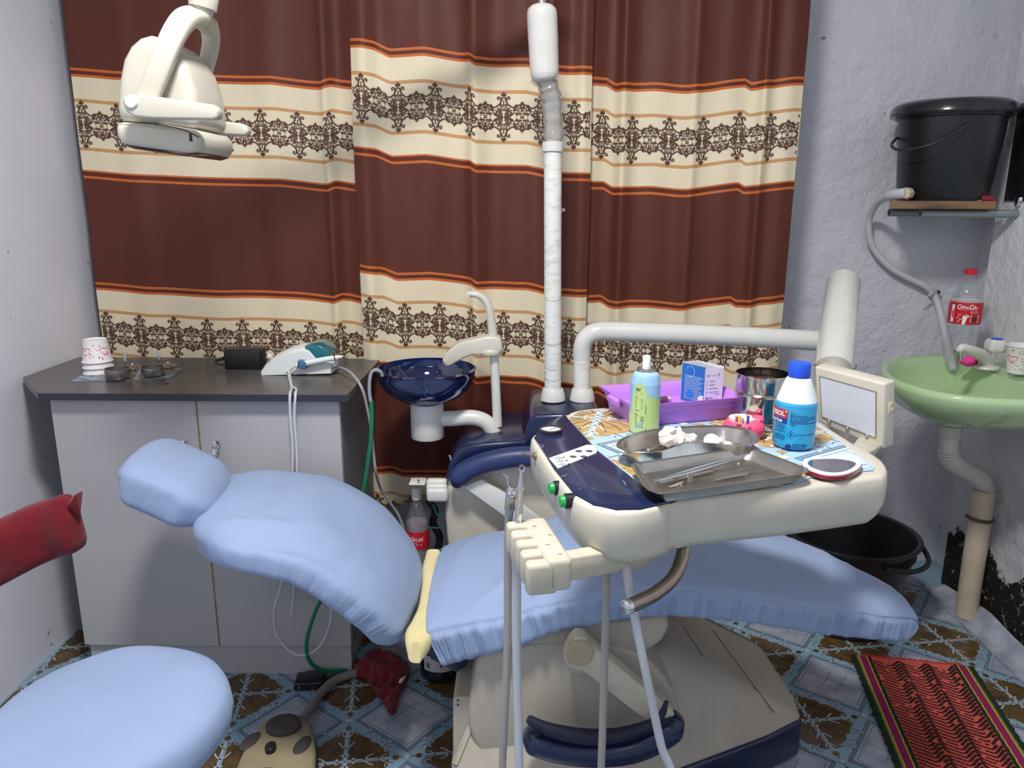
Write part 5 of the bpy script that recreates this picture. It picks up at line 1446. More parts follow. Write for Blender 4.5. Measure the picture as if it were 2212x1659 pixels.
mk('inner_flap', G().prism([kb + V((0, 0, hc_ - .004)) + lf * .003 + rt_ * .003, kb + rt_ * (wr_ - .003) + lf * .003 + V((0, 0, hc_ - .004)), kb + rt_ * (wr_ - .003) + lf * (wl_ - .003) + V((0, 0, hc_ - .001)), kb + lf * (wl_ - .003) + rt_ * .003 + V((0, 0, hc_ - .001))], (0, 0, 1), 0, .0008), mat('grey_inner_card', rgb(150, 152, 156), .7), cart, smooth=None)
nF = rt_.cross(V((0, 0, 1))); nF = nF if nF.y < 0 else -nF
nL = lf.cross(V((0, 0, 1))); nL = nL if nL.x < 0 else -nL
onf = on_plane(kb + nF * .0013, rt_, V((0, 0, 1))); onl = on_plane(kb + nL * .0006 + lf * 0, lf, V((0, 0, 1)))
tx = text_print('CE', .0058).moved(.003, hc_ - .015); 
tx.join(text_print('8mm', .0032).moved(.0165, hc_ - .0145)); tx.spiral(.0295, hc_ - .0125, .002, .002, 0.5, 5.6, .0008)
for k, y in enumerate((.045, .038, .031, .024)):
    tx.rect(.0105, y, .0105 + (.011, .012, .018, .020)[k], y + .0008); tx.stroke([(.003, y - .0008), (.0045, y + .0018), (.006, y - .0005), (.007, y + .0012)], .0005)
tx.rect(.022, .0195, .033, .0202); tx.poly([(.003, .013), (.005, .0155), (.007, .0135), (.018, .0150), (.018, .0138), (.003, .0122)])
for y in (.0105, .0085, .0062, .0040): tx.rect(.003, y, .031, y + .0005)
mk('front_lettering', tx.to_g(onf), DARK_PRINT, fw_, smooth=None, kind='stuff')
lt = Print()
for k in range(15):
    y = hc_ - .020 - k * .0031; lt.rect(.003 + .004 * ((k * 7) % 3), y, .047, y + .0011)
lt.spiral(.034, hc_ - .011, .010, .010, .2, 5.2, .0009, 0, 18)
mk('side_lettering', lt.to_g(onl), mat('pale_blue_ink2', rgb(168, 206, 238), .5), cart, smooth=None, kind='stuff')
lt2 = Print().disc(.033, .016, .009); mk('round_picture', lt2.to_g(on_plane(kb + nL * .0008, lf, V((0, 0, 1)))), mat('bright_blue_ink', rgb(36, 120, 200), .5), cart, smooth=None)
lt3 = Print().poly([(.001, .003), (.012, .003), (.014, .012), (.008, .018), (.001, .018)]); mk('white_picture', lt3.to_g(on_plane(kb + nL * .0008, lf, V((0, 0, 1)))), M_WCARD, cart, smooth=None)
# bits in the basket
zi2 = ZI + .0145
v0 = PZ(1433, 869, zi2) + V((0, 0, .006))
vial = thing('glass_vial', v0, 'small brown glass vial with a pale stopper lying in the purple basket', 'vial')
mk('vial_glass', G().tube([v0 - ux * .010, v0 + ux * .006, v0 + ux * .0075], [.0058, .0058, .004], 16), mat('brown_glass', rgb(96, 66, 76), .15, coat=.5), vial)
mk('stopper', G().tube([v0 + ux * .0075, v0 + ux * .014], .0042, 14), mat('tan_stopper', rgb(196, 176, 150), .6), vial)
w0 = PZ(1466, 877, zi2) + V((0, 0, .002))
lp_ = [w0 + ux * (.016 * cos(a)) + uy * (.009 * sin(a)) + V((0, 0, .002)) for a in [.6 + 4.9 * k / 20 for k in range(21)]]
mk('wire_loop', G().tube(lp_, .0012, 7), mat('dark_wire', rgb(70, 64, 84), .35, metal=.8), label='dark bent wire loop lying in the purple basket', cat='wire')
for k, (px, py) in enumerate(((1490, 878), (1503, 882))):
    p = PZ(px, py, zi2) + V((0, 0, .003))
    mk('metal_clamp', G().tube([p - ux * .006, p + V((0, 0, .003)), p + ux * .006 + V((0, 0, .002))], [.0025, .003, .002], 10), CHROME, label=('tiny bright metal clamp in the purple basket beside the wire loop', 'tiny bright metal clamp in the purple basket touching the carton')[k], cat='clamp', group='metal clamps in the purple basket')

# steel canister
cb_ = onT(1640, 918); rS = 56 * (cb_.y + .02) / FPX * 1.0
zS = PY(1640, 805, cb_.y).z
can2 = thing('steel_canister', cb_, 'open stainless steel canister behind the hand rub bottle', 'canister')
zr1 = PY(1640, 846, cb_.y).z; zr0 = PY(1640, 925, cb_.y).z
M_MIRS = mat('polished_steel', rgb(196, 192, 188), .10, metal=1.0)
mk('canister_wall', G().lathe([(.0005, ZI + .002), (rS - .002, ZI), (rS, ZI + .002), (rS, ZI + .012), (rS + .001, ZI + .013), (rS, ZI + .014), (rS, zr1 - .003), (rS + .0025, zr1), (rS, zr1 + .003), (rS, zS - .002), (rS + .0015, zS), (rS - .0008, zS), (rS - .0015, zr1 + .004), (rS - .006, zr1 + .003), (.0005, zr1 + .0015)], (cb_.x, cb_.y, 0), 64), M_MIRS, can2, smooth=35)

# hand rub bottle
hb_ = onT(1712, 962); rH = 45.5 * (hb_.y - .01) / FPX * 1.0
def zh(py): return PY(1712, py, hb_.y).z
rub = thing('hand_rub_bottle', hb_, 'hand rub bottle with blue liquid and a blue screw cap', 'bottle')
zsh2, znk, zcp = zh(868), zh(812), zh(783)
pr = [(.0005, ZI + .003), (rH * .85, ZI + .0005), (rH * .97, ZI + .004), (rH, ZI + .010), (rH, zsh2 - .006), (rH * .985, zsh2), (rH * .80, zsh2 + (znk - zsh2) * .45), (rH * .60, znk - .005), (rH * .47, znk), (rH * .46, znk + .006)]
sh = [(p.x, p.y) for p in cr([V((a, c, 0)) for a, c in pr[3:]], 5)]
allp = pr[:3] + sh
M_FROST = mat('frosted_plastic', rgb(226, 236, 242), .35, trans=.0, sub=.3)
M_LIQ = mat('blue_liquid_bottle', rgb(44, 164, 214), .28, sub=.2, coat=.3)
zq = zh(866) + .002
def r_at(z):
    for (a, c), (d, e) in zip(allp, allp[1:]):
        if c <= z <= e and e > c: return a + (d - a) * (z - c) / (e - c)
    return rH
lo_ = [(a, c) for a, c in allp if c < zq] + [(r_at(zq), zq)]; hi_ = [(r_at(zq), zq)] + [(a, c) for a, c in allp if c > zq]
mk('bottle_shoulder', G().lathe(hi_, (hb_.x, hb_.y, 0), 56), M_FROST, rub, smooth=60, plabel='frosted white bottle shoulder')
bw = mk('filled_body', G().lathe(lo_, (hb_.x, hb_.y, 0), 56), M_LIQ, rub, smooth=60, plabel='body filled with bright blue liquid')
mk('screw_cap', G().lathe([(rH * .50, znk - .002), (rH * .52, znk), (rH * .52, zcp - .002), (rH * .49, zcp), (.0005, zcp)], (hb_.x, hb_.y, 0), 56, fun=lambda a, z: 1 + .008 * (sin(a * 36) > 0)), mat('royal_blue_cap', rgb(36, 84, 216), .4), rub, smooth=30)
ac = math.atan2(-hb_.y, -hb_.x)       # direction of the camera
def yh(py): return zh(py) - ZI
def cyl_text(pr_, lift): return pr_.to_g(wrap_cyl(hb_.x, hb_.y, ZI, rH + lift, ac))
def xpos(px):  # pixel column to arc position
    s = max(-.999, min(.999, (px - 1713) / 45.5)); return math.asin(s) * rH
def strips(x0, x1, y0, y1, n=14):
    p = Print()
    for i in range(n): p.rect(x0 + (x1 - x0) * i / n, y0, x0 + (x1 - x0) * (i + 1) / n, y1)
    return p
mk('red_label', cyl_text(strips(xpos(1700) - .056, xpos(1698), yh(895), yh(877)), .0004), mat('red_label_ink', rgb(186, 52, 66), .4), bw, smooth=180)
mk('navy_label', cyl_text(strips(xpos(1700) - .050, xpos(1697), yh(907), yh(896)), .0004), mat('navy_label_ink', rgb(30, 60, 140), .4), bw, smooth=180)
t1 = text_print('HEXISOL', .0104, 'RIGHT', bold=.0003).moved(xpos(1691), yh(891))
t1.join(text_print('®', .005).moved(xpos(1691.5), yh(883)))
t1.join(text_print('Hand Rub', .0072, 'RIGHT', bold=.0002).moved(xpos(1687), yh(904.5)))
mk('brand_lettering', cyl_text(t1, .0008), WHITE_PRINT, bw, smooth=None, kind='stuff')
t2 = Print(); rnd = random.Random(11)
def tline(px0, px1, py):
    x = xpos(px0); xe = xpos(px1); y = yh(py)
    while x < xe - .001:
        l = rnd.uniform(.0014, .0042); l = min(l, xe - x)
        t2.rect(x, y, x + l, y + .0011); 
        for k in range(int(l / .0009)): t2.rect(x + k * .0009, y - .0007 * (k % 2), x + k * .0009 + .0004, y + .0013)
        x += l + .0010
for py, e in ((883, 1712), (888, 1740), (892, 1757), (896.5, 1757), (900, 1742), (904, 1757), (908, 1716)): tline(1703, e, py)
for py in (911, 915, 919, 924, 932, 936, 940): tline(1673, 1695, py)
tline(1717, 1754, 928)
for py in (948, 951, 955, 959): tline(1713, 1743, py)
t2.join(text_print('250 ml', .0055, 'RIGHT').moved(xpos(1678), yh(952)))
t2.stroke([(xpos(1707) + a, yh(928) + c) for a, c in ((.0062, 0), (0, .0062), (-.0062, 0), (0, -.0062), (.0062, 0))], .0007)
t2.join(Print().drop(xpos(1707), yh(931), pi / 2, .005, .003))
t2.disc(xpos(1704), yh(954), .0048)
mk('small_print', cyl_text(t2, .0007), mat('navy_ink', rgb(16, 56, 120), .5), bw, smooth=None, kind='stuff')

# pink bur stand
pk = onT(1606, 940)
M_HOTP = mat('hot_pink_putty', rgb(246, 84, 128), .45, var=.06, vscale=30, sub=.1)
bs_ = thing('bur_stand', pk, 'hot pink putty block with a cream disc holding four colourful burs', 'bur stand')
rP = 45 * pk.y / FPX
gpk = G().lathe([(.0005, ZI), (rP * .85, ZI), (rP * .98, ZI + .006), (rP, ZI + .016), (rP * .92, ZI + .025), (rP * .70, ZI + .029), (rP * .6, ZI + .027), (.0005, ZI + .027)], (pk.x, pk.y, 0), 44).displace(.003, 45, 2)
mk('putty_block', gpk, M_HOTP, bs_, smooth=60)
mk('folded_lump', G().sphere((pk.x + rP * .62, pk.y - .002, ZI + .028), .011, 10, (1, 1.2, .7)).displace(.002, 90, 1), M_HOTP, bs_, smooth=180)
mk('cream_disc', G().lathe([(.0005, ZI + .026), (rP * .66, ZI + .026), (rP * .66, ZI + .0315), (.0005, ZI + .0325)], (pk.x - .004, pk.y - .001, 0), 36), mat('cream_disc', rgb(226, 212, 194), .6), bs_)
for px, py0, py1, cc in ((1591, 900, 911, (170, 60, 110)), (1597, 899, 912, (240, 180, 40)), (1604, 905, 914, (150, 130, 110)), (1615, 898, 915, (60, 60, 160))):
    p1 = PZ(px, py1, ZI + .0315); h_ = .0085 * (py1 - py0) / 12
    bu = mk('bur', G().tube([p1, p1 + V((0, 0, h_)), p1 + V((0, 0, h_ + .001))], [.0022, .0022, .0016], 10), mat('bur_%d' % cc[0], rgb(*cc), .4), bs_)
    mk('bur_tip', G().tube([p1 + V((0, 0, h_)), p1 + V((-.003, 0, h_ + .002))], .0010, 6), CHROME, bu)

# kidney dish
ZK = ZI + .026
kr = [(1332, 962), (1346, 946), (1395, 930), (1480, 921), (1560, 919), (1612, 926), (1639, 942), (1634, 957), (1598, 962), (1530, 957), (1484, 957), (1452, 967), (1420, 976), (1380, 977), (1346, 972)]
kw_ = cr([PZ(x, y, ZK) for x, y in kr], 5, True); kcn = sum(kw_, V()) / len(kw_)
def kin(k, z): 
    return [V((kcn.x + (p.x - kcn.x) * k, kcn.y + (p.y - kcn.y) * k, z)) for p in kw_]
mk('kidney_dish', G().loft([kin(.80, ZI), kin(.86, ZI + .003), kin(.92, ZK - .002), kin(1.0, ZK - .0006), kin(1.005, ZK), kin(.995, ZK + .0006), kin(.91, ZK - .001), kin(.85, ZI + .0045), kin(.78, ZI + .0015)]), STEEL, label='stainless kidney dish with crumpled cotton on the tray table', cat='kidney dish', smooth=50)
zk = ZI + .002
M_COT = mat('white_cotton', rgb(222, 216, 212), .9, var=.12, vscale=60)
cg = G(); cp_ = PZ(1455, 966, zk)
rnd = random.Random(4)
for k in range(9): cg.sphere(cp_ + V((rnd.uniform(-.014, .014), rnd.uniform(-.012, .012), .010 + rnd.uniform(0, .016))), rnd.uniform(.008, .013), 16, (1, 1, .9))
cg.displace(.009, 38, 1).displace(.005, 110, 2)
mk('cotton_wad', cg, M_COT, label='larger crumpled wad of white cotton in the kidney dish', cat='cotton', smooth=180)
cg = G(); cp_ = PZ(1482, 966, zk)
for k in range(6): cg.sphere(cp_ + V((rnd.uniform(-.009, .011), rnd.uniform(-.008, .008), .008 + rnd.uniform(0, .006))), rnd.uniform(.006, .008), 14)
cg.displace(.006, 55, 4).displace(.003, 140, 2)
mk('cotton_wad', cg, M_COT, label='smaller crumpled wad of white cotton in the kidney dish', cat='cotton', smooth=180)
mm = thing('mouth_mirror', PZ(1515, 960, zk), 'round dental mouth mirror lying in the kidney dish', 'dental mirror')
mc = PZ(1537, 952, zk + .012); nmm = V((-.15, -.75, .62)).normalized()
MM = nmm.to_track_quat('Z', 'Y').to_matrix()
mk('mirror_disc', G().lathe([(.0005, -.002), (.0118, -.002), (.0122, .0), (.0105, .0012), (.0005, .0012)], mc, 32, MM), mat('white_mirror_face', rgb(236, 238, 240), .15, coat=.5), mm)
mk('stem', G().tube([mc - nmm * .002, PZ(1500, 960, zk + .004), PZ(1460, 968, zk + .003)], .0016, 8), CHROME, mm)
hol = [PZ(1400, 972, zk + .003), PZ(1420, 965, zk + .004), PZ(1440, 957, zk + .006)]
mk('steel_rod', G().tube(hol, .0022, 8), STEEL, label='thin steel instrument handle beside the cotton in the kidney dish', cat='dental probe')
st_ = Print()

# rectangular tray with instruments
ZR = ZI + .017
rr_ = [(1365, 1007), (1372, 1001), (1400, 996), (1590, 969), (1620, 968), (1650, 976), (1735, 1008), (1744, 1014), (1736, 1022), (1640, 1037), (1450, 1064), (1415, 1064), (1392, 1050)]
rw_ = cr([PZ(x, y, ZR) for x, y in rr_], 4, True); rcn = sum(rw_, V()) / len(rw_)
def rin(k, z): return [V((rcn.x + (p.x - rcn.x) * k, rcn.y + (p.y - rcn.y) * k, z)) for p in rw_]
mk('instrument_tray', G().loft([rin(.80, ZI), rin(.87, ZI + .0015), rin(.96, ZR - .002), rin(1.0, ZR - .0006), rin(1.006, ZR), rin(.995, ZR + .0006), rin(.945, ZR - .001), rin(.86, ZI + .003), rin(.79, ZI + .0012)]), STEEL, label='rectangular stainless instrument tray on the tray table', cat='tray', smooth=40)
zt2 = ZI + .0015
tw_ = thing('tweezers', PZ(1500, 1030, zt2), 'steel dental tweezers lying across the instrument tray', 'tweezers')
ta, tb_ = PZ(1420, 1038, ZI + .006), PZ(1622, 979, ZR + .003)
for dy in (-.0022, .0022):
    P = [ta.lerp(tb_, k / 10) + V((0, dy * (.4 + 2.0 * sin(pi * k / 10)), 0)) for k in range(11)]
    mk('arm', G().tube(P, [.0022, .0026, .0028, .0028, .0026, .0024, .002, .0017, .0014, .0011, .0008], 8), CHROME, tw_)
mk('joint', G().tube([ta - (tb_ - ta) * .02, ta + (tb_ - ta) * .03], .0030, 10), STEEL, tw_)
def probe(label, a, b_, hook, r=.0018):
    t = thing('dental_probe', (a + b_) / 2, label, 'dental probe')
    mk('handle', G().tube([a, a.lerp(b_, .05), a.lerp(b_, .68)], [r * .8, r, r], 8), STEEL, t)
    mk('working_end', G().tube(cr([a.lerp(b_, .68), a.lerp(b_, .85), b_, b_ + hook], 4), [r * .9 - r * .06 * i for i in range(13)], 7), CHROME, t)
probe('long steel probe lying under the tweezers in the instrument tray', PZ(1425, 1042, zt2 + .002), PZ(1590, 1005, zt2 + .003), V((.006, .002, .004)))
probe('steel probe lying near the front edge of the instrument tray', PZ(1545, 1036, zt2 + .002), PZ(1645, 1017, zt2 + .004), V((.008, .004, .003)))
probe('bent steel excavator lying beside the front probe in the instrument tray', PZ(1560, 1030, zt2 + .002), PZ(1650, 1014, zt2 + .003), V((-.003, .006, .004)), .0015)
mt_ = PZ(1490, 1042, zt2)
mk('matrix_clip', G().box(mt_ + V((0, 0, .006)), (.010, .0012, .012), rot=Matrix.Rotation(.6, 4, 'Z'), bev=.0003), STEEL, label='small bent steel plate standing in the instrument tray', cat='steel clip')
rnd = random.Random(9)
for k, (px, py, an) in enumerate(((1462, 1047, .3), (1468, 1043, .5), (1472, 1046, 1.3), (1455, 1050, .2))):
    p = PZ(px, py, zt2 + .0015); d = V((cos(an), sin(an), .1)) * .007
    mk('bur_pin', G().tube([p - d, p, p + d], [.0006, .0012, .0008], 7), mat('gold_pin', rgb(206, 196, 178), .3, metal=.8), label='tiny metal bur lying in the instrument tray', cat='bur', group='loose burs in the instrument tray')

# hand mirror
hm0 = PZ(1796, 1010, ZI + .004)
mo = [(1732, 998), (1745, 989), (1790, 986), (1830, 988), (1858, 995), (1862, 1003), (1848, 1016), (1820, 1025), (1785, 1025), (1755, 1017), (1736, 1007)]
mo_w = cr([PZ(x, y, ZI + .009) for x, y in mo], 5, True); mcn = sum(mo_w, V()) / len(mo_w)
def mi(k, z): return [V((mcn.x + (p.x - mcn.x) * k, mcn.y + (p.y - mcn.y) * k, z)) for p in mo_w]
hm = thing('hand_mirror', hm0, 'small oval hand mirror with a white and dark red frame', 'mirror')
mk('red_back', G().loft([mi(.93, ZI), mi(1.0, ZI + .002), mi(1.01, ZI + .005), mi(1.0, ZI + .007), mi(.9, ZI + .007)]), mat('dark_red_gloss', rgb(150, 24, 48), .2, coat=.5), hm, smooth=50)
mk('white_frame', G().loft([mi(.985, ZI + .0068), mi(.985, ZI + .009), mi(.95, ZI + .0098), mi(.80, ZI + .0096), mi(.79, ZI + .0085), mi(.78, ZI + .0068)]), mat('white_mirror_frame', rgb(230, 230, 234), .3), hm, smooth=40)
mk('mirror_glass', G().loft([mi(.80, ZI + .007), mi(.80, ZI + .0087)]), mat('mirror_glass', rgb(225, 228, 232), .02, metal=1.0), hm, smooth=30)

# ================================================================ right-hand corner
# shelf with bucket
SHY = 2.40
bl0, bl1 = PY(1922, 436, SHY), PY(2154, 438, SHY)
zs1 = PY(2040, 434, SHY).z; zs0 = PY(2040, 452, SHY).z
M_WOOD = mat('worn_brown_wood', rgb(142, 110, 78), .7, col2=rgb(96, 78, 62), vscale=7, stretch=(1, 6, 6), bump=.3, bscale=20)
shelf = thing('wooden_shelf', ((bl0.x + bl1.x) / 2, 2.56, zs0 - .03), 'rough wooden shelf board on two grey pipes holding the lidded bucket', 'shelf')
mk('board', G().prism([V((bl0.x, SHY, zs0)), V((bl1.x, SHY, zs0)), V((bl1.x, YB - .003, zs0)), V((PY(1935, 436, YB).x, YB - .003, zs0))], (0, 0, 1), 0, zs1 - zs0, bev=.003), M_WOOD, shelf)
M_GPIPE = mat('grey_galvanised_pipe', rgb(140, 148, 154), .4, metal=.3)
for x0, y0 in ((PY(1921, 455, SHY + .2).x, SHY + .2), (PY(1988, 460, SHY + .035).x, SHY + .035)):
    mk('support_pipe', G().lathe([(.0095, 0), (.012, 0), (.012, 1), (.0095, 1), (.0095, 0)], (0, 0, 0), 18) if False else
       G().add([V((x0 + p.z * (XR + .02 - x0), y0 + p.y, zs0 - .0135 + p.x)) for p in G().lathe([(.0095, 0.0), (.0125, 0), (.0125, 1), (.0095, 1), (.0095, .0)], n=18).v], G().lathe([(.0095, 0.0), (.0125, 0), (.0125, 1), (.0095, 1), (.0095, .0)], n=18).f), M_GPIPE, shelf)
# bucket
BKY = 2.535
lidz = PY(2058, 236, BKY - .1).z
bkc = V((PY(2052, 430, BKY).x - .004, BKY, zs1 + .0005))
bk = thing('lidded_bucket', bkc, 'black plastic bucket with a lid standing on the wall shelf', 'bucket')
rT = (PY(2180, 250, BKY).x - PY(1936, 250, BKY).x) / 2
bkx = (PY(2180, 250, BKY).x + PY(1936, 250, BKY).x) / 2
hz = lidz - zs1
rt1, rb1 = rT * .87, rT * .73
mk('bucket_wall', G().lathe([(.0005, zs1 + .002), (rb1, zs1 + .0005), (rb1 + .004, zs1 + .006), (rt1, lidz - .02), (rt1 + .008, lidz - .018), (rt1 + .008, lidz)], (bkx, BKY, 0), 56), BLACKG, bk, smooth=50)
lid = mk('lid', G().lathe([(rt1 + .004, lidz - .012), (rT, lidz - .012), (rT + .003, lidz - .006), (rT, lidz + .014), (rT - .006, lidz + .022), (rT * .88, lidz + .030), (rT * .80, lidz + .030), (rT * .76, lidz + .024), (.0005, lidz + .024)], (bkx, BKY, 0), 64), mat('black_gloss_lid', rgb(40, 41, 45), .22, coat=.3), bk, smooth=35)
mk('lid_tab', G().box((bkx - rT - .006, BKY - .03, lidz - .006), (.03, .05, .010), rot=Matrix.Rotation(-.25, 4, 'Y'), bev=.003), MATS['black_gloss_lid'], lid)
hpts = [PY(2126, 243, BKY - rT * .80), PY(2100, 262, BKY - rT * .86), PY(2040, 300, BKY - rT * .93), PY(1990, 318, BKY - rT * .80), PY(1955, 324, BKY - rT * .55), PY(1934, 322, BKY - rT * .3), PY(1926, 312, BKY - .01), PY(1938, 298, BKY + .06), PY(1955, 292, BKY + .12)]
mk('handle', G().tube(cr(hpts, 6), [.0045 if 20 < i < 46 else .003 for i in range(49)], 9), mat('dark_handle_plastic', rgb(52, 50, 50), .4), bk)
mk('handle_ear', G().box(PY(2133, 247, BKY - rT * .80), (.022, .010, .022), bev=.003), BLACK, bk)
# outlet and hose
fo = PY(1957, 418, BKY - rb1 * .72)
of = mk('outlet_flange', G().tube([fo + V((.014, .014, 0)), fo, fo + V((-.006, -.006, 0))], [.019, .019, .016], 8), mat('yellowed_sealant', rgb(206, 196, 168), .7, var=.2, vscale=80, bump=.5, bscale=120), bk)
M_WH = mat('white_rubber_hose', rgb(206, 204, 210), .5)
Yh = YB - .02
hs_ = [fo + V((-.004, -.004, 0)), PY(1935, 420, 2.46), PY(1918, 424, 2.52), PY(1896, 438, 2.60), PY(1880, 464, 2.66), PY(1876, 495, 2.68), PY(1886, 535, 2.69), PY(1920, 575, 2.69), PY(1965, 602, 2.69), PY(1998, 618, 2.69), PY(2020, 642, 2.69), PY(2032, 678, 2.66), PY(2040, 715, 2.60), PY(2047, 745, 2.52), PY(2052, 772, 2.44), PY(2060, 800, 2.40)]
hz_ = cable('wall_hose', 'white hose running from the shelf bucket down the wall to the green basin', hs_, .0115, M_WH, n=14, cat='hose', sub=7)
mk('hose_connector', G().tube([hs_[0].lerp(hs_[1], -.1), hs_[1], hs_[2]], [.017, .0165, .015], 14), M_WH, hz_)
tie = thing('hose_tie', PY(2022, 632, 2.70), 'white wire tie nailed to the wall holding the hose', 'wire tie')
tp_ = cr([PY(1992, 650, 2.675), PY(2004, 640, 2.672), PY(2014, 633, 2.668), PY(2026, 631, 2.70)], 5)
mk('wire', G().tube(tp_, .003, 7), M_WH, tie)
mk('nail', G().sphere(PY(2027, 631, 2.695), .007, 8), mat('rust_nail', rgb(70, 58, 50), .7), tie)
# red rag and scrap on the shelf
rz0 = PY(2135, 430, SHY + .02); rz0.z = zs1 + .004
mk('red_rag', G().hull([rz0 + V(d) for d in ((-.045, 0, .012), (-.01, -.004, .012), (.02, -.01, .006), (.022, .02, .008), (-.008, .015, -.002), (.02, -.008, -.003), (-.012, -.006, -.003), (-.044, .002, .010))], bev=.001).displace(.003, 60, 1), mat('dark_red_cloth', rgb(140, 38, 44), .8), label='small dark red rag on the shelf beside the lidded bucket', cat='rag')
rz1 = PY(2108, 432, SHY + .02); rz1.z = zs1 + .003
mk('white_scrap', G().hull([rz1 + V(d) for d in ((-.02, 0, -.002), (.02, 0, -.002), (.0, -.008, -.002), (.002, .006, .006), (.022, .002, .003))], bev=.0008), mat('white_paper_scrap', rgb(200, 200, 204), .7), label='small white scrap on the shelf beside the red rag', cat='scrap')
# wall mirror
mz0, mz1 = PX(2160, 435, XR - .006).z, PX(2192, 190, XR - .006).z
wm = thing('wall_mirror', (XR - .004, 2.3, mz0), 'frameless wall mirror on the right wall beside the shelf bucket', 'mirror')
mk('glass', G().box((XR - .0035, 2.27, (mz0 + mz1) / 2), (.005, .47, mz1 - mz0), bev=.0008, seg=1), mat('mirror_glass', rgb(225, 228, 232), .02, metal=1.0), wm)
mk('polished_edge', G().box((XR - .0035, 2.5055, (mz0 + mz1) / 2), (.0064, .002, mz1 - mz0)), mat('pale_glass_edge', rgb(190, 200, 196), .3), wm, smooth=None)
mcl = PX(2198, 436, XR - .008)
mk('mirror_clip', G().box(mcl, (.010, .020, .028), bev=.003), CHROME, wm)

# green basin
ZB = .86
M_GRN = mat('pale_green_ceramic', rgb(178, 208, 158), .12, coat=.6)
pl = [(1921, 785), (1924, 815), (1948, 838), (2000, 853), (2060, 864), (2130, 870), (2230, 872)]
bpl = [PZ(x, y, ZB) for x, y in pl]
bpl = [p for p in bpl]
y0b = bpl[-1].y
far_y = 2.50
outline = cr([V((XR - .004, 1.90, ZB)), V((1.42, 1.875, ZB)), V((1.28, 1.865, ZB)), V((1.15, 1.90, ZB)), V((1.075, 1.98, ZB)), V((1.05, 2.09, ZB)), V((1.075, 2.22, ZB)), V((1.15, 2.36, ZB)), V((1.28, 2.45, ZB)), V((1.42, 2.475, ZB)), V((XR - .004, 2.46, ZB))], 6)
outline.append(V((XR - .003, 2.18, ZB)))
bcn = V((1.30, 2.17, ZB))
def bo(k, z, shift=(0, 0)):
    r = []
    for p in outline:
        q = V((bcn.x + (p.x - bcn.x) * k + shift[0], bcn.y + (p.y - bcn.y) * k + shift[1], z))
        q.x = min(q.x, XR - .003); r.append(q)
    return r
basin = thing('wash_basin', (1.35, 2.17, .62), 'pale green ceramic wash basin on the right wall', 'wash basin')
inner_c = V((1.255, 2.17, 0))
def bi(k, z):
    r = []
    for i, p in enumerate(outline):
        q = V((inner_c.x + (min(p.x, 1.44) - inner_c.x) * k, inner_c.y + (p.y - inner_c.y) * k, z)); r.append(q)
    return r
ringsb = [bo(.22, ZB - .125), bo(.42, ZB - .121), bo(.66, ZB - .106), bo(.84, ZB - .078), bo(.95, ZB - .042), bo(1.0, ZB - .016), bo(.995, ZB - .003), bo(.965, ZB + .003), bo(.92, ZB), bi(.86, ZB - .008), bi(.82, ZB - .03), bi(.76, ZB - .075), bi(.62, ZB - .10), bi(.42, ZB - .108), bi(.15, ZB - .112)]
mk('bowl', G().loft(ringsb), M_GRN, basin, smooth=60)
nk = PY(2057, 905, 2.2)
mk('outlet_neck', G().lathe([(.052, .05), (.046, .02), (.042, 0), (.036, -.004)], (nk.x, 2.2, PY(2057, 915, 2.2).z), 32), M_GRN, basin)
mk('outlet_seal', G().lathe([(.034, .0), (.040, .002), (.040, .008), (.034, .010)], (nk.x, 2.2, PY(2057, 918, 2.2).z), 28), mat('dirty_seal', rgb(70, 62, 54), .8), basin)
mk('wall_bracket', G().box((XR - .02, 2.06, ZB - .115), (.036, .03, .03), bev=.003), BLACK, basin)
# tap
tb0 = PZ(2133, 803, ZB); tx, ty = 1.405, 2.255
tap = thing('water_tap', (tx, ty, ZB), 'white plastic tap with a blue topped knob on the green basin', 'tap')
mk('tap_base', G().lathe([(.034, .001), (.036, .004), (.034, .009), (.020, .012), (.0005, .012)], (tx, ty, ZB), 28), WHITEP, tap)
kbz = PY(2150, 757, ty).z
mk('tap_body', G().tube([(tx, ty, ZB + .006), (tx, ty, ZB + .03), (tx + .01, ty, kbz - .02)], [.02, .018, .014], 18), WHITEP, tap)
spt = PY(2072, 760, ty - .06)
mk('spout', G().tube(cr([V((tx + .004, ty, ZB + .018)), V((tx - .03, ty - .02, ZB + .045)), PY(2098, 757, ty - .05), PY(2078, 751, ty - .06), spt + V((0, 0, .0))], 6), [.019 - .0004 * i for i in range(25)], 16), WHITEP, tap)
mk('aerator', G().tube([spt + V((-.002, 0, .004)), PY(2070, 777, ty - .06)], .0125, 16), CHROME, tap)
kc_ = V((PY(2152, 745, ty).x, ty, 0)); kz0, kz1 = PY(2152, 761, ty).z, PY(2152, 733, ty).z
kn = mk('knob', G().lathe([(.012, kz0), (.026, kz0 + .003), (.029, kz0 + .012), (.029, kz1 - .010), (.024, kz1), (.0005, kz1 + .001)], (kc_.x, ty, 0), 40, fun=lambda a, z: 1 + .07 * cos(a * 5)), WHITEP, tap, smooth=60)
mk('blue_cap', G().lathe([(.016, kz1 - .001), (.016, kz1 + .003), (.0005, kz1 + .005)], (kc_.x, ty, 0), 24), mat('royal_blue_cap', rgb(36, 84, 216), .4), kn)
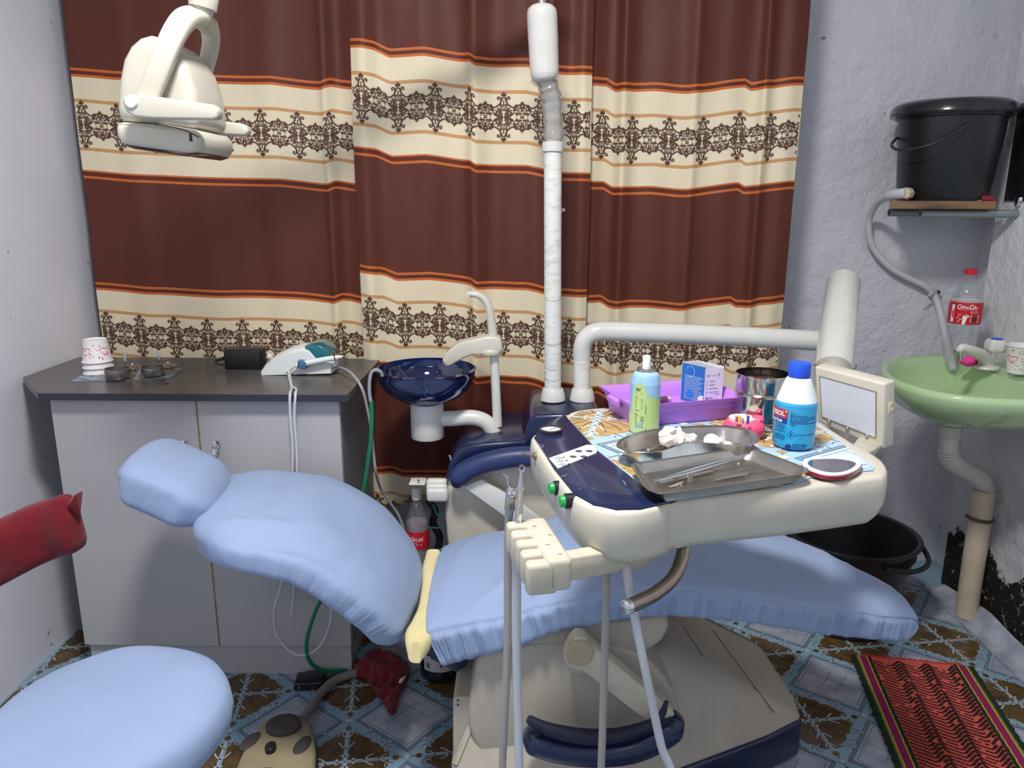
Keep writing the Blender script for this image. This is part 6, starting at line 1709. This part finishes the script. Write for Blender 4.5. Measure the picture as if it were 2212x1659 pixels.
# drink bottle on the basin
b2 = V((1.385, 2.37, ZB + .001))
zt_b = PY(2106, 583, b2.y).z
wbk, wlb, rr3 = drink_bottle('tall clear drink bottle with a red cap and red label standing on the green basin', tuple(b2), .046, (zt_b - ZB - .001) / .995, mat('red_cap', rgb(206, 30, 44), .4), (PY(2095, 697, b2.y).z, PY(2095, 651, b2.y).z), cap_h=.016, neck=.33)
ll = Print(); zl0, zl1 = PY(2095, 697, b2.y).z, PY(2095, 651, b2.y).z; zm_ = (zl0 + zl1) / 2
def cs(pts, w_=.0016): ll.stroke([(a * .001, c * .001) for a, c in pts], w_, .2, 3)
# flowing script word
cs([(-10, 21), (-14, 23), (-18, 19), (-18, 14), (-14, 13), (-10, 16)], .002); cs([(-8, 15), (-10, 18), (-8, 20), (-5, 18), (-6, 15), (-8, 14)]); cs([(0, 19), (-3, 19), (-4, 16), (-1, 15), (1, 17)]); cs([(5, 18), (2, 17), (3, 14), (6, 17), (7, 14)])
cs([(18, 22), (13, 24), (10, 20), (10, 15), (13, 13), (17, 15)], .002); cs([(18, 18), (16, 16), (18, 14), (20, 17), (18, 19)]); cs([(22, 23), (21, 15), (23, 14)]); cs([(27, 17), (24, 16), (25, 14), (28, 17), (28, 14)])
cs([(-18, 12), (-4, 11), (12, 12), (26, 11)], .0007)
# polar-white silhouettes reduced to plain blots, recycling marks and barcode
ll.rect(.014, -.022, .034, -.004); ll.spiral(.016, .004, .003, .003, 0, 6, .001); ll.spiral(.026, .005, .003, .003, 0, 6, .001)
ll.poly([(-.004, -.028), (.002, -.028), (.006, -.010), (.012, -.006), (.004, -.002), (-.004, -.006)])
for a, c in ((-12, -4), (-15, -12), (-9, -16), (-13, -22)): cs([(a - 3, c - 2), (a, c + 2), (a + 4, c + 1)], .0012)
ll.rect(-.034, -.024, -.026, .022)
acb = math.atan2(-b2.y, -b2.x)
ff = lambda lift: (lambda a, c: V((b2.x + (rr3(zm_ + c) + lift) * cos(acb + a / .046), b2.y + (rr3(zm_ + c) + lift) * sin(acb + a / .046), zm_ + c * .98)))
sc_f = (zl1 - zl0) / .056
ll.p = [[(a * sc_f, c * sc_f) for a, c in q_] for q_ in ll.p]
mk('label_lettering', ll.to_g(ff(.0012)), WHITE_PRINT, wlb, smooth=None, kind='stuff')
bc2 = Print()
rnd = random.Random(2)
for k in range(11): bc2.rect((.0155 + k * .0016) * sc_f, -.020 * sc_f, (.0155 + k * .0016 + rnd.uniform(.0004, .001)) * sc_f, -.008 * sc_f)
mk('barcode_lines', bc2.to_g(ff(.0016)), DARK_PRINT, wlb, smooth=None, kind='stuff')
mk('green_mark', Print().disc(-.0225 * sc_f, .0185 * sc_f, .003 * sc_f).to_g(ff(.0016)), mat('dark_green_ink', rgb(24, 120, 60), .6), wlb, smooth=None)
mk('wrap_top_band', G().lathe([(rr3(q_) + .0005, q_) for q_ in (zl1 + .0005, zl1 + .006, zl1 + .012)], (b2.x, b2.y, 0), 40), clear_mat('frosted_film', (.95, .95, .95, 1), refl=.08, body=.3), wbk, smooth=60)
# pink sponge, cup, green card
pk0 = PZ(2108, 790, ZB + .004)
pk0 = V((1.365, 2.285, ZB + .006))
mk('pink_sponge', G().sphere(pk0 + V((0, 0, .012)), .026, 10, (1.1, .8, .55)).displace(.012, 45, 2), mat('hot_pink_cloth', rgb(240, 70, 160), .7), label='hot pink crumpled sponge lying on the basin under the tap', cat='sponge', smooth=60)
paper_cup('white paper cup with a red oval print standing on the green basin', (1.455, 2.185, ZB + .004), .039, .029, .082, False, seed=3)
gc = PX(2206, 770, 1.47)
mk('green_carton', G().box((1.475, 2.08, ZB + .062), (.045, .035, .115), bev=.004), clear_mat('olive_green_plastic', (.55, .68, .30, 1), refl=.1, body=.45, bodycol=rgb(150, 176, 70)), label='green translucent soap pack standing on the basin at the wall', cat='soap pack')

# drain pipe
tr = cr([V((nk.x, 2.2, PY(2055, 918, 2.2).z)), PY(2052, 945, 2.2), PY(2050, 975, 2.2), PY(2056, 995, 2.21), PY(2080, 1013, 2.24), PY(2108, 1028, 2.27), PY(2126, 1046, 2.30), PY(2130, 1064, 2.305)], 9)
trr = []
for i in range(len(tr)):
    rb_ = .030 if i < 9 else .027
    trr.append(rb_ * (1 + (.13 * (i % 2) if 16 < i < 52 else 0)))
drain = thing('drain_pipe', PZ(2085, 1332, 0), 'cream drain pipe with a ribbed white trap below the green basin', 'pipe')
mk('ribbed_trap', G().tube(tr, trr, 20), mat('white_trap_plastic', rgb(206, 200, 196), .5, var=.08, vscale=20), drain, smooth=25)
d0 = PY(2126, 1058, 2.30); d1 = PZ(2086, 1334, .0005)
mk('standpipe', G().tube([d0, d1 + (d0 - d1) * .5, d1 + (d0 - d1) * .02], .0335, 28), mat('cream_pvc', rgb(202, 188, 164), .45, var=.1, vscale=14), drain)
dm = PY(2113, 1118, 2.30)
stp = cr([dm + V((.036 * cos(a), .036 * sin(a), -.004 * cos(a))) for a in [-pi * 1.05 + k * (pi * 1.05) / 7 for k in range(8)]] + [dm + V((.05, .01, -.010)), V((XR - .002, dm.y + .02, dm.z - .014))], 4)
mk('strap', G().tube(stp, .0055, 8), mat('brown_strap', rgb(86, 76, 70), .7), drain)

# black floor bucket
fb = V((1.08, 2.30, 0.0015))
zr_ = .31; rF = .20
fbk = thing('floor_bucket', fb, 'large open black bucket on the floor behind the foot of the chair', 'bucket')
mk('bucket_wall', G().lathe([(.0005, .004), (rF * .72, .0015), (rF * .75, .006), (rF * .93, zr_ - .05), (rF * .97, zr_ - .048), (rF * .97, zr_ - .042), (rF * .95, zr_ - .04), (rF * .97, zr_ - .010), (rF * 1.03, zr_ - .008), (rF * 1.04, zr_), (rF * 1.0, zr_ + .004), (rF * .955, zr_), (rF * .73, .012), (.0005, .010)], (fb.x, fb.y, 0), 64), BLACKG, fbk, smooth=40)
hp_ = [(fb.x + rF * .93, fb.y + .12, zr_ - .04)] 
hpp = [V((fb.x + .10, fb.y + rF * .90, zr_ - .035)), V((fb.x + rF * 1.02, fb.y + .10, zr_ - .03)), V((fb.x + rF * 1.13, fb.y + .0, zr_ - .045)), V((fb.x + rF * 1.05, fb.y - .09, zr_ - .065)), V((fb.x + .12, fb.y - rF * .85, zr_ - .055)), V((fb.x + .02, fb.y - rF * 1.0, zr_ - .03))]
mk('handle', G().tube(cr(hpp, 7), .008, 10), BLACK, fbk)

# ================================================================ on the floor
# woven rug
TLp, TRp, BLp = PZ(1838, 1416, .006), PZ(2102, 1441, .006), PZ(1936, 1660, .006)
ru = (TRp - TLp); RWd = ru.length; ru.normalize(); rvv = V((ru.y, -ru.x, 0))
RL = .78
# the long side leans as in the photograph
rvv = (BLp - TLp).normalized()
def onR(a, b, z=0.0): return TLp + ru * a + rvv * b + V((0, 0, z - .006 + .0015 + .0035 * (1 + noise.noise(V((a * 9, b * 6, 3)))) * .5))
rug = thing('woven_rug', TLp + ru * RWd / 2 + rvv * RL / 2 - V((0, 0, .006)), 'orange and black woven rug with green and purple edge bands', 'rug')
M_RUG = mat('orange_red_wool', rgb(204, 50, 26), .95, col2=rgb(226, 72, 36), vscale=120, bump=.6, bscale=300, sheen=.3)
M_RUGD = mat('dark_maroon_wool', rgb(40, 12, 14), .95, bump=.5, bscale=300)
M_MAG = mat('purple_wool_band', rgb(142, 26, 90), .9, var=.15, vscale=150, bump=.4, bscale=300)
M_YEL = mat('mustard_wool', rgb(196, 160, 50), .9)
M_DGR = mat('dark_green_wool', rgb(24, 44, 26), .95, bump=.4, bscale=300)
M_OLV = mat('olive_wool', rgb(92, 120, 40), .95)
def strip(a0, a1, z, m, name, b0=0.0, b1=RL, wob=0.0, seed=0, nb=70, th=.006):
    g = G(); rows = []
    for i in range(nb + 1):
        b = b0 + (b1 - b0) * i / nb; w = wob * sin(i * 2.3 + seed)
        rows.append([onR(a0 + w, b, .0), onR(a0 + w, b, z), onR((a0 + a1) / 2, b, z + .0006), onR(a1 + w, b, z), onR(a1 + w, b, .0)])
    g.loft(rows, caps=True, closed=True)
    return mk(name, g, m, rug, smooth=50)
E_ = RWd
strip(.055, E_ - .055, .005, M_RUG, 'woven_field')
for s0, s1, m, nm, wb_ in ((.0, .014, M_DGR, 'green_edge', .0022), (.014, .019, M_OLV, 'olive_band', .0008), (.019, .023, M_YEL, 'yellow_band', .0006), (.023, .042, M_MAG, 'purple_band', 0), (.042, .046, M_YEL, 'yellow_band', .0008), (.046, .056, M_DGR, 'green_band', .001)):
    strip(s0, s1, .0058, m, nm, wob=wb_)
    strip(E_ - s1, E_ - s0, .0058, m, nm, wob=wb_, seed=1)
# dark yarn: zigzag rows
dy = Print(); a_lo, a_hi = .058, E_ - .058
per = (a_hi - a_lo) / 3
rnd = random.Random(8)
nrow = int(RL / .0145)
for r in range(nrow):
    b = .022 + r * .0145
    x = a_lo
    while x < a_hi - .004:
        ph = ((x - a_lo) % per) / per
        l = .0075 if ph < .62 else .011
        def zz(xx):
            p_ = ((xx - a_lo) % per) / per
            return (p_ / .62 * .022) if p_ < .62 else (.022 - (p_ - .62) / .38 * .034)
        if rnd.random() < .92:
            e = min(x + l, a_hi)
            y0_, y1_ = b + zz(x), b + zz(e - 1e-5)
            if max(y0_, y1_) < RL - .004:
                dy.stroke([(x, y0_), ((x + e) / 2, (y0_ + y1_) / 2 + rnd.uniform(-.001, .001)), (e, y1_)], .0050 if ph < .62 else .0068)
        x += l + .0008
mk('dark_yarn_pattern', dy.to_g(lambda a, b: onR(a, b, .0068)), M_RUGD, rug, smooth=None, kind='stuff')
dl2 = Print()
for c_ in (.36, .68):
    for k in range(150):
        b = .02 + k * .005; dl2.stroke([(a_lo + (a_hi - a_lo) * c_ + .001 * sin(k), b), (a_lo + (a_hi - a_lo) * c_ + .0015, b + .0035)], .0022)
mk('dark_yarn_line', dl2.to_g(lambda a, b: onR(a, b, .007)), M_RUGD, rug, smooth=None, kind='stuff')
fg = G()
for k in range(120):
    a = .03 + (E_ - .06) * k / 119; l = rnd.uniform(.006, .016)
    fg.tube([onR(a, .004, .004), onR(a + rnd.uniform(-.003, .003), -l * .6, .004), onR(a + rnd.uniform(-.006, .006), -l, .0025)], [.0018, .0014, .0008], 5)
mk('fringe', fg, mat('red_fringe_yarn', rgb(214, 52, 56), .9), rug, smooth=50, kind='stuff')

# foot pedal
M_PED = mat('beige_pedal_plastic', rgb(160, 146, 116), .5, var=.06)
M_PEDD = mat('dark_grey_rubber', rgb(74, 68, 66), .7, var=.15, vscale=30)
po = [(565, 1560), (590, 1545), (630, 1541), (660, 1552), (676, 1580), (682, 1610), (680, 1650), (672, 1700), (500, 1700), (508, 1660), (530, 1610)]
pw = [PZ(x, y, .045) for x, y in po]
pw = cr(pw, 4, True); pcn = sum(pw, V()) / len(pw)
def pin(k, z): return [V((pcn.x + (p.x - pcn.x) * k, pcn.y + (p.y - pcn.y) * k, z)) for p in pw]
ped = thing('foot_pedal', (pcn.x, pcn.y, 0), 'beige foot control pedal with dark rubber buttons on the floor', 'foot pedal')
mk('rubber_base', G().loft([pin(1.04, .002), pin(1.05, .006), pin(1.05, .018), pin(1.0, .020)]), BLACK, ped, smooth=40)
mk('shell', G().loft([pin(1.0, .018), pin(1.0, .034), pin(.97, .042), pin(.90, .047), pin(.5, .050)]), M_PED, ped, smooth=50)
def pdisc(px, py, rx, ry, name, m, z=.048, h_=.008, rot=0):
    c_ = PZ(px, py, z)
    g = G(); rs = []
    for k, (kk, dz) in enumerate(((1.0, -.006), (1.0, h_ - .002), (.9, h_), (.5, h_ + .001))):
        rs.append([c_ + V((kk * (rx * cos(a) * cos(rot) - ry * sin(a) * sin(rot)), kk * (rx * cos(a) * sin(rot) + ry * sin(a) * cos(rot)), dz)) for a in [2 * pi * j / 28 for j in range(28)]])
    return mk(name, g.loft(rs), m, ped, smooth=50)
pdisc(613, 1571, .044, .040, 'large_button', M_PEDD, h_=.012)
pdisc(541, 1605, .018, .034, 'side_button', M_PEDD, z=.042, rot=-.35)
pdisc(653, 1614, .018, .034, 'side_button', M_PEDD, z=.044, rot=-.2)
pdisc(585, 1622, .013, .016, 'joystick_knob', BLACK, h_=.016)
pdisc(570, 1690, .07, .04, 'treadle', M_PEDD, z=.046)
cable('pedal_cord', 'thick grey cord running from the foot pedal under the red cloth', [PZ(652, 1556, .03), PZ(670, 1530, .022), PZ(692, 1498, .016), PZ(722, 1471, .014), PZ(760, 1456, .014), PZ(800, 1448, .014), PZ(860, 1440, .014)], .0125, mat('grey_cord', rgb(128, 124, 122), .5), n=14, cat='cord')
# black power brick
q0, q1, q2, q3 = PZ(634, 1495, .0015), PZ(697, 1490, .0015), PZ(708, 1457, .0015), PZ(643, 1467, .0015)
br2 = thing('power_brick', (q0 + q2) / 2, 'flat black power brick lying on the floor by the cabinet plinth', 'power adapter')
mk('case', G().prism([q0, q1, q2, q3], (0, 0, 1), 0, .024, bev=.006), mat('gloss_black_case', rgb(24, 24, 30), .25, coat=.3), br2)
mk('led', G().sphere(PZ(646, 1486, .0255), .0018, 6), mat('white_led', rgb(220, 230, 240), .3), br2)
# red cloth heap
rnd = random.Random(21)
rc0 = [(750, 1456), (776, 1428), (800, 1415), (835, 1412), (870, 1425), (885, 1450), (880, 1475), (870, 1490), (862, 1515), (852, 1548), (838, 1545), (825, 1518), (806, 1500), (790, 1470), (760, 1462)]
hw_ = cr([PZ(x, y, .01) for x, y in rc0], 4, True); hcn = sum(hw_, V()) / len(hw_)
def in_heap(x, y):
    r = False; n = len(hw_)
    for i in range(n):
        a, b = hw_[i], hw_[i - 1]
        if (a.y > y) != (b.y > y) and x < (b.x - a.x) * (y - a.y) / (b.y - a.y) + a.x: r = not r
    return r
def edge_d(x, y): return min(sqrt((p.x - x) ** 2 + (p.y - y) ** 2) for p in hw_)
gx0, gx1 = min(p.x for p in hw_), max(p.x for p in hw_); gy0, gy1 = min(p.y for p in hw_), max(p.y for p in hw_)
NG = 80; gcl = G(); idm = {}
for i in range(NG + 1):
    for j in range(NG + 1):
        x = gx0 + (gx1 - gx0) * i / NG; y = gy0 + (gy1 - gy0) * j / NG
        if not in_heap(x, y): continue
        d = edge_d(x, y); f_ = min(1, d / .045) ** .6
        q_ = V((x, y, 0))
        w1 = noise.noise(q_ * 15 + V((1, 2, 3))); w2 = noise.noise(q_ * 34 + V((7, 2, 3))); w3 = noise.noise(q_ * 95)
        hgt = .004 + f_ * (.030 + .016 * (1 - 2.4 * abs(w1)) + .024 * (.6 - 1.9 * abs(w2)) + .003 * w3)
        idm[(i, j)] = len(gcl.v)
        gcl.v.append(V((x + .004 * noise.noise(q_ * 40 + V((3, 9, 1))) * f_, y + .004 * noise.noise(q_ * 40 + V((5, 1, 8))) * f_, max(.003, hgt))))
for (i, j), a in idm.items():
    k4 = [(i, j), (i + 1, j), (i + 1, j + 1), (i, j + 1)]
    if all(k in idm for k in k4): gcl.f.append(tuple(idm[k] for k in k4))
mk('red_cloth', gcl, mat('crimson_floral_cloth', rgb(122, 14, 32), .9, col2=rgb(84, 16, 24), vscale=40, sheen=.3), label='crumpled crimson cloth heaped on the floor beside the chair base', cat='cloth', smooth=180, base=(hcn.x, hcn.y, 0))
wp = PZ(868, 1468, .045)
mk('white_scrap', G().hull([wp + V(d) for d in ((-.010, -.012, -.003), (.002, -.014, -.002), (.012, .012, .004), (.008, .016, .002), (-.004, .0, .006))], bev=.002), mat('white_paper_scrap', rgb(200, 200, 204), .7), label='small white scrap lying on the crimson cloth', cat='scrap')
# black canister under the chair
cc_ = PZ(953, 1452, 0); rK = 47 * (cc_.y + .05) / FPX * 1.05
cn = thing('black_canister', (cc_.x, cc_.y, .0015), 'squat black plastic drum with a white warning label under the chair', 'drum')
zt9 = .115
kdr = mk('drum_body', G().lathe([(.0005, .002), (rK * .94, .0015), (rK, .008), (rK * .98, .022), (rK, .034), (rK * .985, zt9 - .01), (rK * .93, zt9), (.0005, zt9 + .002)], (cc_.x, cc_.y, 0), 44), mat('gloss_black_drum', rgb(26, 28, 36), .22, coat=.3), cn, smooth=50)
acn = math.atan2(-cc_.y, -cc_.x)
lbl = Print()
for i in range(16): lbl.rect((-.9 + i * .105) * rK, .040, (-.9 + (i + 1) * .105) * rK, .088)
wcl = wrap_cyl(cc_.x, cc_.y, 0, rK + .0006, acn)
mk('white_label', lbl.to_g(wcl), mat('white_paper_label', rgb(196, 196, 200), .6), kdr, smooth=180)
hz2 = Print()
for cx_ in (.0, .024):
    hz2.stroke([(cx_ + a, .060 + c_) for a, c_ in ((.012, 0), (0, .012), (-.012, 0), (0, -.012), (.012, 0))], .0014)
mk('hazard_diamond', hz2.to_g(wrap_cyl(cc_.x, cc_.y, 0, rK + .0012, acn)), mat('red_ink', rgb(190, 60, 50), .6), kdr, smooth=None, kind='stuff')
dk = Print().drop(0, .056, pi / 2, .009, .006)
for k in range(5): dk.rect(-.046, .050 + k * .0035, -.034, .052 + k * .0035)
mk('label_marks', dk.to_g(wrap_cyl(cc_.x, cc_.y, 0, rK + .0014, acn)), DARK_PRINT, kdr, smooth=None, kind='stuff')

# ================================================================ lamps that light the room
lt_ = thing('ceiling_lamp', (MAIN_LIGHT_AT[0], MAIN_LIGHT_AT[1], ZC - .1), 'square white ceiling lamp above the camera', 'ceiling light')
mk('housing', G().box((MAIN_LIGHT_AT[0], MAIN_LIGHT_AT[1], ZC - .055), (.36, .36, .108), bev=.01), WHITEP, lt_)
wt = thing('wall_tube_lamp', (SIDE_LIGHT_AT[0], YF + .04, SIDE_LIGHT_AT[2]), 'long white tube lamp on the front wall', 'wall light')
mk('batten', G().box((SIDE_LIGHT_AT[0], YF + .033, SIDE_LIGHT_AT[2]), (1.15, .06, .07), bev=.006), WHITEP, wt)
